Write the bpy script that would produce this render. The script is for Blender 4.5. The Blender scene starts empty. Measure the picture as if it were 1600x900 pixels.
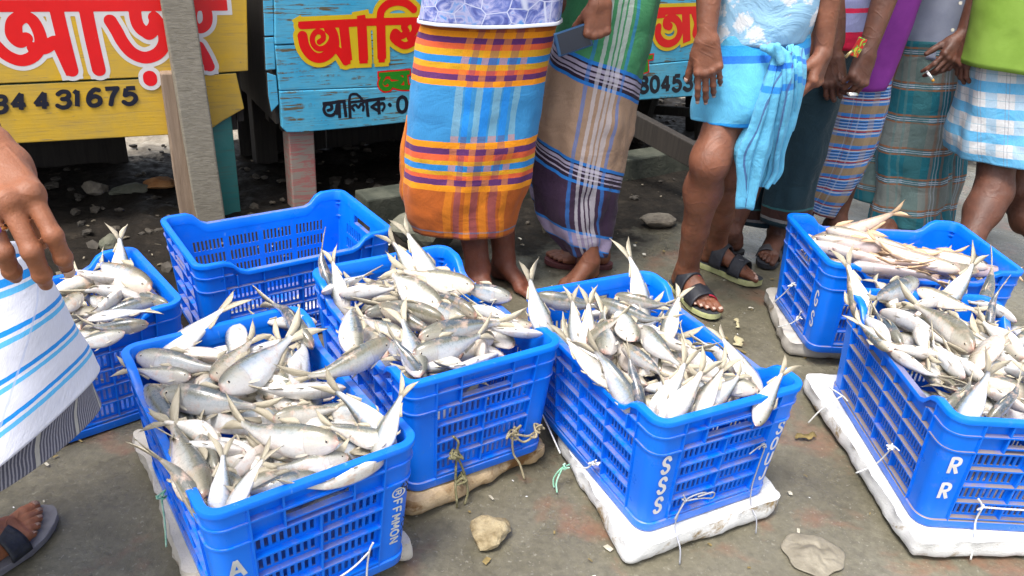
import bpy, math, random
import numpy as np
from mathutils import Vector, Matrix, Euler
RNG = random.Random(7)
NPR = np.random.default_rng(5)
scene = bpy.context.scene
COL = scene.collection
# ------------------------------------------------------------------ camera
CAM_O = np.array([0.0, 0.0, 1.2973])
PITCH, ROLL, FPX = 0.476866, 0.072020, 1239.98
_fw = np.array([0, math.cos(PITCH), -math.sin(PITCH)]); _rt = np.array([1.0, 0, 0]); _up = np.cross(_rt, _fw)
CAM_R = _rt*math.cos(ROLL)+_up*math.sin(ROLL); CAM_U = -_rt*math.sin(ROLL)+_up*math.cos(ROLL); CAM_F = _fw
cd = bpy.data.cameras.new('camera'); camo = bpy.data.objects.new('camera', cd); COL.objects.link(camo)
camo.matrix_world = Matrix(((CAM_R[0], CAM_U[0], -CAM_F[0], CAM_O[0]), (CAM_R[1], CAM_U[1], -CAM_F[1], CAM_O[1]),
                            (CAM_R[2], CAM_U[2], -CAM_F[2], CAM_O[2]), (0, 0, 0, 1)))
cd.sensor_width = 36.0; cd.lens = 36.0*FPX/1600.0; cd.clip_start = 0.02; cd.clip_end = 800
scene.camera = camo
def ray(x, y): return CAM_F+CAM_R*((x-800)/FPX)-CAM_U*((y-450)/FPX)
def at_z(x, y, z): d = ray(x, y); return CAM_O+d*((z-CAM_O[2])/d[2])
def at_y(x, y, Y): d = ray(x, y); return CAM_O+d*(Y/d[1])
def at_plane(x, y, P, N): d = ray(x, y); return CAM_O+d*(np.dot(np.asarray(P)-CAM_O, N)/np.dot(d, N))
# ------------------------------------------------------------------ world, sun, exposure
SUN_EL, SUN_AZ = 66.0, 215.0      # azimuth clockwise from +Y (the camera looks along +Y)
world = bpy.data.worlds.new('World'); scene.world = world; world.use_nodes = True
wn = world.node_tree; bg = wn.nodes['Background']
sky = wn.nodes.new('ShaderNodeTexSky'); sky.sky_type = 'NISHITA'; sky.sun_disc = False
sky.sun_elevation = math.radians(SUN_EL); sky.sun_rotation = math.radians(SUN_AZ)
sky.air_density = 1.0; sky.dust_density = 4.0; sky.ozone_density = 1.0
hs = wn.nodes.new('ShaderNodeHueSaturation'); hs.inputs['Saturation'].default_value = 0.45
wn.links.new(sky.outputs[0], hs.inputs['Color']); wn.links.new(hs.outputs[0], bg.inputs['Color'])
bg.inputs['Strength'].default_value = 0.135
sd = bpy.data.lights.new('sun', 'SUN'); sd.energy = 1.5; sd.angle = math.radians(16); sd.color = (1.0, 0.96, 0.90)
so = bpy.data.objects.new('sun', sd); COL.objects.link(so)
_el, _az = math.radians(SUN_EL), math.radians(SUN_AZ)
_sdir = Vector((math.sin(_az)*math.cos(_el), math.cos(_az)*math.cos(_el), math.sin(_el)))
so.rotation_euler = _sdir.to_track_quat('Z', 'Y').to_euler()
scene.view_settings.view_transform = 'Standard'; scene.view_settings.look = 'None'
scene.view_settings.exposure = 1.36; scene.view_settings.gamma = 1.0; scene.view_settings.use_curve_mapping = False
scene.cycles.max_bounces = 8; scene.cycles.use_denoising = True
# ------------------------------------------------------------------ object helpers
def link(o, parent=None):
    COL.objects.link(o)
    if parent is not None: o.parent = parent
    return o
def tag(o, label=None, cat=None, group=None, kind=None):
    if label: o['label'] = label
    if cat: o['category'] = cat
    if group: o['group'] = group
    if kind: o['kind'] = kind
    return o
def empty(name, loc=(0, 0, 0), rz=0.0, parent=None):
    o = bpy.data.objects.new(name, None); o.empty_display_size = 0.05
    o.location = loc; o.rotation_euler = (0, 0, rz)
    return link(o, parent)
def mesh_data(name, V, F, smooth=True, mats=None, mi=None, uv=None):
    me = bpy.data.meshes.new(name)
    V = np.asarray(V, dtype=np.float64)
    me.from_pydata(V.tolist(), [], [list(map(int, f)) for f in F])
    if uv is not None:
        ul = me.uv_layers.new(name='UVMap')
        li = np.empty(len(me.loops), dtype=np.int32); me.loops.foreach_get('vertex_index', li)
        ul.data.foreach_set('uv', np.asarray(uv, dtype=np.float32)[li].ravel())
    for m in (mats or []): me.materials.append(m)
    if mi is not None: me.polygons.foreach_set('material_index', np.asarray(mi, dtype=np.int32))
    me.polygons.foreach_set('use_smooth', np.full(len(me.polygons), bool(smooth)))
    me.update()
    return me
def mesh_obj(name, V, F, mat=None, parent=None, smooth=True, mats=None, mi=None, uv=None, loc=None, rot=None):
    me = mesh_data(name, V, F, smooth, mats or ([mat] if mat else []), mi, uv)
    o = bpy.data.objects.new(name, me)
    if loc is not None: o.location = loc
    if rot is not None: o.rotation_euler = rot
    return link(o, parent)
class MB:
    """collects simple solids that become one mesh"""
    def __init__(s): s.V = []; s.F = []
    def add(s, V, F):
        n = len(s.V); s.V += [tuple(v) for v in V]; s.F += [[i+n for i in f] for f in F]
    def box(s, c, d, R=None, taper=1.0):
        x, y, z = d[0]/2, d[1]/2, d[2]/2
        V = np.array([(-x, -y, -z), (x, -y, -z), (x, y, -z), (-x, y, -z), (-x*taper, -y*taper, z), (x*taper, -y*taper, z), (x*taper, y*taper, z), (-x*taper, y*taper, z)])
        if R is not None: V = V @ np.array(R).T
        s.add(V+np.array(c), [(3, 2, 1, 0), (4, 5, 6, 7), (0, 1, 5, 4), (1, 2, 6, 5), (2, 3, 7, 6), (3, 0, 4, 7)])
    def bar(s, a, b, w, h, up=(0, 0, 1)):
        a, b = np.array(a, float), np.array(b, float); d = b-a; L = np.linalg.norm(d); d = d/L
        u = np.array(up, float); x = np.cross(u, d)
        if np.linalg.norm(x) < 1e-4: x = np.cross((1, 0, 0), d)
        x /= np.linalg.norm(x); y = np.cross(d, x)
        s.box((a+b)/2, (w, h, L), np.stack([x, y, d], 1))
    def tube(s, P, r, n=8, cap=True):
        P = np.asarray(P, float); r = np.broadcast_to(np.asarray(r, float), (len(P),))
        T = np.gradient(P, axis=0); T /= np.linalg.norm(T, axis=1)[:, None]+1e-12
        x = np.cross(T[0], (0.31, 0.2, 0.93)); x /= np.linalg.norm(x)
        V = []; F = []
        for i in range(len(P)):
            x = x-T[i]*np.dot(x, T[i]); x /= np.linalg.norm(x); y = np.cross(T[i], x)
            for k in range(n):
                a = 2*math.pi*k/n; V.append(P[i]+r[i]*(math.cos(a)*x+math.sin(a)*y))
        for i in range(len(P)-1):
            for k in range(n):
                F.append((i*n+k, i*n+(k+1) % n, (i+1)*n+(k+1) % n, (i+1)*n+k))
        if cap: F.append(list(range(n))[::-1]); F.append([(len(P)-1)*n+k for k in range(n)])
        s.add(V, F)
    def build(s, name, mat, parent=None, smooth=False, bevel=0.0, seg=2, loc=None, rot=None):
        o = mesh_obj(name, s.V, s.F, mat, parent, smooth, loc=loc, rot=rot)
        if bevel:
            b = o.modifiers.new('bevel', 'BEVEL'); b.width = bevel; b.segments = seg; b.limit_method = 'ANGLE'
        return o
def catmull(P, n):
    """n points along a smooth curve through P"""
    P = np.asarray(P, float); m = len(P)
    if m == 1: return np.repeat(P, n, 0)
    if m == 2:
        t = np.linspace(0, 1, n)[:, None]; return P[0]*(1-t)+P[1]*t
    Q = np.vstack([2*P[0]-P[1], P, 2*P[-1]-P[-2]])
    out = []
    for t in np.linspace(0, m-1, n):
        i = min(int(t), m-2); f = t-i
        a, b, c, d = Q[i], Q[i+1], Q[i+2], Q[i+3]
        out.append(0.5*((2*b)+(-a+c)*f+(2*a-5*b+4*c-d)*f*f+(-a+3*b-3*c+d)*f**3))
    return np.array(out)
def value_noise(P, scale, seed=0):
    """cheap smooth 3D value noise, -1..1"""
    P = np.asarray(P, float)*scale; i = np.floor(P).astype(np.int64); f = P-i; f = f*f*(3-2*f)
    def h(a, b, c):
        n = (a*374761393+b*668265263+c*2147483647+seed*1274126177) & 0xffffffff
        n = ((n ^ (n >> 13))*1274126177) & 0xffffffff
        n = n ^ (n >> 16)
        return (n & 0xffff)/32767.5-1
    r = 0
    for dx in (0, 1):
        for dy in (0, 1):
            for dz in (0, 1):
                w = (f[:, 0] if dx else 1-f[:, 0])*(f[:, 1] if dy else 1-f[:, 1])*(f[:, 2] if dz else 1-f[:, 2])
                r = r+w*h(i[:, 0]+dx, i[:, 1]+dy, i[:, 2]+dz)
    return r
def fbm(P, scale, seed=0, octv=3):
    r = 0; a = 1.0
    for k in range(octv): r = r+a*value_noise(P, scale*2**k, seed+k*17); a *= 0.5
    return r
# ------------------------------------------------------------------ materials
def new_mat(name):
    m = bpy.data.materials.new(name); m.use_nodes = True
    return m, m.node_tree, m.node_tree.nodes['Principled BSDF']
def nd(t, kind, **kw):
    n = t.nodes.new(kind)
    for k, v in kw.items():
        if k in n.inputs: n.inputs[k].default_value = v
        else: setattr(n, k, v)
    return n
def c4(c): return (c[0], c[1], c[2], 1.0)
def srgb(r, g, b):
    f = lambda v: (v/255/12.92) if v/255 <= 0.04045 else ((v/255+0.055)/1.055)**2.4
    return (f(r), f(g), f(b))
def tex_co(t, space): return nd(t, 'ShaderNodeTexCoord').outputs[space]
def noise(t, co, scale, detail=4, rough=0.6, dist=0.0):
    n = nd(t, 'ShaderNodeTexNoise'); n.inputs['Scale'].default_value = scale; n.inputs['Detail'].default_value = detail
    n.inputs['Roughness'].default_value = rough; n.inputs['Distortion'].default_value = dist
    t.links.new(co, n.inputs['Vector']); return n.outputs['Fac']
def ramp(t, fac, stops, interp='LINEAR'):
    r = nd(t, 'ShaderNodeValToRGB'); r.color_ramp.interpolation = interp; e = r.color_ramp.elements
    e[0].position, e[0].color = stops[0][0], c4(stops[0][1])
    e[1].position, e[1].color = stops[-1][0], c4(stops[-1][1])
    for p, c in stops[1:-1]:
        q = e.new(p); q.color = c4(c)
    t.links.new(fac, r.inputs['Fac']); return r.outputs['Color']
def mixc(t, fac, a, b, mode='MIX'):
    n = nd(t, 'ShaderNodeMix'); n.data_type = 'RGBA'; n.blend_type = mode
    for v, s in ((fac, n.inputs[0]), (a, n.inputs[6]), (b, n.inputs[7])):
        if isinstance(v, (int, float)): s.default_value = v
        elif isinstance(v, tuple): s.default_value = c4(v)
        else: t.links.new(v, s)
    return n.outputs[2]
def math_n(t, op, a, b=None):
    n = nd(t, 'ShaderNodeMath'); n.operation = op
    for v, s in ((a, n.inputs[0]), (b, n.inputs[1])):
        if v is None: continue
        if isinstance(v, (int, float)): s.default_value = v
        else: t.links.new(v, s)
    return n.outputs[0]
def bump(t, bs, h, strength=0.3, dist=0.01):
    b = nd(t, 'ShaderNodeBump'); b.inputs['Strength'].default_value = strength; b.inputs['Distance'].default_value = dist
    t.links.new(h, b.inputs['Height']); t.links.new(b.outputs[0], bs.inputs['Normal'])
def simple(name, col, col2=None, scale=20, rough=0.6, spec=0.5, bmp=0.0, bscale=None, space='Object', stretch=None, lo=0.35, hi=0.65, metal=0.0, detail=5):
    m, t, b = new_mat(name)
    co = tex_co(t, space)
    if stretch is not None:
        mp = nd(t, 'ShaderNodeMapping'); mp.inputs['Scale'].default_value = stretch; t.links.new(co, mp.inputs['Vector']); co = mp.outputs[0]
    if col2 is not None:
        t.links.new(ramp(t, noise(t, co, scale, detail), [(lo, col), (hi, col2)]), b.inputs['Base Color'])
    else: b.inputs['Base Color'].default_value = c4(col)
    b.inputs['Roughness'].default_value = rough; b.inputs['Specular IOR Level'].default_value = spec; b.inputs['Metallic'].default_value = metal
    if bmp: bump(t, b, noise(t, co, bscale or scale*3, 5), bmp)
    return m
# ------------------------------------------------------------------ signed-distance bodies (one continuous surface each)
class SDF:
    """a body grown from tapered capsules and ellipsoids blended smoothly, meshed with surface nets on a non-uniform grid"""
    def __init__(s): s.p = []
    def cone(s, a, b, ra, rb, k=0.02): s.p.append(('c', np.array(a, float), np.array(b, float), ra, rb, k))
    def chain(s, pts, rs, k=0.02):
        for i in range(len(pts)-1): s.cone(pts[i], pts[i+1], rs[i], rs[i+1], k)
    def ell(s, c, r, R=None, k=0.02): s.p.append(('e', np.array(c, float), np.array(r, float), np.eye(3) if R is None else np.array(R, float), None, k))
    def mesh(s, step, zfine=None, zcoarse=0.014):
        lo = np.full(3, 1e9); hi = -lo
        for q in s.p:
            if q[0] == 'c':
                for c, r in ((q[1], q[3]), (q[2], q[4])): lo = np.minimum(lo, c-r); hi = np.maximum(hi, c+r)
            else: m = q[2].max(); lo = np.minimum(lo, q[1]-m); hi = np.maximum(hi, q[1]+m)
        lo -= 0.012; hi += 0.012
        ax = [np.arange(lo[i], hi[i]+step, step) for i in range(3)]
        if zfine is not None and hi[2] > zfine:
            ax[2] = np.concatenate([np.arange(lo[2], zfine, step), np.arange(zfine, hi[2]+zcoarse, zcoarse)])
        D = np.full([len(a) for a in ax], 0.08, dtype=np.float32)
        for q in s.p:
            k = q[5]; mg = k+0.016
            if q[0] == 'c':
                l = np.minimum(q[1]-q[3], q[2]-q[4])-mg; h = np.maximum(q[1]+q[3], q[2]+q[4])+mg
            else: l = q[1]-q[2].max()-mg; h = q[1]+q[2].max()+mg
            I = [slice(max(0, np.searchsorted(ax[i], l[i])-1), min(len(ax[i]), np.searchsorted(ax[i], h[i])+1)) for i in range(3)]
            X, Y, Z = np.meshgrid(*[ax[i][I[i]].astype(np.float32) for i in range(3)], indexing='ij', sparse=True)
            if q[0] == 'c':
                a, b, ra, rb = q[1], q[2], q[3], q[4]; d = b-a; L2 = max(float(d @ d), 1e-10)
                t = np.clip(((X-a[0])*d[0]+(Y-a[1])*d[1]+(Z-a[2])*d[2])/L2, 0, 1)
                e = np.sqrt((X-a[0]-t*d[0])**2+(Y-a[1]-t*d[1])**2+(Z-a[2]-t*d[2])**2)-(ra+(rb-ra)*t)
            else:
                c, r, R = q[1], q[2], q[3]
                u = [((X-c[0])*R[0, j]+(Y-c[1])*R[1, j]+(Z-c[2])*R[2, j])/r[j] for j in range(3)]
                n = np.sqrt(u[0]**2+u[1]**2+u[2]**2); g = np.sqrt((u[0]/r[0])**2+(u[1]/r[1])**2+(u[2]/r[2])**2)
                e = n*(n-1)/np.maximum(g, 1e-5)
            o = D[I[0], I[1], I[2]]
            hh = np.clip(0.5+0.5*(o-e)/k, 0, 1)
            D[I[0], I[1], I[2]] = o*(1-hh)+e*hh-k*hh*(1-hh)
        return surface_nets(D, ax)
def surface_nets(D, ax):
    ins = D < 0
    nx, ny, nz = D.shape
    c = np.zeros((nx-1, ny-1, nz-1), np.uint8)
    sl = lambda d, n: slice(d, n-1+d)
    corners = [(i, j, k) for i in (0, 1) for j in (0, 1) for k in (0, 1)]
    for q in corners: c += ins[sl(q[0], nx), sl(q[1], ny), sl(q[2], nz)]
    act = np.argwhere((c > 0) & (c < 8))
    idx = np.full(c.shape, -1, np.int32); idx[act[:, 0], act[:, 1], act[:, 2]] = np.arange(len(act))
    val = {q: D[act[:, 0]+q[0], act[:, 1]+q[1], act[:, 2]+q[2]] for q in corners}
    S = np.zeros((len(act), 3)); N = np.zeros(len(act))
    for q in corners:
        for axi in range(3):
            if q[axi]: continue
            r = list(q); r[axi] = 1; r = tuple(r)
            a, b = val[q], val[r]; m = (a < 0) != (b < 0)
            t = np.where(m, a/np.where(m, a-b, 1), 0)
            P = np.tile(np.array(q, float), (len(act), 1)); P[:, axi] = t
            S[m] += P[m]; N[m] += 1
    S /= N[:, None]; G = act+S
    V = np.stack([np.interp(G[:, i], np.arange(len(ax[i])), ax[i]) for i in range(3)], 1)
    F = []
    for axi in range(3):
        o1, o2 = [(1, 2), (2, 0), (0, 1)][axi]
        A = np.moveaxis(ins, axi, 0)[:-1]; B = np.moveaxis(ins, axi, 0)[1:]
        ch = np.moveaxis(A != B, 0, axi); e = np.argwhere(ch)
        e = e[(e[:, o1] > 0) & (e[:, o2] > 0)]
        sgn = ins[e[:, 0], e[:, 1], e[:, 2]]
        def g(d1, d2):
            w = e.copy(); w[:, o1] -= d1; w[:, o2] -= d2; return idx[w[:, 0], w[:, 1], w[:, 2]]
        f = np.stack([g(1, 1), g(0, 1), g(0, 0), g(1, 0)], 1)
        F.append(np.where(sgn[:, None], f, f[:, ::-1]))
    return V, np.concatenate(F)
# ------------------------------------------------------------------ painted lettering: strokes -> one flat filled mesh
def strokes_mesh(strokes, cell, ext=0.0):
    """strokes: list of (points, width); a closed contour of the union of round strokes, filled, in 2D"""
    pts = np.vstack([np.asarray(s[0], float) for s in strokes]); w = max(s[1] for s in strokes)
    lo = pts.min(0)-w-2*cell; hi = pts.max(0)+w+2*cell
    xs = np.arange(lo[0], hi[0], cell); ys = np.arange(lo[1], hi[1], cell)
    D = np.full((len(xs), len(ys)), 1e3)
    X, Y = np.meshgrid(xs, ys, indexing='ij')
    for P, wd in strokes:
        P = np.asarray(P, float)
        if len(P) == 2:     # a straight brush stroke keeps square ends
            d = P[1]-P[0]; L = np.linalg.norm(d)+1e-9; d = d/L; m = (P[0]+P[1])/2
            qx = np.abs((X-m[0])*d[0]+(Y-m[1])*d[1])-L/2-ext; qy = np.abs(-(X-m[0])*d[1]+(Y-m[1])*d[0])-wd/2
            D = np.minimum(D, np.hypot(np.maximum(qx, 0), np.maximum(qy, 0))+np.minimum(np.maximum(qx, qy), 0)); continue
        for a, b in zip(P[:-1], P[1:]):
            d = b-a; L2 = max(d @ d, 1e-12)
            t = np.clip(((X-a[0])*d[0]+(Y-a[1])*d[1])/L2, 0, 1)
            D = np.minimum(D, np.hypot(X-a[0]-t*d[0], Y-a[1]-t*d[1])-wd/2)
    V = []; F = []; vid = {}
    def v(key, p):
        if key not in vid: vid[key] = len(V); V.append(p)
        return vid[key]
    C = (D[:-1, :-1] < 0).astype(int)+(D[1:, :-1] < 0)+(D[1:, 1:] < 0)+(D[:-1, 1:] < 0)
    for i, j in np.argwhere(C > 0):
        q = [(i, j), (i+1, j), (i+1, j+1), (i, j+1)]; poly = []
        for n in range(4):
            a, b = q[n], q[(n+1) % 4]; da, db = D[a], D[b]
            if da < 0: poly.append(v(a, (xs[a[0]], ys[a[1]])))
            if (da < 0) != (db < 0):
                t = da/(da-db); k = (a, b) if a < b else (b, a)
                poly.append(v(k, (xs[a[0]]+(xs[b[0]]-xs[a[0]])*t, ys[a[1]]+(ys[b[1]]-ys[a[1]])*t)))
        if len(poly) >= 3: F.append(poly)
    return np.array(V), F
def smooth_stroke(P, n=10): return catmull(P, (len(P)-1)*n+1) if len(P) > 2 else np.asarray(P, float)
GLYPH = {   # stroke letters in a unit box, x right, y up
 'S': [[(.88, .80), (.70, .97), (.35, .97), (.13, .78), (.30, .56), (.68, .46), (.88, .24), (.66, .03), (.30, .03), (.10, .20)]],
 'R': [[(.12, 0), (.12, 1)], [(.12, .97), (.55, .97), (.85, .86), (.85, .62), (.55, .50), (.12, .50)], [(.45, .5), (.9, 0)]],
 'A': [[(.05, 0), (.5, 1)], [(.5, 1), (.95, 0)], [(.22, .34), (.78, .34)]],
 'F': [[(.15, 0), (.15, 1)], [(.15, .97), (.9, .97)], [(.15, .52), (.75, .52)]],
 'M': [[(.08, 0), (.12, 1)], [(.12, 1), (.5, .3)], [(.5, .3), (.88, 1)], [(.88, 1), (.92, 0)]],
 'N': [[(.12, 0), (.12, 1)], [(.12, 1), (.88, 0)], [(.88, 0), (.88, 1)]],
 'O': [[(.5, .98), (.2, .84), (.08, .5), (.2, .16), (.5, .02), (.8, .16), (.92, .5), (.8, .84), (.5, .98)]],
 'U': [[(.1, 1), (.1, .4), (.25, .08), (.5, .02), (.75, .08), (.9, .4), (.9, 1)]],
 'J': [[(.8, 1), (.8, .3), (.62, .04), (.3, .04), (.12, .25)]],
 'G': [[(.88, .80), (.68, .97), (.34, .95), (.1, .62), (.12, .3), (.38, .03), (.72, .06), (.9, .26), (.9, .45)], [(.9, .45), (.55, .45)]],
 'C': [[(.88, .80), (.68, .97), (.34, .95), (.1, .62), (.12, .3), (.38, .03), (.72, .06), (.88, .22)]],
 '0': [[(.5, .98), (.2, .84), (.1, .5), (.2, .16), (.5, .02), (.8, .16), (.9, .5), (.8, .84), (.5, .98)]],
 '1': [[(.25, .78), (.58, .98)], [(.58, .98), (.58, 0)]],
 '3': [[(.12, .84), (.4, .98), (.75, .93), (.84, .72), (.68, .55), (.42, .52)], [(.42, .52), (.74, .48), (.9, .27), (.74, .05), (.4, .01), (.1, .14)]],
 '4': [[(.66, 0), (.66, 1)], [(.66, 1), (.06, .3)], [(.06, .3), (.95, .3)]],
 '5': [[(.85, .96), (.25, .96)], [(.25, .96), (.18, .55)], [(.18, .55), (.5, .63), (.82, .5), (.88, .25), (.65, .03), (.35, .01), (.1, .14)]],
 '6': [[(.78, .93), (.5, .97), (.2, .72), (.1, .35), (.25, .06), (.55, .0), (.85, .14), (.85, .42), (.58, .56), (.28, .5), (.12, .34)]],
 '7': [[(.1, .96), (.9, .96)], [(.9, .96), (.6, .5), (.48, 0)]],
 '8': [[(.5, .54), (.2, .66), (.2, .88), (.5, .98), (.8, .88), (.8, .66), (.5, .54), (.14, .36), (.14, .12), (.5, .01), (.86, .12), (.86, .36), (.5, .54)]],
}
def text_strokes(txt, org, ux, uy, w, h, gap, width):
    """stroke list for txt laid from org along ux (unit), letters of w x h"""
    out = []; o = np.array(org, float); ux = np.array(ux, float); uy = np.array(uy, float)
    for k, ch in enumerate(txt):
        for P in GLYPH.get(ch, []):
            P = np.array(P, float)
            out.append((smooth_stroke([o+ux*((w+gap)*k+p[0]*w)+uy*(p[1]*h) for p in P], 6), width))
    return out
def lay_flat(name, strokes2, cell, to3, mat, parent, ext=0.0):
    V, F = strokes_mesh(strokes2, cell, ext)
    V3 = np.array([to3(p[0], p[1]) for p in V])
    return mesh_obj(name, V3, F, mat, parent, smooth=False)
# ------------------------------------------------------------------ lofted cloth
def loft(name, C, AX, A, B, mat, parent=None, nr=64, nt=96, folds=(), thick=0.003, th0=-math.pi, th1=math.pi, jitter=0.0, seed=0, vtot=None):
    """rings of half widths A along AX (right, may slope) and B (depth, along -cross), smooth through the given rows.
    theta 0 faces -Y (towards the camera); u = arc metres from the front, v = metres along the rows from the last row"""
    n = len(C)
    C = catmull(C, nr); AX = catmull(AX, nr); A = catmull(np.array(A)[:, None], nr)[:, 0]; B = catmull(np.array(B)[:, None], nr)[:, 0]
    seg = np.r_[0, np.cumsum(np.linalg.norm(np.diff(C, axis=0), axis=1))]; vv = (seg[-1]-seg)*(1.0 if vtot is None else vtot/seg[-1])
    th = np.linspace(th0, th1, nt); V = []; UV = []
    for i in range(nr):
        f = i/(nr-1)
        a, b = A[i], B[i]; ax = AX[i]/np.linalg.norm(AX[i]); ay = np.cross((0, 0, 1), ax); ay /= np.linalg.norm(ay)
        k = np.ones(nt)
        for (num, ph, amp0, amp1, tw) in folds:
            k += (amp0*(1-f)+amp1*f)*np.sin(num*th+ph+tw*f)
        P = C[i]+np.outer(np.sin(th)*a*k, ax)-np.outer(np.cos(th)*b*k, ay)
        if jitter:
            q = P.copy(); d = fbm(q, 9.0, seed, 3)*jitter*(0.4+0.6*f)
            rad = P-C[i]; rad /= np.linalg.norm(rad, axis=1)[:, None]+1e-9; P = P+rad*d[:, None]
        V.append(P)
        UV.append(np.stack([th*(a+b)/2, np.full(nt, vv[i])], 1))
    V = np.vstack(V); UV = np.vstack(UV)
    F = [(i*nt+j, (i+1)*nt+j, (i+1)*nt+j+1, i*nt+j+1) for i in range(nr-1) for j in range(nt-1)]
    o = mesh_obj(name, V, F, mat, parent, True, uv=UV)
    if thick:
        s = o.modifiers.new('cloth thickness', 'SOLIDIFY'); s.thickness = thick; s.offset = 1.0
    return o
def rows_px(rows, Y, depth=0.62, lean=None):
    """rows of (xl, yl, xr, yr) outline pixels at distance Y -> ring centres, axes, half widths, half depths in metres"""
    C, AX, A, B = [], [], [], []
    for k, (xl, yl, xr, yr) in enumerate(rows):
        yy = Y if np.isscalar(Y) else Y[k]
        L = at_y(xl, yl, yy); R = at_y(xr, yr, yy); a = np.linalg.norm(R-L)/2
        C.append((L+R)/2); AX.append((R-L)/(2*a)); A.append(a); B.append(a*(depth if np.isscalar(depth) else depth[k]))
    return C, AX, A, B
def sheet(name, rows, mat, parent=None, nu=40, nv=40, folds=(), thick=0.003, jitter=0.0, seed=0, uvs=1.0):
    """a hanging cloth: rows of 3D points (each row the same count), smoothed both ways, rippled along its normal"""
    G = np.array(rows, float)
    G = np.stack([catmull(r, nu) for r in G]); G = np.stack([catmull(G[:, j], nv) for j in range(nu)], 1)
    du = np.gradient(G, axis=1); dv = np.gradient(G, axis=0); N = np.cross(du, dv); N /= np.linalg.norm(N, axis=2)[:, :, None]+1e-9
    uu, ww = np.meshgrid(np.linspace(0, 1, nu), np.linspace(0, 1, nv))
    d = 0
    for (num, ph, amp0, amp1, tw) in folds: d = d+(amp0*(1-ww)+amp1*ww)*np.sin(num*uu*2*math.pi+ph+tw*ww)
    if jitter: d = d+fbm(G.reshape(-1, 3), 8, seed).reshape(nv, nu)*jitter
    G = G+N*(d if np.isscalar(d) else d[:, :, None])
    su = np.concatenate([np.zeros((nv, 1)), np.cumsum(np.linalg.norm(np.diff(G, axis=1), axis=2), 1)], 1)
    sv = np.concatenate([np.zeros((1, nu)), np.cumsum(np.linalg.norm(np.diff(G, axis=0), axis=2), 0)], 0)
    F = [(i*nu+j, (i+1)*nu+j, (i+1)*nu+j+1, i*nu+j+1) for i in range(nv-1) for j in range(nu-1)]
    o = mesh_obj(name, G.reshape(-1, 3), F, mat, parent, True, uv=np.stack([su.ravel(), sv.ravel()], 1)*uvs)
    if thick:
        s = o.modifiers.new('cloth thickness', 'SOLIDIFY'); s.thickness = thick; s.offset = 0
    return o
# ================================================================== THE SETTING
KA = at_z(610, 345, 0); KB = at_z(950, 287, 0); KD = (KB-KA)/np.linalg.norm(KB-KA); KN = np.array([-KD[1], KD[0], 0])   # kerb line and its far side
def beyond_kerb(x, y): return (x-KA[0])*KN[0]+(y-KA[1])*KN[1]
def ground_mat():
    m, t, b = new_mat('wet worn concrete and mud')
    co = tex_co(t, 'Object'); sx = nd(t, 'ShaderNodeSeparateXYZ'); t.links.new(co, sx.inputs[0])
    d = math_n(t, 'ADD', math_n(t, 'MULTIPLY', sx.outputs[0], float(KN[0])), math_n(t, 'MULTIPLY', sx.outputs[1], float(KN[1])))
    d = math_n(t, 'SUBTRACT', d, float(KA @ KN))
    wob = math_n(t, 'MULTIPLY', math_n(t, 'SUBTRACT', noise(t, co, 3.0, 6, 0.7), 0.5), 0.9)
    dm = math_n(t, 'ADD', d, wob)
    conc = ramp(t, noise(t, co, 3.5, 8, 0.65), [(0.28, (0.078, 0.070, 0.046)), (0.5, (0.142, 0.129, 0.090)), (0.72, (0.212, 0.195, 0.142))])
    fine = ramp(t, noise(t, co, 60, 4, 0.7), [(0.3, (0.72, 0.72, 0.72)), (0.7, (1.1, 1.1, 1.1))])
    conc = mixc(t, 1.0, conc, fine, 'MULTIPLY')
    br = ramp(t, noise(t, co, 4.2, 5, 0.6, 0.4), [(0.545, (0, 0, 0)), (0.66, (1, 1, 1))])
    conc = mixc(t, math_n(t, 'MULTIPLY', br, 0.42), conc, (0.26, 0.095, 0.055))
    dk = ramp(t, noise(t, co, 7.0, 7, 0.7), [(0.52, (0, 0, 0)), (0.70, (1, 1, 1))])
    conc = mixc(t, math_n(t, 'MULTIPLY', dk, 0.6), conc, (0.045, 0.042, 0.032))
    sp = ramp(t, noise(t, co, 130, 2, 0.5), [(0.66, (0, 0, 0)), (0.70, (1, 1, 1))])
    conc = mixc(t, math_n(t, 'MULTIPLY', sp, 0.22), conc, (0.45, 0.43, 0.36))
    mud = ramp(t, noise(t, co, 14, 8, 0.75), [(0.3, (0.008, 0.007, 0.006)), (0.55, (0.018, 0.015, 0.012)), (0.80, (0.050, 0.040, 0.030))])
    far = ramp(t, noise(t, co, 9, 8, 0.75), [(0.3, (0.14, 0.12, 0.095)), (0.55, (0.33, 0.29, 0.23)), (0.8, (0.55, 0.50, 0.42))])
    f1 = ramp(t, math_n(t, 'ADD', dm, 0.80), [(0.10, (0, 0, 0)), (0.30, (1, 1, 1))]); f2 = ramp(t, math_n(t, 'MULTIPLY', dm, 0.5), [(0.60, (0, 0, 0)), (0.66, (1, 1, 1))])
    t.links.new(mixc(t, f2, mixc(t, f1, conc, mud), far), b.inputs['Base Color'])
    rg = ramp(t, noise(t, co, 2.6, 5, 0.6), [(0.38, (0.12,)*3), (0.62, (0.52,)*3)])
    rg = mixc(t, f1, rg, ramp(t, noise(t, co, 30, 4), [(0.4, (0.55,)*3), (0.65, (0.9,)*3)]))
    t.links.new(rg, b.inputs['Roughness']); t.links.new(ramp(t, f1, [(0.0, (0.5,)*3), (1.0, (0.12,)*3)]), b.inputs['Specular IOR Level'])
    h = math_n(t, 'ADD', noise(t, co, 40, 8, 0.7), math_n(t, 'MULTIPLY', noise(t, co, 8, 4), 2.0))
    bump(t, b, h, 0.35, 0.008)
    return m
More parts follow.
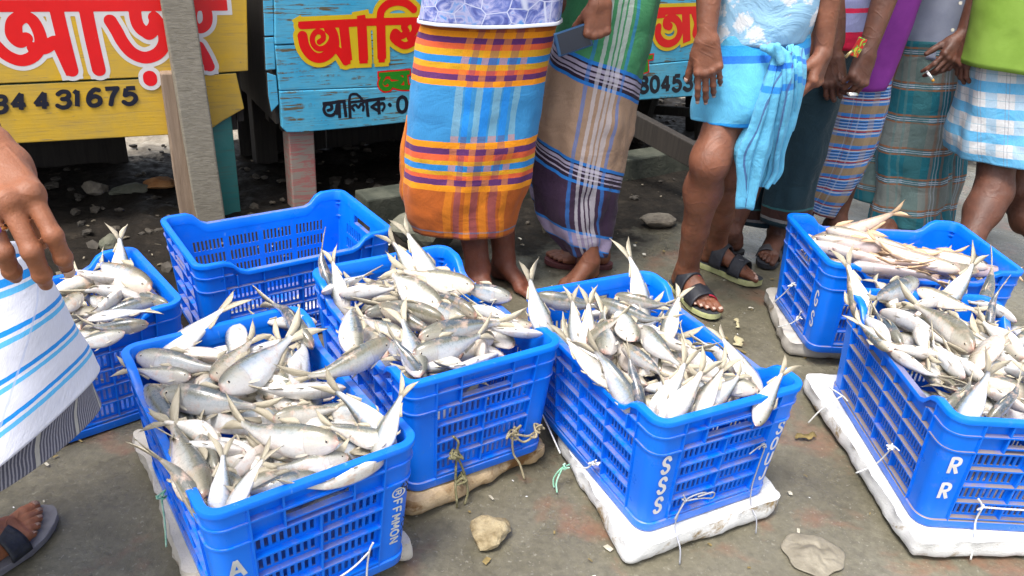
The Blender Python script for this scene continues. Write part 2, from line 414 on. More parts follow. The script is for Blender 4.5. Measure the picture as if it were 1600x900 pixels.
gx = np.r_[-300, -80, -25, -9, -4.5, np.arange(-3.0, 3.6, 0.03), 5, 9, 25, 80, 300]
gy = np.r_[-300, -60, -12, -3, 0, np.arange(0.5, 6.5, 0.03), 8, 11, 18, 40, 100, 300]
X, Y = np.meshgrid(gx, gy); P = np.stack([X.ravel(), Y.ravel(), np.zeros(X.size)], 1)
bk = np.clip((beyond_kerb(P[:, 0], P[:, 1])-0.05)/0.2, 0, 1)
near = ((np.abs(P[:, 0]) < 4) & (P[:, 1] > 0.2) & (P[:, 1] < 6.6)).astype(float)
P[:, 2] = near*(-0.007*np.clip(fbm(P, 5.0, 3)*0.6+0.5, 0, 1.3)+bk*(0.010*fbm(P, 4.0, 9, 3)+0.012*fbm(P, 18.0, 19, 2)))
nx = len(gx); F = [(j*nx+i, j*nx+i+1, (j+1)*nx+i+1, (j+1)*nx+i) for j in range(len(gy)-1) for i in range(nx-1)]
tag(mesh_obj('ground', P, F, ground_mat()), kind='structure')

# ---- wood and paint
def painted_wood(name, col, worn, under=(0.10, 0.085, 0.065), amount=0.60, rough=0.45, chips=0.63):
    m, t, b = new_mat(name); co = tex_co(t, 'Object')
    mp = nd(t, 'ShaderNodeMapping'); mp.inputs['Rotation'].default_value = (0, 0, -0.5); t.links.new(co, mp.inputs['Vector'])
    mp2 = nd(t, 'ShaderNodeMapping'); mp2.inputs['Scale'].default_value = (1.5, 12, 26); t.links.new(mp.outputs[0], mp2.inputs['Vector'])
    g = noise(t, mp2.outputs[0], 3.5, 6, 0.65)
    base = mixc(t, ramp(t, noise(t, co, 5, 6, 0.7), [(0.35, (0, 0, 0)), (0.7, (1, 1, 1))]), col, worn)
    base = mixc(t, ramp(t, g, [(0.30, (0.45,)*3), (0.46, (0, 0, 0))]), base, under)
    ch = math_n(t, 'MULTIPLY', ramp(t, g, [(chips-0.04, (0, 0, 0)), (chips, (1, 1, 1))]), ramp(t, noise(t, co, 9, 5, 0.7), [(amount-0.08, (0, 0, 0)), (amount, (1, 1, 1))]))
    t.links.new(mixc(t, ch, base, under), b.inputs['Base Color'])
    b.inputs['Roughness'].default_value = rough; bump(t, b, g, 0.25, 0.004); return m
def bare_wood(name, a, c, rough=0.8, rot=(0, 0, 0), sc=(30, 30, 1.6)):
    m, t, b = new_mat(name); co = tex_co(t, 'Object')
    mp = nd(t, 'ShaderNodeMapping'); mp.inputs['Scale'].default_value = sc; mp.inputs['Rotation'].default_value = rot; t.links.new(co, mp.inputs['Vector'])
    g = noise(t, mp.outputs[0], 2.2, 8, 0.7, 0.6)
    t.links.new(ramp(t, g, [(0.28, a), (0.72, c)]), b.inputs['Base Color']); b.inputs['Roughness'].default_value = rough
    bump(t, b, g, 0.5, 0.004); return m
M_yel = painted_wood('yellow paint on boards', (0.62, 0.37, 0.015), (0.46, 0.31, 0.06), (0.22, 0.17, 0.09), 0.60)
M_cyan = painted_wood('sky blue paint on boards', (0.040, 0.34, 0.56), (0.12, 0.43, 0.58), (0.12, 0.095, 0.05), 0.53, chips=0.58)
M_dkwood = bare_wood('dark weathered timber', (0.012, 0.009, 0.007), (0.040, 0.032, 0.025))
M_grey = bare_wood('grey weathered timber', (0.13, 0.115, 0.085), (0.27, 0.245, 0.19), sc=(14, 14, 60))
M_brown = bare_wood('brown weathered timber', (0.17, 0.115, 0.075), (0.31, 0.23, 0.165))
M_teal = painted_wood('teal paint on a leg', (0.035, 0.21, 0.19), (0.07, 0.24, 0.21), (0.12, 0.1, 0.08), 0.7)
M_pink = painted_wood('faded red paint on a leg', (0.36, 0.085, 0.085), (0.38, 0.16, 0.14), (0.28, 0.24, 0.20), 0.45, chips=0.5)
M_edge = painted_wood('green paint on board ends', (0.10, 0.14, 0.055), (0.06, 0.13, 0.08), (0.1, 0.08, 0.05), 0.7)
def paint(name, c, wear=0.70):
    m, t, b = new_mat(name); co = tex_co(t, 'Object')
    w = ramp(t, noise(t, co, 38, 5, 0.7), [(wear, (0, 0, 0)), (wear+0.03, (1, 1, 1))])
    v = ramp(t, noise(t, co, 12, 4), [(0.3, tuple(x*0.88 for x in c)), (0.7, c)])
    t.links.new(mixc(t, w, v, (0.55, 0.50, 0.45)), b.inputs['Base Color']); b.inputs['Roughness'].default_value = 0.35; return m
P_red = paint('red letter paint', (0.72, 0.008, 0.008), 0.72); P_white = paint('white letter paint', (0.66, 0.64, 0.62), 0.66)
P_black = paint('black letter paint', (0.012, 0.013, 0.022), 0.75); P_yel = paint('yellow letter paint', (0.68, 0.47, 0.015), 0.74)
P_green = paint('green letter paint', (0.02, 0.24, 0.015), 0.8)
def prism_px(name, poly, P0, N, thick, mat, parent, proud=0.0, mats=None):
    """a board whose face outline is given in pixels on the plane through P0 with normal N (towards the camera)"""
    N = np.asarray(N, float); f = [at_plane(x, y, np.asarray(P0)+N*proud, N) for x, y in poly]; n = len(f)
    V = f+[p-N*thick for p in f]
    Fc = [list(range(n)), list(range(n, 2*n))[::-1]]+[(i, i+n, (i+1) % n+n, (i+1) % n) for i in range(n)]
    o = mesh_obj(name, V, Fc, None, parent, smooth=False, mats=mats or [mat], mi=([0, 0]+[len(mats)-1]*n) if mats else None)
    import bmesh
    bm = bmesh.new(); bm.from_mesh(o.data); bmesh.ops.recalc_face_normals(bm, faces=bm.faces); bm.to_mesh(o.data); bm.free()
    b = o.modifiers.new('bevel', 'BEVEL'); b.width = 0.004; b.segments = 2; b.limit_method = 'ANGLE'
    return o
class Board:
    """lettering painted on a board plane, strokes given in photograph pixels and laid at the plane's own metres"""
    def __init__(s, P0, e, N): s.P0, s.e, s.N = np.asarray(P0, float), np.asarray(e, float), np.asarray(N, float)
    def uv(s, x, y): p = at_plane(x, y, s.P0, s.N)-s.P0; return (p @ s.e, p[2])
    def strokes(s, L):
        out = []
        for P, w, *o in L:
            Q = np.array(P, float)
            if len(Q) > 2 and not o: Q = smooth_stroke(Q, 8)
            q = np.array([s.uv(x, y) for x, y in Q]); m = Q.mean(0)
            k = np.linalg.norm(np.subtract(s.uv(m[0]+0.5, m[1]), s.uv(m[0]-0.5, m[1])))*0.5+0.5*abs(s.uv(m[0], m[1]-.5)[1]-s.uv(m[0], m[1]+.5)[1])
            out.append((q, w*k))
        return out
    def paint(s, name, L, mat, parent, off, grow=0.0, cell=0.0022):
        st = [(q, w+grow) for q, w in s.strokes(L)]
        return lay_flat(name, st, cell, lambda a, c: s.P0+s.e*a+np.array([0, 0, c])+s.N*off, mat, parent, ext=grow/2)
# ------------------------------------------------------------------ stall with the yellow board
eY = np.array([math.cos(math.radians(27.3)), math.sin(math.radians(27.3)), 0]); nY = np.array([eY[1], -eY[0], 0]); pY = at_z(262, 211, 0.35)
stall = tag(empty('market_stall', tuple(pY*np.array([1, 1, 0]))), 'yellow painted wooden stall with huge red lettering, teal leg', 'market stall')
def wpt(p): return p   # parts are modelled in world metres; the empties' offsets are cancelled below
def keep_world(root):
    inv = root.matrix_basis.inverted()
    for c in [o for o in COL.objects if o.parent is root]: c.matrix_parent_inverse = inv
prism_px('plank', [(-90, -75), (381, -75), (386, 0), (388, 111), (262, 119.5), (-90, 135)], pY, nY, 0.028, None, stall, mats=[M_yel, M_edge])
prism_px('plank', [(-90, 137), (262, 121.5), (369, 114), (375, 140), (382, 170), (350, 188), (331, 201), (262, 211), (120, 219), (-90, 231)], pY, nY, 0.030, None, stall, proud=-0.003, mats=[M_yel, M_edge])
bY = Board(pY, eY, nY)
ZY = lambda L: [([(x/4, y/4) for x, y in P], w/4, *o) for P, w, *o in L]
yel = ZY([
 ([(-300, 38), (1420, 32)], 76, 1), ([(-40, 20), (1010, 12)], 30, 1),
 ([(165, 238), (120, 262), (75, 215), (80, 140), (130, 105), (195, 120), (240, 190), (255, 270), (215, 345), (140, 378), (60, 355), (-10, 300), (-70, 220), (-110, 120)], 78),
 ([(150, 110), (110, 150), (112, 230)], 60), ([(210, 300), (280, 300), (350, 260), (390, 330), (440, 440)], 78),
 ([(352, 60), (398, 250), (447, 440)], 84), ([(405, 445), (478, 438)], 62, 1),
 ([(536, 60), (575, 250), (618, 436)], 84), ([(588, 440), (645, 436)], 56, 1),
 ([(842, 60), (850, 120), (868, 165), (900, 195), (935, 195), (962, 165), (972, 120)], 76), ([(868, 180), (930, 225), (985, 180)], 50),
 ([(965, 110), (1015, 180), (1028, 260), (1000, 320), (950, 352), (890, 358), (820, 325), (765, 260), (730, 195), (690, 130)], 78), ([(672, 126), (712, 124)], 30, 1),
 ([(937, 482), (938, 490), (939, 498)], 84),
 ([(1260, 25), (1215, 45), (1200, 100), (1215, 160), (1255, 178), (1290, 150), (1298, 100), (1282, 45), (1250, 22)], 62),
 ([(1245, 290), (1285, 360), (1310, 415)], 64), ([(1275, 425), (1335, 422)], 34, 1)])
bY.paint('lettering_outline', yel, P_white, stall, 0.0006, grow=0.030, cell=0.0025)
bY.paint('lettering', yel, P_red, stall, 0.0011, cell=0.0025)
dg = []
for k, ch in enumerate('34431675'):
    cx = [2, 118, 262, 398, 495, 590, 695, 812][k]; cy = [655, 640, 634, 625, 617, 612, 604, 602][k]
    dg += text_strokes(ch, (cx-47, cy+50), (1, -0.06), (0.0, -1), 94 if ch != '1' else 60, 102, 0, 29)
dg.append(([(-15, 818), (-6, 818)], 26))
bY.paint('phone_number', [([(x/4, y/4) for x, y in P], w/4, 1) for P, w in dg], P_black, stall, 0.0008, cell=0.0018)
def stall_body(root, P0, e, N, length, x0, ztop, zlow, legmat, leg_px, skirt):
    """frame, top boards, ends and legs behind the painted front"""
    back = -np.asarray(N); o = np.array([P0[0], P0[1], 0.0])
    W = lambda u, d, z: o+np.asarray(e)*u+back*d+np.array([0, 0, z])
    R = np.stack([np.asarray(e), back, np.array([0, 0, 1.0])], 1)
    for k in range(5):
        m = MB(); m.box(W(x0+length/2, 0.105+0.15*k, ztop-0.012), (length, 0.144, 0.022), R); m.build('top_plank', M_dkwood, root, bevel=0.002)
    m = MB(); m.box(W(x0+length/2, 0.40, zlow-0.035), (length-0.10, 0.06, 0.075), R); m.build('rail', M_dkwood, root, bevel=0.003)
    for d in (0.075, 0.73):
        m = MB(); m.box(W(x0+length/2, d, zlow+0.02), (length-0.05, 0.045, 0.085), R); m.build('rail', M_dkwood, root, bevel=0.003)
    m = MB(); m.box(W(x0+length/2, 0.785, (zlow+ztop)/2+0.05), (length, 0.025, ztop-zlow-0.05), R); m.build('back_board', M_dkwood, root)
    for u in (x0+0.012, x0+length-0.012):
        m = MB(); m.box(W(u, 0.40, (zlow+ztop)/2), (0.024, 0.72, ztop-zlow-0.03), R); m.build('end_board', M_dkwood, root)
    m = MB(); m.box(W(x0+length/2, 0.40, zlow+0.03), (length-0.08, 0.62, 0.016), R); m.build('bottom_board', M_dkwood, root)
    if skirt:  # boards added low at the back to block light and darken the underside
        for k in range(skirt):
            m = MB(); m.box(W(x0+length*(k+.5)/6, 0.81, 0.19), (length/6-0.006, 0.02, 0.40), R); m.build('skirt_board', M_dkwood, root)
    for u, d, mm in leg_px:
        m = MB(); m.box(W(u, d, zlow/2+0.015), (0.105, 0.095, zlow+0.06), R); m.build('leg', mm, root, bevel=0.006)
def u_of(P0, e, p): return float((np.asarray(p)-np.asarray(P0)) @ np.asarray(e))
tl = u_of(pY, eY, at_z(357, 335, 0)); ye = u_of(pY, eY, at_plane(384, 100, pY, nY))
stall_body(stall, pY, eY, nY, 2.6, ye-2.62, 1.0, 0.36, None, [(tl, 0.085, M_teal), (tl, 0.70, M_dkwood), (tl-2.3, 0.085, M_dkwood), (tl-2.3, 0.70, M_dkwood)], 5)
keep_world(stall)
# ------------------------------------------------------------------ stall with the sky blue board
eB = np.array([math.cos(math.radians(31.5)), math.sin(math.radians(31.5)), 0]); nB = np.array([eB[1], -eB[0], 0]); pB = at_z(445, 207, 0.34)
stall2 = tag(empty('market_stall', tuple(pB*np.array([1, 1, 0]))), 'sky blue wooden stall with red lettering edged in yellow, faded red leg', 'market stall')
prism_px('plank', [(428, -75), (1180, -75), (1180, 35.5), (1087, 41), (1023, 45), (645, 60), (430, 70)], pB, nB, 0.03, None, stall2, mats=[M_cyan, M_cyan])
prism_px('plank', [(430, 71.5), (645, 61.5), (1023, 46.5), (1087, 42.5), (1180, 37), (1180, 88), (1080, 94), (640, 134), (437, 142)], pB, nB, 0.03, None, stall2, proud=-0.0018, mats=[M_cyan, M_cyan])
prism_px('plank', [(437, 143), (640, 135), (1080, 95), (1180, 89), (1180, 139), (1085, 150), (990, 157), (820, 172), (640, 190.5), (560, 199), (470, 207), (448, 207), (441, 200)], pB, nB, 0.03, None, stall2, mats=[M_cyan, M_cyan])
for poly in ([(409, -40), (426, -40), (428.5, 56), (413, 57)], [(413, 58.5), (428.5, 57.5), (431, 109), (415, 111)], [(417, 113), (432, 118), (436, 163), (424, 176), (419, 150)]):
    prism_px('cleat', poly, pB, nB, 0.02, None, stall2, proud=-0.012, mats=[M_cyan, M_dkwood])
bB = Board(pB, eB, nB)
ZB = lambda L, ox: [([(x/4+ox, y/4) for x, y in P], w/4, *o) for P, w, *o in L]
blu = ZB([
 ([(285, 158), (700, 138), (1060, 128)], 46, 1), ([(265, 135), (290, 180)], 8, 1), ([(655, 95), (662, 140)], 56, 1),
 ([(395, 262), (420, 240), (412, 205), (375, 200), (352, 235), (360, 280), (395, 305), (440, 290), (470, 245), (465, 200)], 34),
 ([(290, 225), (305, 290), (345, 345), (400, 362), (455, 335), (490, 280), (480, 210), (455, 180)], 62),
 ([(480, 290), (525, 330), (560, 385)], 48), ([(548, 165), (572, 380)], 62, 1), ([(548, 385), (590, 383)], 34, 1),
 ([(660, 140), (672, 376)], 62, 1), ([(645, 380), (698, 378)], 34, 1), ([(780, 160), (786, 368)], 58, 1), ([(765, 373), (805, 371)], 34, 1),
 ([(775, 130), (782, 70), (820, 28), (880, 10), (940, 22), (985, 58)], 48),
 ([(880, 262), (855, 235), (870, 200), (905, 225), (940, 200), (925, 165), (960, 130), (1005, 145), (1030, 200)], 42), ([(880, 262), (930, 285), (985, 262), (1040, 215)], 44),
 ([(985, 130), (990, 190), (960, 235)], 40)], 400)
nl_ = len(blu)
blu += ZB([
 ([(860, 72), (1160, 62), (1240, 58)], 40, 1), ([(905, 95), (960, 90)], 36, 1),
 ([(915, 170), (912, 220), (940, 262), (985, 272), (1030, 245), (1050, 190), (1035, 135), (1000, 112), (965, 125), (962, 155), (985, 165)], 42),
 ([(1085, 70), (1092, 262)], 54, 1), ([(1140, 70), (1160, 140), (1150, 210), (1200, 230)], 50)], 800)
for part in (blu[:nl_], blu[nl_:]):
    bB.paint('lettering_outline', part, P_yel, stall2, 0.0006, grow=0.034, cell=0.0025)
    bB.paint('lettering', part, P_red, stall2, 0.0011, cell=0.0025)
gre = ZB([([(768, 468), (960, 452)], 26, 1), ([(800, 470), (778, 520), (795, 552), (830, 552), (842, 530), (822, 505), (806, 520)], 26),
          ([(850, 480), (905, 490), (900, 515), (850, 525), (905, 545), (965, 545)], 28), ([(930, 455), (940, 545)], 24, 1)], 400)
ng_ = len(gre)
gre += ZB([([(850, 360), (880, 355)], 24, 1), ([(835, 380), (838, 450)], 30, 1)], 800)
for part in (gre[:ng_], gre[ng_:]):
    bB.paint('lettering_outline', part, P_red, stall2, 0.0006, grow=0.013, cell=0.0018)
    bB.paint('lettering', part, P_green, stall2, 0.0011, cell=0.0018)
blk = ZB([([(415, 648), (560, 632)], 20, 1), ([(450, 690), (472, 680), (468, 655), (440, 652), (424, 680), (436, 712), (470, 722), (498, 700), (505, 660)], 20),
          ([(490, 690), (512, 715)], 18, 1), ([(518, 640), (523, 738)], 20, 1), ([(550, 634), (562, 732)], 20, 1),
          ([(584, 640), (588, 738)], 20, 1), ([(582, 636), (590, 595), (625, 588), (655, 612), (672, 640)], 16), ([(575, 640), (705, 626)], 16, 1),
          ([(612, 690), (600, 668), (622, 655), (640, 672), (655, 650), (672, 665), (668, 690)], 16), ([(690, 630), (700, 730)], 20, 1),
          ([(690, 628), (808, 614)], 20, 1), ([(764, 620), (770, 715)], 20, 1), ([(762, 640), (722, 668), (766, 694)], 18, 1), ([(770, 650), (795, 645), (802, 668), (790, 690)], 16),
          ([(834, 653), (836, 655), (838, 657)], 22)], 400)
bB.paint('name', blk, P_black, stall2, 0.0008, cell=0.0018); blk = []
blk += [([(x/4+400, y/4) for x, y in P], w/4, 1) for P, w in text_strokes('0', (878, 704), (1, -.05), (0, -1), 70, 100, 0, 22)]
bB.paint('phone_number', blk, P_black, stall2, 0.0008, cell=0.0018); blk = []
for k, ch in enumerate('804530'):
    cx, cy = 822+k*69, 532-k*4
    blk += [([(x/4+800, y/4) for x, y in P], w/4, 1) for P, w in text_strokes(ch, (cx-28, cy+48), (1, -.06), (0.0, -1), 58, 96, 0, 22)]
bB.paint('phone_number', blk, P_black, stall2, 0.0008, cell=0.0018)
le = u_of(pB, eB, at_plane(430, 60, pB, nB)); pl = u_of(pB, eB, at_z(477, 322, 0))
stall_body(stall2, pB, eB, nB, 2.62, le-0.01, 1.0, 0.35, None, [(pl, 0.085, M_pink), (pl, 0.70, M_dkwood), (pl+2.3, 0.085, M_dkwood), (pl+2.3, 0.70, M_dkwood)], 6)
keep_world(stall2)
# ------------------------------------------------------------------ posts in front of the yellow stall
def post(name, bx, by, w, d, h, mat, label, lean=(0, 0), yaw=0.45):
    p = at_z(bx, by, 0); m = MB(); n = 14
    c, s = math.cos(yaw), math.sin(yaw); R2 = np.array([(c, -s), (s, c)])
    V = []; F = []
    for k in range(n+1):
        z = -0.03+h*k/n
        for (sx, sy) in ((-1, -1), (1, -1), (1, 1), (-1, 1)):
            q = R2 @ np.array([sx*w/2, sy*d/2])
            e = 0.003*value_noise(np.array([[sx*3.1+bx, sy*2.3, z*9]]), 1.0, 3)[0]
            V.append((q[0]+lean[0]*z+e, q[1]+lean[1]*z+e, z))
    for k in range(n):
        for j in range(4): F.append((k*4+j, k*4+(j+1) % 4, (k+1)*4+(j+1) % 4, (k+1)*4+j))
    F += [(3, 2, 1, 0), (n*4, n*4+1, n*4+2, n*4+3)]
    m.add(V, F); o = m.build(name, mat, bevel=0.006, loc=(p[0], p[1], 0)); return tag(o, label, 'post')
post('wooden_post', 331, 352, 0.105, 0.075, 2.1, M_grey, 'grey weathered square post standing in front of the yellow board', lean=(-0.035, 0))
post('wooden_post', 300, 345, 0.085, 0.06, 0.62, M_brown, 'short brown post half hidden behind the grey post by the yellow board')
# ------------------------------------------------------------------ kerb, timber, stool
M_kerb = simple('mossy concrete', (0.028, 0.033, 0.023), (0.072, 0.076, 0.055), 9, 0.8, bmp=0.5, bscale=40)
kroot = tag(empty('concrete_kerb', tuple(KA)), 'long low greenish concrete kerb running behind the men', 'kerb')
for k in range(4):
    a = KA+KD*(-0.10+0.62*k); m = MB(); m.bar(a+np.array([0, 0, 0.045])+KN*0.07, a+KD*0.612+np.array([0, 0, 0.045+0.004*(k % 2)])+KN*0.07, 0.13, 0.12)
    m.build('kerb_block', M_kerb, kroot, bevel=0.008)
keep_world(kroot)
m = MB(); m.bar(at_y(972, 182, 3.75), at_y(1098, 250, 3.45), 0.05, 0.105)
tag(m.build('timber', M_dkwood, bevel=0.004), 'dark fallen timber slanting below the blue board behind the men', 'timber')
sp_ = at_z(1040, 212, 0)
st_ = tag(empty('wooden_stool', tuple(sp_)), 'dark wooden stool standing on bright ground beyond the blue stall', 'stool')
m = MB(); m.box(sp_+np.array([0, 0, 0.36]), (0.42, 0.34, 0.05)); m.build('seat', M_dkwood, st_, bevel=0.006)
for sx in (-1, 1):
    for sy in (-1, 1):
        m = MB(); m.bar(sp_+np.array([sx*0.19, sy*0.17, -0.01]), sp_+np.array([sx*0.12, sy*0.1, 0.34]), 0.065, 0.055); m.build('leg', M_dkwood, st_)
m = MB(); m.bar(sp_+np.array([-0.15, 0.0, 0.15]), sp_+np.array([0.15, 0.0, 0.15]), 0.03, 0.05); m.build('stretcher', M_dkwood, st_)
keep_world(st_)
# ------------------------------------------------------------------ stones, rubble, litter
def rock_mesh(seed, r, squash=0.6, rough=0.35, sub=3):
    import bmesh
    bm = bmesh.new(); bmesh.ops.create_icosphere(bm, subdivisions=sub, radius=1.0)
    V = np.array([v.co[:] for v in bm.verts]); F = [[v.index for v in f.verts] for f in bm.faces]; bm.free()
    rr = np.random.default_rng(seed)
    for _ in range(7):   # knock flat facets off
        n = rr.normal(size=3); n /= np.linalg.norm(n); d = rr.uniform(0.55, 0.85); h = V @ n; V = V-np.outer(np.maximum(h-d, 0), n)
    V = V*(1+rough*0.35*fbm(V, 1.7, seed, 3))[:, None]
    V *= np.array(r)*np.array([1, 1, squash]); return V, F
M_rock = simple('pale broken rubble stone', (0.17, 0.125, 0.06), (0.40, 0.33, 0.20), 22, 0.85, bmp=1.0, bscale=45)
M_stone = simple('dusty grey stone', (0.10, 0.085, 0.065), (0.22, 0.19, 0.145), 10, 0.85, bmp=0.6)
M_stone2 = simple('mossy dark stone', (0.07, 0.075, 0.05), (0.16, 0.155, 0.115), 9, 0.8, bmp=0.6)
M_orange = simple('orange brick rubble', (0.30, 0.12, 0.035), (0.42, 0.21, 0.08), 14, 0.9, bmp=0.5)
def stone(px, py, r, seed, mat, label, squash=0.6, rz=0.0, name='stone', cat='stone', rough=0.35):
    p = at_z(px, py, 0); V, F = rock_mesh(seed, r, squash, rough); V[:, 2] -= V[:, 2].min()
    return tag(mesh_obj(name, V, F, mat, None, False, loc=(p[0], p[1], -0.006), rot=(0, 0, rz)), label, cat)
stone(760, 842, (0.050, 0.040, 0.045), 4, M_rock, 'pale jagged stone lying on the wet ground between two foam slabs', 0.55, 0.4, rough=0.7)
stone(1026, 352, (0.085, 0.05, 0.07), 8, M_stone, 'flat grey stone lying beside the bare shin of the man in light blue', 0.5, 0.35)
stone(668, 395, (0.15, 0.09, 0.12), 12, M_stone2, 'mossy boulder lying behind the orange lungi', 0.75, 0.3, 'boulder', 'boulder')
stone(150, 302, (0.055, 0.04, 0.045), 15, M_stone, 'small rounded pale stone in the dark mud under the yellow stall', 0.7, 0.3)
stone(250, 294, (0.07, 0.05, 0.05), 21, M_orange, 'orange brick fragment in the mud beside the brown post', 0.6, 0.3, 'brick_fragment', 'rubble')
stone(205, 302, (0.085, 0.04, 0.05), 23, M_stone2, 'flat dark stone beside the orange brick fragment under the stall', 0.5, 0.8)
stone(172, 385, (0.05, 0.035, 0.045), 25, M_stone2, 'dark stone in the mud behind the raised fish tail', 0.7, 1.8)
V, F = [], []
rr = np.random.default_rng(3); cnt = 0
while cnt < 520:
    x, y = rr.uniform(-2.4, 1.6), rr.uniform(1.9, 6.0); bkk = beyond_kerb(x, y)
    if bkk < -0.55 or -0.08 < bkk < 0.15 or (bkk < 0 and rr.random() < 0.8) or (bkk > 1.3 and cnt % 3): continue
    s = rr.uniform(0.008, 0.03)*(1 if rr.random() < 0.85 else 1.8); v, f = rock_mesh(int(rr.integers(1e6)), (s, s*rr.uniform(0.5, 1), s), rr.uniform(0.3, 0.8), 0.4, 1)
    a = rr.uniform(0, 6.28); v = v @ np.array([(math.cos(a), math.sin(a), 0), (-math.sin(a), math.cos(a), 0), (0, 0, 1)])
    n = len(V); V += (v+np.array([x, y, 0.004])).tolist(); F += [[i+n for i in q] for q in f]; cnt += 1
M_rub = simple('mixed rubble', (0.012, 0.010, 0.008), (0.075, 0.062, 0.045), 5, 0.75, bmp=0.3)
tag(mesh_obj('rubble', V, F, M_rub, None, False), 'small stones and broken bits strewn over the mud under the stalls', kind='stuff')
def flakes(name, n, area, size, mat, seed, label, ok=lambda x, y: True, curl=0.3):
    V, F = [], []; r = np.random.default_rng(seed); k = 0
    while k < n:
        x, y = r.uniform(*area[0]), r.uniform(*area[1])
        if not ok(x, y): continue
        s = r.uniform(*size); a = r.uniform(0, 6.28); w = s*r.uniform(0.25, 0.8); h = r.uniform(0, curl)*s
        c, q = math.cos(a), math.sin(a); P = [(-s, -w, 0), (0, -w*1.1, h), (s, -w*.6, 0.2*h), (s*.8, w, 0), (0, w*.8, h), (-s*.9, w*.7, 0)]
        b = len(V); V += [(x+c*u-q*v, y+q*u+c*v, 0.002+z) for u, v, z in P]; F += [(b, b+1, b+4, b+5), (b+1, b+2, b+3, b+4)]; k += 1
    return tag(mesh_obj(name, V, F, mat, None, False), label, kind='stuff')
M_flk = simple('pale scraps', (0.30, 0.27, 0.2), (0.6, 0.57, 0.48), 30, 0.7); M_lf = simple('dry leaf bits', (0.12, 0.09, 0.03), (0.28, 0.2, 0.07), 30, 0.8)
M_mlf = simple('muddy scraps', (0.02, 0.016, 0.012), (0.20, 0.17, 0.12), 8, 0.7); M_chip = simple('foam crumbs', (0.75, 0.76, 0.76), None, rough=0.7)
front = lambda x, y: beyond_kerb(x, y) < -0.02
flakes('litter', 70, ((-1.2, 1.6), (1.0, 3.0)), (0.003, 0.011), M_flk, 5, 'pale scraps and scales strewn over the wet ground', front)
flakes('leaf_litter', 110, ((-1.2, 1.6), (1.0, 3.2)), (0.003, 0.011), M_lf, 6, 'brown leaf bits strewn over the wet ground', front)
flakes('foam_crumbs', 46, ((-1.1, 1.5), (1.0, 2.6)), (0.0015, 0.0038), M_chip, 8, 'white foam crumbs scattered on the ground', front)
flakes('mud_litter', 300, ((-2.2, 1.6), (1.7, 4.6)), (0.003, 0.015), M_mlf, 9, 'scraps, fish scales and chips on the mud under the stalls', lambda x, y: -0.6 < beyond_kerb(x, y) < 1.0, 0.7)
def scrap(px, py, L, w, rz, mat, label, name='paper_scrap', cat='litter'):
    p = at_z(px, py, 0); n = 8; V = []; F = []; r = np.random.default_rng(int(px))
    for i in range(n):
        s = i/(n-1); wv = w*(0.7+0.5*r.random())
        for k in (-1, 1): V.append(((s-.5)*L, k*wv/2+0.003*r.normal(), 0.004+0.012*abs(math.sin(s*5))*r.random()))
    for i in range(n-1): F.append((2*i, 2*i+1, 2*i+3, 2*i+2))
    o = mesh_obj(name, V, F, mat, None, True, loc=(p[0], p[1], 0), rot=(0, 0, rz)); so_ = o.modifiers.new('s', 'SOLIDIFY'); so_.thickness = 0.0012
    return tag(o, label, cat)
M_straw = simple('straw coloured plastic', (0.36, 0.31, 0.17), (0.52, 0.47, 0.30), 40, 0.6)
scrap(1152, 508, 0.05, 0.012, 1.4, M_straw, 'narrow straw coloured scrap on the ground below the sandals'); scrap(1153, 536, 0.05, 0.03, 1.3, M_straw, 'wide straw coloured scrap beside the right rim of the white lettered crate')
scrap(1258, 685, 0.06, 0.02, 0.2, M_lf, 'brown leaf scrap on the ground beside a foam slab', 'dry_leaf', 'leaf')
# crumpled wet cloth
p = at_z(1270, 868, 0); n = 40; V = []; F = []
for i in range(n):
    for j in range(n):
        u, v = i/(n-1)*2-1, j/(n-1)*2-1; r = max(abs(u), abs(v)); a = math.atan2(v, u); rad = r*0.062*(1+0.06*math.sin(3*a+1)+0.04*math.sin(7*a))
        V.append((rad*math.cos(a)*1.1, rad*math.sin(a), 0))
V = np.array(V); rr_ = np.linalg.norm(V[:, :2], axis=1)/0.07
V[:, 2] = 0.003+np.clip(1.1-rr_, 0, 1)*0.007+0.009*np.abs(fbm(V, 26, 5, 3))*np.clip(1.15-rr_, 0.1, 1)
F = [(i*n+j, (i+1)*n+j, (i+1)*n+j+1, i*n+j+1) for i in range(n-1) for j in range(n-1)]
o = mesh_obj('crumpled_rag', V, F, simple('wet grey rag', (0.16, 0.14, 0.10), (0.25, 0.222, 0.165), 18, 0.6, bmp=0.4), None, True, loc=(p[0], p[1], 0)); o.modifiers.new('s', 'SOLIDIFY').thickness = 0.002
tag(o, 'crumpled muddy rag lying on the ground between two foam slabs', 'rag')
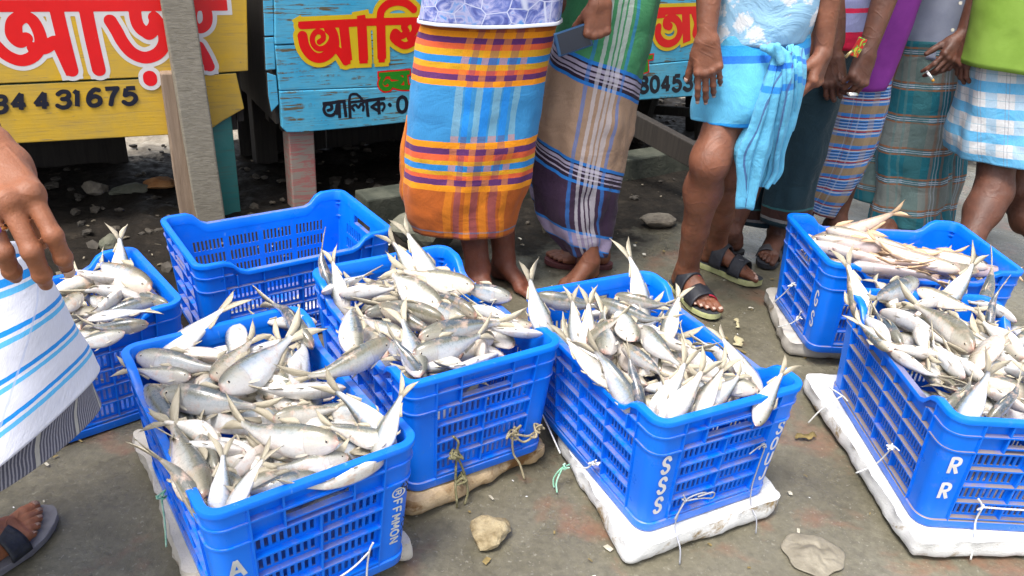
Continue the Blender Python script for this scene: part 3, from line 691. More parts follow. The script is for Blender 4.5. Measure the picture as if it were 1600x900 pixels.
# ================================================================== FISH CRATES
CL, CW, CH = 0.60, 0.40, 0.31       # outer length, width, height at the rim
INS = 0.020                         # taper at the foot
DROP = 0.040                        # the long sides dip in the middle
def crate_mat(name, dirt, seed, col=(0.001, 0.150, 0.78)):
    m, t, b = new_mat(name); co = tex_co(t, 'Object'); ge = nd(t, 'ShaderNodeNewGeometry')
    sx = nd(t, 'ShaderNodeSeparateXYZ'); t.links.new(ge.outputs['Normal'], sx.inputs[0])
    mp = nd(t, 'ShaderNodeMapping'); mp.inputs['Location'].default_value = (seed*1.7, seed*0.9, seed*2.3); t.links.new(co, mp.inputs['Vector']); co = mp.outputs[0]
    up = ramp(t, sx.outputs[2], [(0.45, (0, 0, 0)), (0.85, (1, 1, 1))])
    nz = ramp(t, noise(t, co, 16, 6, 0.7), [(0.50-dirt*0.25, (0, 0, 0)), (0.66-dirt*0.2, (1, 1, 1))])
    sm = ramp(t, noise(t, co, 24, 7, 0.75), [(0.60-dirt*.05, (0, 0, 0)), (0.78, (1, 1, 1))])
    v = ramp(t, noise(t, co, 5, 3), [(0.3, tuple(x*0.86 for x in col)), (0.7, (col[0]*1.5, col[1]*1.2, col[2]*1.08))])
    sz = nd(t, 'ShaderNodeSeparateXYZ'); t.links.new(tex_co(t, 'Object'), sz.inputs[0])
    low = ramp(t, sz.outputs[2], [(0.262, (1, 1, 1)), (0.292, (0, 0, 0))])     # dust settles on the ribs, fish and hands keep the rim clean
    mp3 = nd(t, 'ShaderNodeMapping'); mp3.inputs['Scale'].default_value = (1, 1, 0.25); t.links.new(co, mp3.inputs['Vector'])
    scr = ramp(t, noise(t, mp3.outputs[0], 70, 3, 0.6), [(0.68, (0, 0, 0)), (0.74, (1, 1, 1))])
    c1 = mixc(t, math_n(t, 'MULTIPLY', sm, 0.12+0.22*dirt), v, (0.17, 0.22, 0.34))
    c1 = mixc(t, math_n(t, 'MULTIPLY', scr, 0.45), c1, (0.14, 0.33, 0.74))
    d = math_n(t, 'MULTIPLY', math_n(t, 'MULTIPLY', up, nz), math_n(t, 'MULTIPLY', low, min(1.0, 0.35+dirt*0.6)))
    t.links.new(mixc(t, d, c1, (0.25, 0.195, 0.14)), b.inputs['Base Color'])
    t.links.new(ramp(t, noise(t, co, 20, 4), [(0.3, (0.26,)*3), (0.7, (0.42,)*3)]), b.inputs['Roughness'])
    b.inputs['Specular IOR Level'].default_value = 0.35
    b.inputs['Subsurface Weight'].default_value = 0.0
    bump(t, b, noise(t, co, 90, 3), 0.06, 0.002); return m
def taper(V):
    V = np.asarray(V, float).copy(); f = 1-np.clip(V[:, 2]/CH, 0, 1)
    V[:, 0] *= 1-f*INS/(CL/2); V[:, 1] *= 1-f*INS/(CW/2); return V
def rim_z(s_long, on_long):
    """height of the rim: dropped in the middle of the long sides"""
    if not on_long: return CH
    a = abs(s_long); e0, e1 = CL/2-0.085, CL/2-0.135
    t = np.clip((e0-a)/(e0-e1), 0, 1); t = t*t*(3-2*t); return CH-DROP*t
def rounded_path(hx, hy, r, n=7, step=0.02):
    P = []
    def line(a, b):
        L = np.hypot(b[0]-a[0], b[1]-a[1]); k = max(1, int(L/step))
        for i in range(k): P.append((a[0]+(b[0]-a[0])*i/k, a[1]+(b[1]-a[1])*i/k))
    cs = [(hx-r, -hy+r, -90), (hx-r, hy-r, 0), (-hx+r, hy-r, 90), (-hx+r, -hy+r, 180)]
    for k, (cx, cy, a0) in enumerate(cs):
        for i in range(n): a = math.radians(a0+90*i/n); P.append((cx+r*math.cos(a), cy+r*math.sin(a)))
        a = math.radians(a0+90); s = (cx+r*math.cos(a), cy+r*math.sin(a)); nx_ = cs[(k+1) % 4]; b = math.radians(nx_[2])
        line(s, (nx_[0]+r*math.cos(b), nx_[1]+r*math.sin(b)))
    return np.array(P)
def sweep_rect(mb, prof, zfun, hx=CL/2, hy=CW/2, r=0.040, keep=None):
    """prof: closed loop of (inward offset, dz); swept round the rounded rectangle"""
    path = rounded_path(hx, hy, r); n = len(path); nxt = np.roll(path, -1, 0)-np.roll(path, 1, 0); nxt /= np.linalg.norm(nxt, axis=1)[:, None]
    inw = np.stack([-nxt[:, 1], nxt[:, 0]], 1); V = []
    for i in range(n):
        on_long = abs(abs(path[i, 1])-hy) < 1e-4 or abs(path[i, 0]) < hx-r
        z = zfun(path[i, 0], on_long)
        for (o, dz) in prof: V.append((path[i, 0]+inw[i, 0]*o, path[i, 1]+inw[i, 1]*o, z+dz))
    m = len(prof); F = []
    for i in range(n):
        j = (i+1) % n
        if keep is not None and not (keep(path[i]) and keep(path[j])): continue
        for k in range(m): F.append((i*m+k, j*m+k, j*m+(k+1) % m, i*m+(k+1) % m))
    mb.add(V, F)
def slotted(mb, xs, zs, hole, y0, y1, top=None, flip=False):
    """a wall sheet with real openings between depth y0 (outside) and y1"""
    nx_, nz_ = len(xs), len(zs); idx = {}; V = []; F = []
    def vid(i, k, s):
        key = (i, k, s)
        if key not in idx:
            z = zs[k] if (top is None or k < nz_-1) else top(xs[i])
            idx[key] = len(V); V.append((xs[i], y0 if s == 0 else y1, z))
        return idx[key]
    solid = lambda i, k: 0 <= i < nx_-1 and 0 <= k < nz_-1 and not hole(i, k)
    for i in range(nx_-1):
        for k in range(nz_-1):
            if not solid(i, k): continue
            F.append((vid(i, k, 0), vid(i+1, k, 0), vid(i+1, k+1, 0), vid(i, k+1, 0)))
            F.append((vid(i, k+1, 1), vid(i+1, k+1, 1), vid(i+1, k, 1), vid(i, k, 1)))
            for (di, dk, a, b) in ((-1, 0, (i, k+1), (i, k)), (1, 0, (i+1, k), (i+1, k+1)), (0, -1, (i, k), (i+1, k)), (0, 1, (i+1, k+1), (i, k+1))):
                if not solid(i+di, k+dk): F.append((vid(*a, 0), vid(*b, 0), vid(*b, 1), vid(*a, 1))[::-1])
    mb.add(V, F)
def wall(length, half, ncell, long):
    """one wall in its own frame: x along, -y outside at -half; sheet with slots plus the raised ribs"""
    mb = MB(); col = 0.072; y0 = -half+0.014; y1 = y0+0.0035
    x0 = -length/2+col; x1 = length/2-col; cw = (x1-x0)/ncell
    z_rows = [0.030, 0.078, 0.126, 0.174, 0.222]; ztop = CH-0.078 if False else 0.222
    xs = [-length/2+0.016]; holes_x = set(); ns = 8
    xs.append(x0)
    for c in range(ncell):
        a = x0+c*cw+0.010; w = (cw-0.020)/(ns*2-1)
        for s in range(ns):
            xs += [a+2*s*w-w*0.1, a+(2*s+1)*w+w*0.1 if False else a+(2*s+1)*w]; holes_x.add(len(xs)-2)
    xs += [x1, length/2-0.016]; xs = np.array(xs)
    hx0, hx1 = -0.062, 0.062
    zs = [0.006]
    holes_z = set()
    for r in range(4):
        zs += [z_rows[r]+0.009, z_rows[r+1]-0.006]; holes_z.add(len(zs)-2)
    zs += [0.238, 0.268, CH-0.006]; slot_row = len(zs)-3
    zs = np.array(zs)
    def hole(i, k):
        if k in holes_z and i in holes_x: return True
        if not long and k == slot_row and xs[i] >= hx0 and xs[i+1] <= hx1: return True
        return False
    slotted(mb, xs, zs, hole, y0, y1, top=(lambda x: rim_z(x, True)-0.004) if long else None)
    yo = -half+0.0012; d = y0-yo
    for z in z_rows[:-1]:
        mb.box((0, yo+d/2, z), (x1-x0, d, 0.0042))
    for c in range(ncell+1):
        mb.box((x0+c*cw, yo+d/2+0.0006, 0.126), (0.0042, d-0.001, 0.192))
    if not long:     # short upright ribs in the collar and a lip round the hand slot
        for x in (-0.128+0.0, -0.066, 0.066, 0.128): mb.box((x, yo+d/2+0.0006, 0.263), (0.0040, d-0.001, 0.078))
        for z in (0.2362, 0.2698): mb.box((0, yo+d/2+0.0012, z), (0.128, d-0.002, 0.0036))
    else:
        for x in (-0.19, -0.114, -0.038, 0.038, 0.114, 0.19): mb.box((x, yo+d/2+0.0006, 0.244), (0.0040, d-0.001, 0.036))
    return mb
def make_crate_meshes():
    out = {}
    for key, long in (('side_wall', True), ('end_wall', False)):
        mb = wall(CL if long else CW, CW/2 if long else CL/2, 4 if long else 2, long); V = np.array(mb.V)
        for s in (0, 1):
            if long: R = np.array([(1, 0, 0), (0, 1, 0), (0, 0, 1.0)]) if s == 0 else np.array([(-1, 0, 0), (0, -1, 0), (0, 0, 1.0)])
            else: R = np.array([(0, -1, 0), (1, 0, 0), (0, 0, 1.0)]) if s == 0 else np.array([(0, 1, 0), (-1, 0, 0), (0, 0, 1.0)])
            out[(key, s)] = (taper(V @ R.T), mb.F)
    mb = MB(); sweep_rect(mb, [(0.000, -0.002), (0.0015, 0.0), (0.0165, 0.0), (0.018, -0.002), (0.018, -0.030), (0.0145, -0.030), (0.0145, -0.005), (0.004, -0.005), (0.004, -0.012), (0.000, -0.012)], rim_z)
    out[('rim', 0)] = (taper(mb.V), mb.F)
    mb = MB()
    sweep_rect(mb, [(0.0008, 0.002), (0.016, 0.002), (0.016, -0.002), (0.0008, -0.002)], lambda s, l: 0.2222)
    sweep_rect(mb, [(0.0008, 0.002), (0.016, 0.002), (0.016, -0.002), (0.0008, -0.002)], lambda s, l: 0.2665, keep=lambda p: not (abs(p[0]) < CL/2-0.10))
    out[('collar_rib', 0)] = (taper(mb.V), mb.F)
    mb = MB(); sweep_rect(mb, [(0.000, 0.022), (0.0025, 0.024), (0.015, 0.024), (0.018, 0.0), (0.002, 0.0), (0.000, 0.003)], lambda s, l: 0.0)
    xs = np.linspace(-CL/2+0.016, CL/2-0.016, 2); mb.box((0, 0, 0.006), (CL-0.034, CW-0.034, 0.006))
    out[('base', 0)] = (taper(mb.V), mb.F)
    for c, (sx, sy) in enumerate(((1, -1), (1, 1), (-1, 1), (-1, -1))):
        # plain rounded corner: profile from one wall round the corner to the other
        r = 0.034; o = 0.0045; w = 0.072; prof = []
        hx, hy = CL/2, CW/2
        prof.append((hx-w, hy-0.0005)); prof.append((hx-w, hy-o))
        for i in range(9): a = math.radians(90-90*i/8); prof.append((hx-o-r+r*math.cos(a), hy-o-r+r*math.sin(a)))
        prof += [(hx-o, hy-w), (hx-0.0005, hy-w)]
        inn = [(hx-w-0.003, hy-0.0005), (hx-w-0.003, hy-o-0.006)]+[(hx-o-r+(r-0.006)*math.cos(math.radians(90-90*i/8)), hy-o-r+(r-0.006)*math.sin(math.radians(90-90*i/8))) for i in range(9)]+[(hx-o-0.006, hy-w-0.003), (hx-0.0005, hy-w-0.003)]
        loop = prof+inn[::-1]; n = len(loop); V = []; F = []
        zs = [0.004, 0.08, 0.16, CH-0.008]
        for z in zs: V += [(sx*x, sy*y, z) for x, y in loop]
        for k in range(len(zs)-1):
            for i in range(n): F.append((k*n+i, k*n+(i+1) % n, (k+1)*n+(i+1) % n, (k+1)*n+i)[::(1 if sx*sy < 0 else -1)])
        m = len(prof)   # close the top between the two skins
        for i in range(m-1):
            q = (3*n+i, 3*n+i+1, 3*n+n-2-i, 3*n+n-1-i); F.append(q)
        out[('corner_post', c)] = (taper(V), F)
    return out
CM = make_crate_meshes(); CRATE_DATA = {}
def crate(loc, yaw, mat, label, group='blue plastic fish crates', tilt=(0, 0)):
    r = empty('fish_crate', loc); r.rotation_euler = (tilt[0], tilt[1], yaw)
    tag(r, label, 'crate', group)
    for (name, s), (V, F) in CM.items():
        me = mesh_data(name, V, F, smooth=(name == 'corner_post'), mats=[mat])
        o = bpy.data.objects.new(name, me); link(o, r)
        if name in ('corner_post',):
            pass
        if name in ('rim', 'base'):
            me.polygons.foreach_set('use_smooth', np.full(len(me.polygons), True))
            e = o.modifiers.new('edge split', 'EDGE_SPLIT'); e.split_angle = math.radians(50)
        if name == 'corner_post':
            e = o.modifiers.new('edge split', 'EDGE_SPLIT'); e.split_angle = math.radians(50)
    return r
M_letter = simple('greyish white stencil paint', (0.58, 0.56, 0.56), (0.68, 0.67, 0.68), 30, 0.6)
M_letter2 = simple('dull stencil paint', (0.40, 0.42, 0.42), (0.55, 0.56, 0.55), 30, 0.6)
M_ink = simple('black marker ink', (0.01, 0.012, 0.02), None, rough=0.5)
def end_text(root, end, col_side, txt, mat, z_top, size, gap, width, upright=True, name='lettering', shift=0.0, off=0.0009, strokes=None):
    """paint on a corner column of the +X (end=1) or -X (end=-1) face; col_side picks the column at -Y or +Y.
    upright: letters stand one under the other; else the word runs down the column, turned a quarter"""
    w, h = size; f = end; st = []
    if strokes is None:
        if upright:
            for k, ch in enumerate(txt): st += text_strokes(ch, (-w/2, z_top-h-(h+gap)*k), (1, 0), (0, 1), w, h, 0, width)
        else: st = text_strokes(txt, (-h/2, z_top), (0, -1), (1, 0), w, h, gap, width)
    else: st = strokes
    def to3(a, z):
        y = col_side*(CW/2-0.040+shift)
        # reading direction: seen from outside the +X face, right is +Y
        x = CL/2-0.0045-INS*(1-z/CH)+off
        return np.array([f*x, (y+f*a)*(1-(1-z/CH)*INS/(CW/2)), z])
    return lay_flat(name, st, 0.0011, to3, mat, root)
ZB_ = 0.056
M_cr = [crate_mat('blue crate plastic', d, k) for k, d in enumerate((0.30, 0.50, 0.45, 1.0, 0.65, 0.60, 0.50))]
deg = math.degrees
C1 = crate((-0.483, 1.285, ZB_), -0.925, M_cr[0], 'nearest blue crate of silver fish, letter A and a painted word down its front corners')
C2 = crate((-0.199, 1.690, ZB_), -0.988, M_cr[1], 'blue crate of silver fish tied with rope to a brown dirty slab')
C3 = crate((0.341, 1.618, ZB_), -1.077, M_cr[2], 'blue crate of silver fish with SSS painted down its front corner')
C4 = crate((1.120, 1.661, ZB_), -1.543, M_cr[3], 'dusty blue crate of silver fish with two letters R on its front corner')
C5 = crate((1.196, 2.311, ZB_), 0.059, M_cr[4], 'blue crate of slender pinkish fish behind the dusty lettered crate')
C6 = crate((-0.730, 2.222, 0.003), 0.638, M_cr[5], 'nearly empty blue crate standing below the two wooden posts')
C7 = crate((-1.160, 1.655, 0.003), 0.735, M_cr[6], 'blue crate of fish half hidden by the white cloth and the hand')
end_text(C3, 1, -1, 'SSS', M_letter, 0.213, (0.022, 0.044), 0.014, 0.0085)
end_text(C3, 1, 1, 'SOUJ', M_letter, 0.218, (0.018, 0.034), 0.011, 0.006)
end_text(C4, 1, -1, 'RR', M_letter, 0.205, (0.024, 0.044), 0.030, 0.0085)
end_text(C5, -1, -1, 'GS', M_letter, 0.200, (0.024, 0.050), 0.022, 0.0075)
end_text(C1, 1, -1, 'AS', M_letter2, 0.190, (0.030, 0.042), 0.014, 0.0085)
ring = [([(0.013*math.cos(a), 0.198+0.011*math.sin(a)) for a in np.linspace(0, 6.283, 22)], 0.0032)]
end_text(C1, 1, 1, 'R', M_letter2, 0.204, (0.012, 0.012), 0.002, 0.0032, upright=False, name='lettering')
end_text(C1, 1, 1, '', M_letter2, 0, (0, 0), 0, 0, strokes=ring, name='lettering', off=0.0012)
end_text(C1, 1, 1, 'FFMMON', M_letter2, 0.182, (0.017, 0.019), 0.003, 0.0042, upright=False, off=0.0009)
sq = [(smooth_stroke([(0.004, 0.222), (0.010, 0.216), (0.006, 0.210), (0.016, 0.206), (0.018, 0.196), (0.024, 0.192)], 6), 0.0022),
      (smooth_stroke([(0.014, 0.220), (0.018, 0.212), (0.013, 0.205)], 6), 0.0022),
      (smooth_stroke([(0.016, 0.130), (0.020, 0.120), (0.014, 0.112), (0.018, 0.100), (0.013, 0.09), (0.017, 0.075)], 6), 0.0018)]
end_text(C1, 1, 1, '', M_ink, 0, (0, 0), 0, 0, strokes=sq, name='ink_scrawl', off=0.0016)
# ------------------------------------------------------------------ foam slabs under the crates
def foam_mat(name, a, bcol, stain, lo):
    m, t, b = new_mat(name); co = tex_co(t, 'Object')
    ge = nd(t, 'ShaderNodeNewGeometry'); sx = nd(t, 'ShaderNodeSeparateXYZ'); t.links.new(ge.outputs['Normal'], sx.inputs[0])
    base = ramp(t, noise(t, co, 8, 5), [(0.3, a), (0.7, bcol)])
    s = ramp(t, noise(t, co, 11, 7, 0.7, 0.5), [(lo, (0, 0, 0)), (lo+0.10, (1, 1, 1))])
    sd_ = ramp(t, sx.outputs[2], [(0.2, (1, 1, 1)), (0.9, (0.35, 0.35, 0.35))])
    t.links.new(mixc(t, math_n(t, 'MULTIPLY', s, sd_), base, stain), b.inputs['Base Color']); b.inputs['Roughness'].default_value = 0.75
    vo = nd(t, 'ShaderNodeTexVoronoi'); vo.inputs['Scale'].default_value = 260; t.links.new(co, vo.inputs['Vector'])
    h = math_n(t, 'ADD', math_n(t, 'MULTIPLY', vo.outputs['Distance'], 0.4), noise(t, co, 30, 6, 0.7)); bump(t, b, h, 0.35, 0.006); return m
M_foam = foam_mat('white polystyrene', (0.58, 0.58, 0.56), (0.72, 0.72, 0.71), (0.27, 0.19, 0.09), 0.535)
M_foamb = foam_mat('brown stained polystyrene', (0.33, 0.215, 0.095), (0.52, 0.40, 0.25), (0.17, 0.08, 0.02), 0.47)
M_foamg = foam_mat('greyish polystyrene', (0.36, 0.33, 0.28), (0.50, 0.47, 0.42), (0.20, 0.155, 0.10), 0.52)
def slab(poly, z1, mat, label, seed, rnd=0.0045, rough=0.0055, group='foam slabs under the crates'):
    poly = np.array([np.asarray(p)[:2] for p in poly]); c = poly.mean(0)
    P = []; n = len(poly)
    for i in range(n):
        a, b, d = poly[i-1], poly[i], poly[(i+1) % n]; u = (a-b)/np.linalg.norm(a-b); v = (d-b)/np.linalg.norm(d-b); r = 0.03
        for t_ in np.linspace(0, 1, 6): P.append((b+u*r)*(1-t_)**2+2*b*t_*(1-t_)+(b+v*r)*t_**2)
        L = np.linalg.norm(d-b)-2*r; k = max(2, int(L/0.012))
        for j in range(1, k): P.append(b+v*(r+L*j/k))
    P = np.array(P); m = len(P); rings = []
    prof = [(0.012, 0.002), (0.003, 0.010), (0.0, z1*0.35), (-0.001, z1*0.6), (0.002, z1-rnd*0.45), (rnd*0.35, z1-rnd*0.12), (rnd, z1), (0.3, z1), (0.6, z1), (0.85, z1), (0.97, z1)]
    tn = np.roll(P, -1, 0)-np.roll(P, 1, 0); tn /= np.linalg.norm(tn, axis=1)[:, None]; inw = np.stack([-tn[:, 1], tn[:, 0]], 1)
    if np.mean(np.sum(inw*(c-P), 1)) < 0: inw = -inw
    V = []
    for k, (o, z) in enumerate(prof):
        q = P+inw*o if o < 0.05 else c+(P+inw*rnd-c)*(1-o)
        p3 = np.c_[q, np.full(m, z)]
        d = fbm(np.c_[P, np.full(m, z*0.8)], 22, seed, 4)*rough+fbm(np.c_[P, np.full(m, 0)], 5, seed+3, 2)*rough*0.8
        if k < 7: p3[:, :2] -= inw*d[:, None]
        if k >= 5: p3[:, 2] -= np.abs(fbm(p3, 12, seed+5, 3))*rough*0.35*(1 if k < 9 else 0.3)
        V.append(p3)
    ch = np.clip(fbm(np.c_[P, np.zeros(m)], 55, seed+9, 2)-0.60, 0, 1)*0.016      # broken chips along the edge
    for k in (4, 5, 6): V[k][:, :2] += inw*ch[:, None]*(0.5 if k == 4 else 1); V[k][:, 2] -= ch*0.25
    V = np.vstack(V); F = [(k*m+i, k*m+(i+1) % m, (k+1)*m+(i+1) % m, (k+1)*m+i) for k in range(len(prof)-1) for i in range(m)]
    F.append([(len(prof)-1)*m+i for i in range(m)])
    if True:
        a2 = sum(poly[i][0]*poly[(i+1) % n][1]-poly[(i+1) % n][0]*poly[i][1] for i in range(n))
        if a2 < 0: F = [f[::-1] for f in F]
    o = mesh_obj('foam_slab', V, F, mat, None, True); e = o.modifiers.new('edge split', 'EDGE_SPLIT'); e.split_angle = math.radians(38)
    return tag(o, label, 'foam slab', group)
def para(*px):
    q = [at_z(x, y, 0.004) for x, y in px]
    return q+[q[0]+q[2]-q[1]]
slab(para((866, 694), (978, 889), (1216, 802)), 0.0535, M_foam, 'clean white foam slab tied under the crate lettered SSS', 2)
slab(para((1250, 606), (1424, 876), (1690, 868)), 0.0535, M_foam, 'white foam slab with an orange stain under the dusty RR crate', 5)
slab(para((500, 640), (640, 812), (858, 716)), 0.0535, M_foamb, 'brown stained rounded foam slab roped under a fish crate', 8, rnd=0.022, rough=0.010)
slab(para((207, 697), (296, 925), (655, 880)), 0.0535, M_foamg, 'greyish foam slab jutting out left of the nearest crate', 11, rough=0.009)
slab(para((1192, 468), (1226, 556), (1560, 575)), 0.0535, M_foamg, 'stained foam slab under the crate of pinkish fish', 14, rough=0.006)
# ------------------------------------------------------------------ strings tying crates to slabs
M_twine = simple('white plastic twine', (0.62, 0.62, 0.60), None, rough=0.5); M_rope = simple('frayed olive rope', (0.10, 0.095, 0.035), (0.30, 0.27, 0.15), 60, 0.9, bmp=0.5)
M_gtw = simple('green plastic twine', (0.10, 0.42, 0.24), (0.4, 0.6, 0.48), 60, 0.5); M_grt = simple('grey plastic twine', (0.30, 0.31, 0.34), None, rough=0.5); M_tan = simple('frayed tan rope', (0.22, 0.18, 0.10), (0.36, 0.31, 0.2), 60, 0.9)
def local(root, x, y, z):
    c, s = math.cos(root.rotation_euler[2]), math.sin(root.rotation_euler[2]); l = root.location; k = 1-(1-z/CH)*INS/(CL/2)
    return np.array([l[0]+c*x*k-s*y*k, l[1]+s*x*k+c*y*k, l[2]+z])
def cord(lines, r, mat, label, name='cord', n=6):
    m = MB()
    for L in lines: m.tube(catmull(L, max(6, len(L)*7)), r, n)
    return tag(m.build(name, mat, smooth=True), label, 'cord', 'cords tying the crates to the slabs')
def knot(p, r, seed, loops=9):
    q = np.random.default_rng(seed); return [np.asarray(p)+q.normal(size=3)*r for _ in range(loops)]
E_ = CL/2+0.004
def outp(root, y, z, o=0.004): return local(root, CL/2+o, y, z)
def outl(root, x, z, o=0.004): return local(root, x, -CW/2-o, z)
a = outp(C3, 0.118, 0.165); cord([[outp(C3, 0.075, 0.155), outp(C3, 0.10, 0.17), a, outp(C3, 0.119, 0.11, 0.005), outp(C3, 0.121, 0.045, 0.006), outp(C3, 0.122, 0.0, 0.02), outp(C3, 0.120, -0.02, 0.05), outp(C3, 0.118, -0.052, 0.065)], knot(a, 0.006, 1)], 0.0016, M_grt, 'grey cord knotted on the right half of the SSS crate front', n=5)
a = outp(C3, -0.085, 0.070); cord([[outp(C3, -0.02, 0.075, 0.012), outp(C3, -0.05, 0.088, 0.012), a, outp(C3, -0.10, 0.02, 0.006), outp(C3, -0.108, 0.0, 0.02), outp(C3, -0.116, -0.02, 0.055), outp(C3, -0.120, -0.054, 0.07)], [a, outp(C3, -0.05, 0.075, 0.015), outp(C3, -0.015, 0.065, 0.016), outp(C3, -0.02, 0.085, 0.018), outp(C3, -0.06, 0.082, 0.014)], [a, outp(C3, -0.112, 0.03, 0.012)], knot(a, 0.006, 2)], 0.0019, M_grt, 'grey cord with a bunched loop beside the letters SSS', n=5)
a = outl(C3, 0.10, 0.062); cord([[outl(C3, -0.27, 0.065), outl(C3, -0.15, 0.03, 0.008), outl(C3, -0.03, -0.002, 0.02)], [outl(C3, 0.12, 0.085, .012), a, outl(C3, 0.085, 0.035, 0.012), outl(C3, 0.05, 0.018, 0.02)], knot(a, 0.005, 3, 7)], 0.0022, M_twine, 'white twine on the long left side of the SSS crate', n=5)
cord([[outl(C3, 0.02, 0.0, 0.02), outl(C3, 0.025, -0.002, 0.05), outl(C3, 0.02, -0.03, 0.066), outl(C3, 0.03, -0.05, 0.07)], [outl(C3, 0.025, 0.0, 0.045), outl(C3, 0.035, -0.03, 0.066), outl(C3, 0.05, -0.05, 0.072)], knot(outl(C3, 0.025, 0.003, 0.04), 0.005, 4, 7)], 0.0022, M_gtw, 'green twine hanging over the edge of the clean white slab', n=5)
a = outp(C2, -0.075, 0.085, 0.008); cord([[outp(C2, -0.085, 0.14, 0.004), outp(C2, -0.072, 0.12, 0.008), a, outp(C2, -0.08, 0.0, 0.022), outp(C2, -0.084, -0.03, 0.04), outp(C2, -0.08, -0.055, 0.035)], [a, outp(C2, -0.055, 0.03, 0.014), outp(C2, -0.05, -0.02, 0.032), outp(C2, -0.058, -0.054, 0.036)], knot(a, 0.009, 5, 14), knot(outp(C2, -0.055, 0.02, 0.016), 0.010, 7, 12)], 0.0030, M_rope, 'olive rope knotted on the front of the crate above the brown slab')
a = outp(C2, 0.085, 0.085, 0.008); cord([[outp(C2, 0.17, 0.085), outp(C2, 0.13, 0.07, 0.01), a, outp(C2, 0.09, 0.03, 0.008), outp(C2, 0.105, 0.0, 0.022), outp(C2, 0.115, -0.04, 0.04)], knot(a, 0.011, 6, 14), knot(outp(C2, 0.155, 0.08, 0.010), 0.010, 8, 10), [a, outp(C2, 0.115, 0.06, 0.015), outp(C2, 0.16, 0.075, 0.012)]], 0.0028, M_tan, 'tan rope knotted near the right corner of the roped crate')
a = outp(C1, 0.095, 0.082, 0.006); cord([[a, outp(C1, 0.06, 0.06, 0.008), outp(C1, -0.005, 0.035, 0.008), outp(C1, -0.10, 0.0, 0.03)], [outp(C1, 0.102, 0.105, 0.008), a, outp(C1, 0.092, 0.03, 0.005), outp(C1, 0.09, -0.02, 0.012)]], 0.0022, M_twine, 'white twine tied across the front of the nearest crate', n=5)
cord([[outl(C1, -0.02, 0.12, 0.01), outl(C1, -0.03, 0.10, 0.014), outl(C1, -0.02, 0.05, 0.02), outl(C1, -0.01, -0.004, 0.03)], [outl(C1, -0.02, 0.11, 0.012), outl(C1, -0.06, 0.09, 0.02)], knot(outl(C1, -0.025, 0.11, 0.012), 0.006, 9, 7)], 0.002, M_gtw, 'green twine tied to the left side of the nearest crate', n=5)
a = outp(C4, -0.062, 0.075, 0.006); cord([[outp(C4, -0.078, 0.098), a, outp(C4, -0.060, 0.03, 0.006), outp(C4, -0.062, -0.002, 0.03), outp(C4, -0.064, -0.05, 0.05)], [a, outp(C4, 0.02, 0.073, 0.006), outp(C4, 0.09, 0.075, 0.006)], knot(a, 0.005, 10, 7)], 0.0024, M_twine, 'white twine tied beside the two letters R', n=5)
a = outl(C4, 0.135, 0.10, 0.006); cord([[outl(C4, 0.16, 0.112), a, outl(C4, 0.11, 0.03, 0.02), outl(C4, 0.10, -0.01, 0.06)], knot(a, 0.006, 11, 9)], 0.002, M_twine, 'white twine knotted on the long left side of the dusty crate', n=5)
a = outl(C4, -0.165, 0.05, 0.012); cord([[outl(C4, -0.24, 0.03, 0.02), outl(C4, -0.21, 0.045, 0.03), a, outl(C4, -0.13, 0.055, 0.01)], [a, outl(C4, -0.17, 0.0, 0.06), outl(C4, -0.175, -0.05, 0.09)]], 0.0022, M_twine, 'white twine looped at the back left of the dusty crate', n=5)
def outm(y, z, o=0.004): return local(C5, -CL/2-o, y, z)
a = outm(0.02, 0.13, 0.006); cord([[outm(-0.01, 0.145), a, outm(0.05, 0.09, 0.01), outm(0.09, 0.03, 0.03)], knot(a, 0.006, 12, 7)], 0.002, M_twine, 'white twine high on the end of the pinkish fish crate', n=5)
a = outm(-0.075, 0.06, 0.006); cord([[outm(-0.085, 0.09), a, outm(-0.06, 0.03, 0.02), outm(-0.03, 0.0, 0.05)], knot(a, 0.005, 13, 7)], 0.002, M_twine, 'white twine low on the end of the pinkish fish crate', n=5)
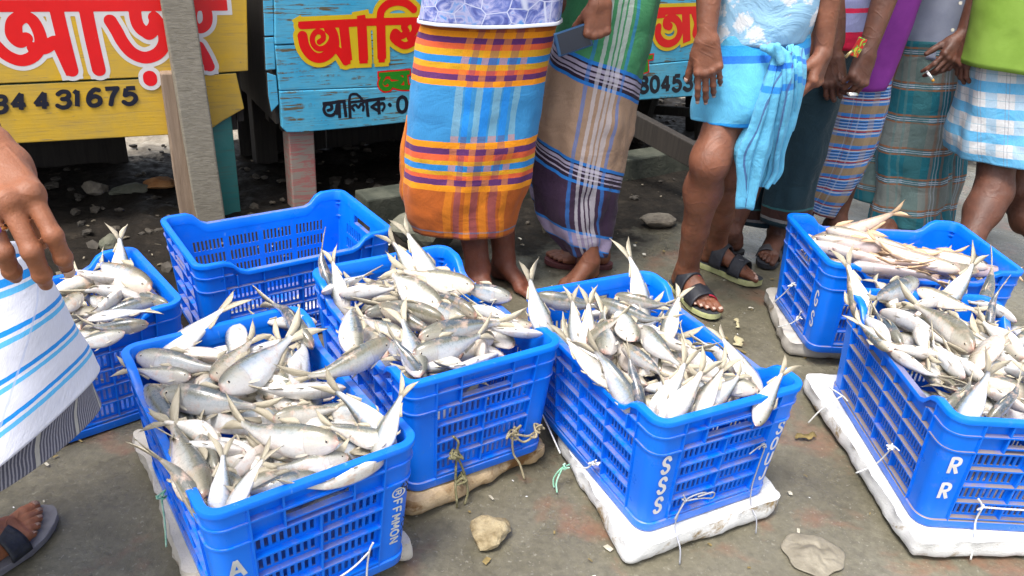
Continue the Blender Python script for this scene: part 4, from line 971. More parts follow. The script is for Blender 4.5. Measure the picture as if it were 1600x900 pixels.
# ================================================================== FISH
def fish_mat(name, back, side, belly, fin, warm=0.0):
    """u runs tail to head in x, v from the back (0) to the belly (1)"""
    m, t, b = new_mat(name); uv = tex_co(t, 'UV'); sx = nd(t, 'ShaderNodeSeparateXYZ'); t.links.new(uv, sx.inputs[0])
    oi = nd(t, 'ShaderNodeObjectInfo'); rnd = oi.outputs['Random']
    co = tex_co(t, 'Object'); mp = nd(t, 'ShaderNodeMapping'); t.links.new(co, mp.inputs['Vector'])
    cb = nd(t, 'ShaderNodeCombineXYZ'); t.links.new(math_n(t, 'MULTIPLY', rnd, 7.0), cb.inputs[0]); t.links.new(cb.outputs[0], mp.inputs['Location'])
    n1 = noise(t, mp.outputs[0], 26, 5, 0.65); n2 = noise(t, mp.outputs[0], 70, 4, 0.6); n3 = noise(t, mp.outputs[0], 11, 3)
    v = math_n(t, 'ADD', sx.outputs[1], math_n(t, 'MULTIPLY', math_n(t, 'SUBTRACT', n1, 0.5), 0.17))
    v = math_n(t, 'ADD', v, math_n(t, 'MULTIPLY', math_n(t, 'SUBTRACT', rnd, 0.45), 0.20))
    ol = tuple(0.5*x+0.5*y for x, y in zip(back, (0.21, 0.19, 0.095)))
    body = ramp(t, v, [(0.09, back), (0.22, ol), (0.34, side), (0.50, tuple(0.5*(x+y) for x, y in zip(side, belly))), (0.68, belly), (0.97, belly)])
    pk = ramp(t, n3, [(0.52, (0, 0, 0)), (0.70, (1, 1, 1))])
    body = mixc(t, math_n(t, 'MULTIPLY', pk, 0.58+warm), body, (0.64, 0.45, 0.35))
    sh = ramp(t, n2, [(0.58, (0, 0, 0)), (0.72, (1, 1, 1))]); body = mixc(t, math_n(t, 'MULTIPLY', sh, 0.22), body, (0.76, 0.76, 0.75))
    # head: olive-grey crown, pinkish snout
    hd = ramp(t, sx.outputs[0], [(0.76, (0, 0, 0)), (0.80, (1, 1, 1))])
    hcol = ramp(t, sx.outputs[1], [(0.10, (0.14, 0.13, 0.085)), (0.42, (0.46, 0.43, 0.35)), (0.8, (0.62, 0.56, 0.50))])
    body = mixc(t, math_n(t, 'MULTIPLY', hd, 0.75), body, hcol)
    gl = ramp(t, math_n(t, 'ADD', sx.outputs[0], math_n(t, 'MULTIPLY', math_n(t, 'SUBTRACT', sx.outputs[1], 0.5), -0.05)), [(0.770, (0, 0, 0)), (0.776, (1, 1, 1)), (0.786, (0, 0, 0))])
    body = mixc(t, math_n(t, 'MULTIPLY', gl, 0.40), body, (0.25, 0.16, 0.12))
    sn = ramp(t, sx.outputs[0], [(0.955, (0, 0, 0)), (0.99, (1, 1, 1))]); body = mixc(t, math_n(t, 'MULTIPLY', sn, 0.5), body, (0.50, 0.22, 0.17))
    pd = ramp(t, sx.outputs[0], [(0.20, (1, 1, 1)), (0.36, (0, 0, 0))]); body = mixc(t, math_n(t, 'MULTIPLY', pd, 0.45), body, fin)
    tint = ramp(t, math_n(t, 'FRACT', math_n(t, 'MULTIPLY', rnd, 13.7)), [(0.0, (0.74, 0.77, 0.82)), (0.35, (0.95, 0.96, 0.98)), (0.75, (1.0, 0.97, 0.92)), (1.0, (0.92, 0.83, 0.76))])
    body = mixc(t, 1.0, body, tint, 'MULTIPLY')
    t.links.new(body, b.inputs['Base Color'])
    b.inputs['Roughness'].default_value = 0.28; b.inputs['Specular IOR Level'].default_value = 0.6; b.inputs['Metallic'].default_value = 0.0
    t.links.new(ramp(t, n1, [(0.3, (0.20,)*3), (0.7, (0.40,)*3)]), b.inputs['Roughness'])
    b.inputs['Coat Weight'].default_value = 0.6; b.inputs['Coat Roughness'].default_value = 0.10
    # scales: rows of small overlapping arcs
    mps = nd(t, 'ShaderNodeMapping'); mps.inputs['Scale'].default_value = (46, 22, 1); t.links.new(uv, mps.inputs['Vector'])
    vo = nd(t, 'ShaderNodeTexVoronoi'); vo.inputs['Scale'].default_value = 1.0; vo.inputs['Randomness'].default_value = 0.35; t.links.new(mps.outputs[0], vo.inputs['Vector'])
    bump(t, b, math_n(t, 'ADD', math_n(t, 'MULTIPLY', vo.outputs['Distance'], 0.6), math_n(t, 'MULTIPLY', n2, 0.6)), 0.30, 0.0015)
    return m
def fin_mat(name, a, c):
    m, t, b = new_mat(name); uv = tex_co(t, 'UV')
    mp = nd(t, 'ShaderNodeMapping'); mp.inputs['Scale'].default_value = (1.5, 26, 1); t.links.new(uv, mp.inputs['Vector'])
    t.links.new(ramp(t, noise(t, mp.outputs[0], 2.5, 4), [(0.3, a), (0.7, c)]), b.inputs['Base Color']); b.inputs['Roughness'].default_value = 0.4
    bump(t, b, noise(t, mp.outputs[0], 2.5, 3), 0.4, 0.002)
    b.inputs['Subsurface Weight'].default_value = 0.0; return m
F_silver = [fish_mat('silver fish skin', (0.075, 0.09, 0.092), (0.30, 0.325, 0.32), (0.73, 0.71, 0.68), (0.46, 0.40, 0.30)),
            fish_mat('silver blue fish skin', (0.050, 0.070, 0.090), (0.24, 0.29, 0.335), (0.73, 0.73, 0.73), (0.42, 0.38, 0.31)),
            fish_mat('pale fish skin', (0.13, 0.13, 0.11), (0.42, 0.41, 0.37), (0.78, 0.75, 0.70), (0.55, 0.45, 0.33), 0.25)]
F_pink = fish_mat('pinkish catfish skin', (0.33, 0.25, 0.22), (0.50, 0.38, 0.34), (0.66, 0.54, 0.50), (0.58, 0.42, 0.28), 0.1)
F_fin = fin_mat('greyish yellow fin', (0.30, 0.255, 0.165), (0.54, 0.485, 0.38)); F_fin2 = fin_mat('orange fin', (0.46, 0.27, 0.12), (0.60, 0.46, 0.32))
F_pec = fin_mat('pale fin', (0.42, 0.38, 0.29), (0.62, 0.58, 0.50)); F_eye = simple('fish eye', (0.010, 0.010, 0.012), None, rough=0.08); F_iris = simple('fish iris', (0.50, 0.47, 0.40), (0.40, 0.28, 0.18), 300, 0.2)
HILSA = dict(x=[0, .03, .08, .16, .26, .38, .50, .62, .74, .82, .90, .96, .99, 1.0],
             top=[.032, .031, .033, .044, .068, .096, .120, .130, .126, .116, .094, .066, .040, .008],
             bot=[.032, .031, .034, .048, .080, .116, .146, .158, .148, .128, .098, .066, .042, .010],
             wid=[.012, .018, .026, .042, .058, .072, .082, .085, .080, .072, .054, .034, .018, .004], tail=0.27, fork=0.17, spread=0.155)
CAT = dict(x=[0, .03, .08, .16, .28, .40, .52, .64, .74, .84, .92, .97, .99, 1.0],
           top=[.018, .020, .026, .036, .048, .058, .066, .070, .070, .066, .052, .034, .018, .004],
           bot=[.018, .021, .030, .048, .070, .088, .095, .094, .088, .076, .058, .036, .020, .006],
           wid=[.008, .012, .018, .028, .038, .048, .055, .060, .064, .066, .058, .040, .022, .006], tail=0.15, fork=0.10, spread=0.085)
def fish_mesh(name, S, bend, droop, tail_tw, seed, ns=26, nr=14, fin_scale=1.0):
    """length 1 from the tail tips to the snout: tail fork at x<0.2, body beyond; +Z back, +X head. uv: u length, v back to belly"""
    rr = np.random.default_rng(seed); tl = S['tail']; V = []; UV = []; F = []; MI = []
    def warp(p):
        x = p[0]; s = (x-0.55); y = p[1]+bend*(s*s)*(1.0 if x < .55 else .5); z = p[2]+droop*(s*s)
        if x < tl+0.1: y += tail_tw*(tl+0.1-x)
        return (x-0.5, y, z)
    q = np.linspace(0, 1, ns)**0.92
    for i, u in enumerate(q):
        a = np.interp(u, S['x'], S['top']); b_ = np.interp(u, S['x'], S['bot']); w = np.interp(u, S['x'], S['wid']); x = tl*0.8+u*(1-tl*0.8)
        for k in range(nr):
            th = 2*math.pi*k/nr; c, s = math.cos(th), math.sin(th)
            z = (a if c > 0 else b_)*c; y = w*np.sign(s)*abs(s)**0.85
            if c < -0.55: y *= 0.72
            V.append(warp((x, y, z))); UV.append((x, (1-c)/2))
    for i in range(ns-1):
        for k in range(nr): F.append((i*nr+k, (i+1)*nr+k, (i+1)*nr+(k+1) % nr, i*nr+(k+1) % nr)); MI.append(0)
    F.append(list(range(nr))[::-1]); MI.append(0); F.append([(ns-1)*nr+k for k in range(nr)]); MI.append(0)
    def fin(pts, th, mi=1):
        """thin solid from a fan of rows: pts rows of (x, z) from root to edge"""
        b0 = len(V); R = len(pts); C = len(pts[0])
        for sgn in (1, -1):
            for i, row in enumerate(pts):
                for j, (x, z) in enumerate(row):
                    tt = th*(1-0.75*i/(R-1)); wv = 0.006*math.sin(j*1.9+seed)*i/(R-1)
                    V.append(warp((x, sgn*tt+wv, z))); UV.append((i/(R-1), j/(C-1)+x))
        n = R*C
        for i in range(R-1):
            for j in range(C-1):
                a = b0+i*C+j; F.append((a, a+1, a+C+1, a+C)); F.append((a+n, a+n+C, a+n+C+1, a+n+1)); MI.extend([mi, mi])
        edge = [(0, j) for j in range(C)]+[(i, C-1) for i in range(1, R)]+[(R-1, j) for j in range(C-2, -1, -1)]+[(i, 0) for i in range(R-2, 0, -1)]
        for (i, j), (i2, j2) in zip(edge, edge[1:]+edge[:1]):
            a, c = b0+i*C+j, b0+i2*C+j2; F.append((a, a+n, c+n, c)); MI.append(mi)
    r0 = S['top'][0]; sp = S['spread']
    for sg in (1, -1):      # the two lobes of the forked tail
        s2 = sp*rr.uniform(0.85, 1.1)
        fin([[(tl*0.95, sg*0.002), (tl*0.92, sg*r0*0.55), (tl*0.88, sg*r0*1.15)], [(tl*0.62, sg*0.002), (tl*0.61, sg*s2*0.24), (tl*0.60, sg*s2*0.46)],
             [(tl*0.42, sg*s2*0.10), (tl*0.39, sg*s2*0.38), (tl*0.36, sg*s2*0.68)], [(tl*0.20, sg*s2*0.46), (tl*0.16, sg*s2*0.66), (tl*0.12, sg*s2*0.88)], [(0.0, sg*s2*0.985), (-0.01, sg*s2*1.0), (-0.015, sg*s2*1.015)]], 0.0075)
    X = lambda u: tl*0.8+u*(1-tl*0.8); T = lambda u: np.interp(u, S['x'], S['top']); B = lambda u: np.interp(u, S['x'], S['bot'])
    us = [.62, .56, .50, .45]; hs = [.038, .034, .024, .014]      # dorsal, folded back
    fin([[(X(u), T(u)-.006) for u in us], [(X(u)-.02, T(u)+h*.5*fin_scale) for u, h in zip(us, hs)], [(X(u)-.055, T(u)+h*fin_scale) for u, h in zip(us, hs)]], 0.004)
    us = [.30, .24, .18, .12]; hs = [.03, .026, .02, .012]
    fin([[(X(u), -B(u)+.006) for u in us], [(X(u)-.02, -B(u)-h*fin_scale) for u, h in zip(us, hs)]], 0.004)
    us = [.55, .53, .51]
    fin([[(X(u), -B(u)+.006) for u in us], [(X(u)-.03, -B(u)-.02) for u in us], [(X(u)-.055, -B(u)-.03) for u in us]], 0.004)
    return V, F, MI, UV
def pect(S, sg):
    tl = S['tail']; X = lambda u: tl*0.8+u*(1-tl*0.8)
    w = np.interp(.76, S['x'], S['wid']); b = np.interp(.76, S['x'], S['bot'])
    P = []
    for i in range(4):
        for j in range(3): P.append((X(.765)-0.5-0.028*i, sg*(w*0.80+0.004+0.004*i), -b*0.50-0.012*i-(j-1)*(0.006+0.007*math.sin(i*1.1))))
    F = [(i*3+j, i*3+j+1, i*3+j+4, i*3+j+3) for i in range(3) for j in range(2)]; return P, F
FISH = {'hilsa': [], 'cat': []}
for k, (bd, dr, tw) in enumerate([(0.0, 0.0, 0.0), (0.30, 0.04, 0.25), (-0.30, 0.0, -0.2), (0.12, 0.20, 0.35), (-0.14, -0.20, 0.15), (0.45, 0.05, -0.1), (-0.42, 0.1, 0.1), (0.05, -0.05, -0.45)]):
    for sp_n, S in (('hilsa', HILSA), ('cat', CAT)):
        V, F, MI, UV = fish_mesh('fish', S, bd, dr, tw, 11+k); d = []
        mats = ([F_silver[k % 3], F_fin] if sp_n == 'hilsa' else [F_pink, F_fin2])
        body = mesh_data('fish', V, F, True, mats, MI, UV)
        w = np.interp(.90, S['x'], S['wid']); tl = S['tail']; ex = tl*0.8+.905*(1-tl*0.8); sx_ = ex-.55
        def eye(sg):
            m = MB(); V2 = []; F2 = []; yo = bd*sx_*sx_*.5; zo = dr*sx_*sx_
            for ring_, (r, h) in enumerate(((.0185, 0), (.018, .005), (.011, .0085), (.0105, .009), (.006, .0105), (0.001, .011))):
                for a in range(10): V2.append((ex-.5+r*math.cos(a*.6283), yo+sg*(w*.80+h-0.002), zo+.018+r*math.sin(a*.6283)))
            for i in range(5):
                for a in range(10): F2.append((i*10+a, i*10+(a+1) % 10, (i+1)*10+(a+1) % 10, (i+1)*10+a)[::sg])
            return mesh_data('eye', V2, F2, True, [F_iris, F_eye], [0 if i < 2 else 1 for i in range(5) for a in range(10)])
        P1_, PF = pect(S, 1); P2_, _ = pect(S, -1)
        FISH[sp_n].append((body, eye(1), eye(-1), mesh_data('pectoral_fin', P1_, PF, True, [F_pec]), mesh_data('pectoral_fin', P2_, PF, True, [F_pec])))
VIEW_N = np.array([0.0, -0.55, 0.83])
nfish = 0
def put_fish(head, tail, roll, label, group, kind='hilsa', var=None, parts=True, fat=1.0):
    """roll: 0 lies on its side with the back up-left in the view, 90 shows the back, 180 the back downwards, 270 the belly"""
    global nfish
    head, tail = np.asarray(head, float), np.asarray(tail, float); a = head-tail; L = np.linalg.norm(a); a /= L
    n = VIEW_N-a*(VIEW_N @ a); n /= np.linalg.norm(n); h = np.cross(n, a)
    up_im = np.array([-0.35, 0.55, 0.75]) if abs(a[2]) > .6 else np.array([-0.1, 1.0, 0.1])
    if h @ up_im < 0: h = -h
    r = math.radians(roll); zax = math.cos(r)*h+math.sin(r)*n; yax = np.cross(zax, a)
    lst = FISH[kind]; v = lst[(nfish*5+3) % len(lst) if var is None else var]; nfish += 1
    o = bpy.data.objects.new('fish', v[0]); link(o)
    M = Matrix([[a[i]*L, yax[i]*L*fat, zax[i]*L*fat, (head[i]+tail[i])/2] for i in range(3)]+[[0, 0, 0, 1]])
    o.matrix_world = M; tag(o, label, 'fish', group)
    if parts:
        for nm, me in (('eye', v[1]), ('eye', v[2]), ('pectoral_fin', v[3]), ('pectoral_fin', v[4])):
            link(bpy.data.objects.new(nm, me), o)
    return o
# ---- fish traced from the photograph: head px, tail px, height above the rim at head and tail (mm), roll, note
LST = {}
LST['C1'] = (C1, 'in the nearest crate', [
 (250, 610, 330, 690, -50, -50, 40), (420, 560, 350, 640, -60, -60, 20), (500, 620, 400, 690, -50, -50, 200), (560, 730, 440, 770, -50, -50, 20), (400, 730, 280, 690, -45, -45, 10), (420, 500, 330, 560, -50, -50, 30), (480, 560, 400, 640, -50, -50, 60),
 (318, 790, 262, 640, -30, -26, 20), (345, 690, 258, 655, -20, -20, 200), (390, 775, 300, 715, -30, -28, 10), (330, 740, 300, 640, -26, -26, 30), (300, 590, 225, 580, -32, -32, 10), (480, 600, 430, 520, -32, -32, 20), (580, 650, 520, 640, -24, -26, 20), (232, 606, 300, 700, -30, -35, 60), (262, 549, 420, 562, -32, -30, 300), (368, 503, 372, 602, -12, -35, 200), (212, 557, 375, 582, -22, -25, 25),
 (330, 598, 405, 520, -18, -18, 30), (495, 505, 395, 505, -20, -22, 240), (488, 542, 421, 453, -8, 18, 80), (462, 612, 480, 520, -14, -20, 285),
 (345, 617, 474, 516, 2, -6, 25), (540, 612, 368, 612, -14, -16, 280), (612, 538, 448, 612, 26, 2, 60), (250, 614, 442, 642, -4, -12, 20),
 (425, 655, 540, 635, -16, -18, 40), (318, 800, 234, 672, -52, 10, 75), (385, 705, 240, 690, -20, -20, 280), (265, 540, 375, 460, -30, 28, 330),
 (600, 672, 505, 585, -8, 30, 255), (613, 692, 492, 662, -6, -8, 20), (527, 701, 328, 659, 6, -2, 30), (612, 706, 640, 588, -6, 70, 290),
 (545, 715, 420, 734, -22, -24, 10), (610, 715, 440, 788, -30, -26, 280), (500, 745, 380, 770, -34, -32, 20), (420, 700, 350, 760, -34, -38, 240), (337, 815, 350, 700, -45, 32, 300), (348, 816, 426, 688, -34, 12, 285)])
LST['C2'] = (C2, 'in the roped crate', [
 (600, 560, 520, 460, -50, -50, 20), (720, 560, 640, 470, -50, -50, 30), (800, 540, 720, 480, -45, -45, 20), (620, 460, 540, 440, -50, -50, 20), (700, 590, 620, 560, -45, -45, 10),
 (500, 458, 588, 425, -14, -12, 290), (512, 452, 487, 366, -30, 40, 80), (520, 472, 513, 384, -30, 35, 280), (642, 425, 607, 360, -10, 45, 200), (673, 430, 622, 338, -10, 60, 250),
 (530, 462, 640, 450, -6, -8, 250), (742, 450, 605, 418, 2, 4, 25), (800, 465, 690, 440, -12, -8, 30), (822, 522, 728, 466, -14, -10, 290), (800, 500, 700, 470, -12, -10, 260),
 (630, 526, 570, 500, -20, -20, 10), (592, 481, 705, 530, -4, -10, 60), (570, 490, 640, 476, -8, -10, 60), (682, 481, 592, 414, 14, 8, 20), (698, 498, 568, 463, 10, 4, 75),
 (728, 502, 640, 460, 4, 0, 40), (746, 490, 655, 450, 10, 6, 70), (551, 551, 547, 456, -6, 14, 15), (848, 525, 748, 512, -4, -8, 280), (830, 512, 740, 496, -6, -6, 30),
 (640, 560, 590, 520, -20, -20, 40), (720, 566, 660, 574, -22, -22, 200), (780, 556, 700, 580, -16, -22, 285), (658, 588, 627, 486, -14, 12, 10), (668, 596, 608, 520, -18, 14, 70), (652, 528, 808, 495, 10, 6, 50), (648, 560, 780, 517, 4, 6, 35)])
LST['C3'] = (C3, 'in the crate lettered SSS', [
 (900, 540, 980, 500, -50, -50, 20), (1000, 580, 940, 500, -50, -50, 40), (1080, 600, 1000, 560, -50, -50, 20), (1120, 600, 1060, 540, -45, -45, 20), (1150, 600, 1060, 620, -45, -45, 20), (960, 560, 900, 520, -50, -50, 10),
 (1003, 480, 983, 368, -20, 60, 290), (848, 508, 816, 410, -30, 30, 270), (836, 466, 960, 480, -8, -10, 60), (868, 536, 892, 446, -26, 30, 270), (892, 548, 922, 446, -20, 32, 250),
 (960, 464, 1065, 484, -2, -4, 70), (928, 470, 1060, 514, 6, 0, 80), (1042, 516, 1064, 448, -12, 32, 240), (990, 512, 1115, 565, -14, -14, 280), (1130, 610, 1050, 520, -18, -16, 260),
 (950, 557, 938, 480, -10, -12, 30), (992, 533, 952, 464, 2, -6, 20), (912, 534, 978, 486, 2, 6, 70), (930, 592, 858, 512, -26, 20, 280), (905, 545, 985, 590, -18, -18, 290), (1012, 605, 930, 575, -22, -22, 280),
 (972, 540, 1056, 596, -8, -14, 55), (997, 512, 1078, 588, 4, -6, 40), (1150, 580, 1090, 520, -16, -8, 280), (1168, 585, 1115, 508, -12, 30, 280), (1196, 612, 1128, 535, -14, -4, 285), (1184, 610, 1068, 585, -10, -10, 20),
 (974, 625, 918, 516, -32, 22, 60), (996, 630, 976, 530, -30, 16, 80), (1010, 644, 1090, 543, -22, 28, 280), (1190, 640, 1232, 560, -30, 40, 200), (1120, 642, 1155, 588, -22, 16, 250), (1094, 648, 1146, 550, -26, 30, 250), (1042, 655, 1118, 553, -24, 26, 285)])
LST['C4'] = (C4, 'in the dusty RR crate', [
 (1400, 520, 1480, 560, -50, -50, 20), (1500, 520, 1580, 580, -50, -50, 30), (1560, 640, 1480, 600, -50, -50, 20), (1400, 500, 1460, 470, -50, -50, 20), (1640, 600, 1560, 560, -45, -45, 20), (1640, 540, 1560, 500, -40, -40, 20), (1680, 620, 1600, 640, -40, -40, 20),
 (1345, 482, 1316, 388, -34, 40, 280), (1390, 470, 1362, 430, -20, 26, 240), (1390, 540, 1338, 480, -24, -20, 285), (1412, 540, 1358, 475, -14, -8, 65), (1396, 550, 1348, 512, -20, -18, 200), (1378, 482, 1518, 552, -8, -12, 280),
 (1390, 548, 1478, 600, -22, -26, 280), (1480, 470, 1400, 480, -14, -14, 270), (1432, 454, 1548, 494, 2, -8, 30), (1526, 548, 1418, 460, 2, 2, 78), (1436, 440, 1340, 474, 16, -6, 40), (1475, 460, 1538, 392, -16, 40, 260), (1545, 505, 1558, 432, -20, 40, 70), (1520, 450, 1560, 400, -26, 36, 60),
 (1590, 500, 1500, 460, -10, -10, 280), (1600, 560, 1520, 490, -12, -10, 285), (1432, 504, 1452, 572, -2, -14, 280), (1470, 560, 1390, 540, -14, -14, 270), (1508, 592, 1436, 520, -12, -4, 275), (1540, 600, 1470, 540, -12, -10, 280), (1585, 580, 1500, 560, -12, -14, 10),
 (1522, 574, 1580, 502, 2, 24, 290), (1640, 600, 1530, 560, -8, -10, 280), (1630, 520, 1560, 540, -8, -8, 20), (1610, 640, 1540, 610, -16, -16, 280), (1476, 642, 1526, 596, -18, 8, 70), (1560, 660, 1592, 608, -20, 22, 60), (1640, 640, 1590, 560, -14, 20, 270), (1498, 650, 1562, 556, -22, 40, 275)])
LST['C7'] = (C7, 'in the crate behind the white cloth', [
 (130, 520, 60, 470, -50, -50, 20), (220, 490, 140, 460, -50, -50, 20), (100, 470, 40, 500, -45, -45, 20), (180, 450, 100, 420, -40, -40, 20), (160, 520, 60, 540, -40, -40, 20), (40, 520, -40, 480, -40, -40, 20),
 (190, 428, 189, 350, -30, 60, 280), (232, 452, 126, 398, -6, 0, 25), (190, 440, 95, 420, -10, -8, 280), (228, 470, 110, 440, -10, -8, 270), (266, 480, 196, 452, -10, -4, 70), (132, 458, 70, 500, 0, -8, 40), (196, 456, 116, 512, 4, -8, 275),
 (245, 470, 150, 490, -4, -8, 60), (135, 497, 252, 482, 2, -4, 330), (232, 508, 122, 514, -2, -8, 65), (196, 522, 120, 538, -6, -12, 15), (80, 540, 20, 500, -6, -12, 15), (60, 470, -20, 500, -6, -12, 275)])
LST['C5'] = (C5, 'in the crate of pinkish fish', [
 (1340, 380, 1440, 400, -50, -50, 20), (1400, 400, 1500, 420, -50, -50, 20), (1300, 390, 1400, 420, -40, -40, 20), (1470, 420, 1560, 420, -40, -40, 20),
 (1275, 372, 1416, 328, -34, 24, 20), (1275, 372, 1430, 395, -4, -8, 20), (1262, 378, 1440, 432, -8, -12, 280), (1290, 358, 1470, 405, 0, -10, 30), (1300, 392, 1430, 420, -2, -14, 290), (1500, 425, 1350, 375, -8, 4, 15), (1330, 415, 1420, 428, -10, -14, 280),
 (1545, 415, 1425, 390, -8, -10, 20), (1530, 428, 1440, 412, -12, -12, 70), (1360, 372, 1480, 424, 4, -10, 20)])
LST['C6'] = (C6, 'at the bottom of the nearly empty crate', [])
SINGLE = {('C1', 24): 'fish bridging from the nearest crate over to the rim of the roped crate', ('C1', 29): 'tan fish with its tail raised over the back left rim of the nearest crate',
 ('C1', 33): 'white fish with its forked tail standing over the right rim of the nearest crate', ('C1', 32): 'large spotted silver fish lying across the middle of the nearest crate',
 ('C1', 22): 'plump fish lying diagonally with head down at the centre of the nearest crate', ('C1', 17): 'fish in the nearest crate furthest to the left, head against the rim', ('C1', 20): 'dark knife-like fish standing against the back right corner of the nearest crate',
 ('C1', 27): 'dark blue fish leaning along the left rim of the nearest crate', ('C1', 39): 'white bellied fish, foremost in the nearest crate', ('C1', 38): 'thin white fish with upright tail beside the foremost fish of the nearest crate', ('C1', 31): 'broad pale fish facing right at the front right of the nearest crate', ('C1', 25): 'big headed fish with pinkish flank lying at the left of the nearest crate',
 ('C2', 9): 'white fish with its tail highest over the back of the roped crate', ('C2', 8): 'white fish with raised tail just left of the tallest tail in the roped crate', ('C2', 18): 'silver fish with open red gill on top of the roped crate heap', ('C2', 22): 'plump fish hanging head down over the left rim of the roped crate', ('C2', 19): 'long dark backed fish on top of the roped crate heap',
 ('C2', 30): 'upper of two parallel dark backed fish on the right of the roped crate', ('C2', 31): 'lower of two parallel dark backed fish on the right of the roped crate', ('C2', 6): 'dark fish standing on its head at the back left of the roped crate', ('C2', 7): 'pale fish tail up beside the dark upright one in the roped crate',
 ('C3', 6): 'tan fish with the tallest forked tail at the back of the SSS crate', ('C3', 7): 'white fish leaning out over the back left corner of the SSS crate', ('C3', 12): 'long dark fish lying across the back of the SSS crate', ('C3', 34): 'big white bellied fish, foremost in the SSS crate', ('C3', 30): 'white bellied fish beside the foremost one in the SSS crate', ('C3', 31): 'fish whose pink tail sticks out at the front right corner of the SSS crate',
 ('C3', 28): 'blue grey fish leaning on the left rim of the SSS crate', ('C3', 23): 'blue grey fish at the centre of the SSS crate', ('C4', 7): 'white fish with tail raised over the back left corner of the dusty crate', ('C4', 35): 'large fish with a broad raised tail, foremost in the dusty crate', ('C4', 16): 'dark backed fish lying diagonally across the dusty crate', ('C4', 12): 'big white bellied fish at the middle of the dusty crate', ('C4', 17): 'grey fish lying along the back left of the dusty crate', ('C4', 18): 'tan tailed fish reaching from the dusty crate towards the pinkish fish',
 ('C7', 6): 'fish with its forked tail upright in the crate behind the white cloth', ('C5', 4): 'pinkish fish with ragged orange tail raised at the back of its crate', ('C5', 11): 'pale headed fish at the right end of the crate of pinkish fish'}
SKIP = {'C1': (27,), 'C3': (7, 31)}
for key, (cr, where, L) in LST.items():
    zr = cr.location[2]+CH; c, s = math.cos(cr.rotation_euler[2]), math.sin(cr.rotation_euler[2]); cat = key == 'C5'
    for i, (hx, hy, tx, ty, hz, tz, roll) in enumerate(L):
        # the heap mounds a little in the middle of the crate
        H = at_z(hx, hy, zr+hz/1000); T = at_z(tx, ty, zr+tz/1000)
        if tz-hz > 28 and roll > 200: roll = 335 if i % 2 else 205
        if tz-hz > 30:      # a raised tail stands over its own body: keep its pixel but bring it close to the head
            g = at_z(hx, hy, zr+hz/1000); d = ray(tx, ty); k = ((g-CAM_O) @ np.array([d[0], d[1], 0])+0.085*np.linalg.norm(d[:2]))/(d[0]**2+d[1]**2); T = CAM_O+d*k
        if tz-hz > 28:      # the head end goes on down into the heap
            H = H+(H-T)*0.30; q = H-np.array(cr.location); lx = np.clip(c*q[0]+s*q[1], -.262, .262); ly = np.clip(-s*q[0]+c*q[1], -.165, .165)
            if i not in SKIP.get(key, ()): H = np.array([cr.location[0]+c*lx-s*ly, cr.location[1]+s*lx+c*ly, H[2]])
        dv = H-T; Ln = np.linalg.norm(dv); lo, hi = (0.28, 0.42) if cat else (0.16, 0.30)
        if Ln < lo or Ln > hi: T = H-dv/Ln*np.clip(Ln, lo, hi)
        lab = SINGLE.get((key, i)); grp = None
        if lab is None:
            kind = ('pinkish slender fish' if cat else 'tail raised silver fish' if tz-hz > 28 else 'dark backed silver fish' if 45 <= roll <= 110 else 'pale bellied silver fish' if 230 <= roll <= 340 else 'silver fish')
            q = (H+T)/2-np.array(cr.location); lx, ly = c*q[0]+s*q[1], -s*q[0]+c*q[1]
            if key in ('C5', 'C7'): fb, lr = -ly/.20, lx/.30
            else: fb, lr = lx/.30, ly/.20
            pos = ('front' if fb > .33 else 'back' if fb < -.33 else 'middle')+(' left' if lr < -.3 else ' right' if lr > .3 else '')
            lab = kind+' at the '+pos+' '+where.replace('in the', 'of the', 1); grp = kind+' at the '+pos+' '+where.replace('in the', 'of the', 1)
        put_fish(H, T, roll+RNG.uniform(-6, 6), lab, grp or 'fish heaped '+where, 'cat' if cat else 'hilsa', fat=1.0 if cat else RNG.uniform(0.84, 0.98), parts=i > 4)
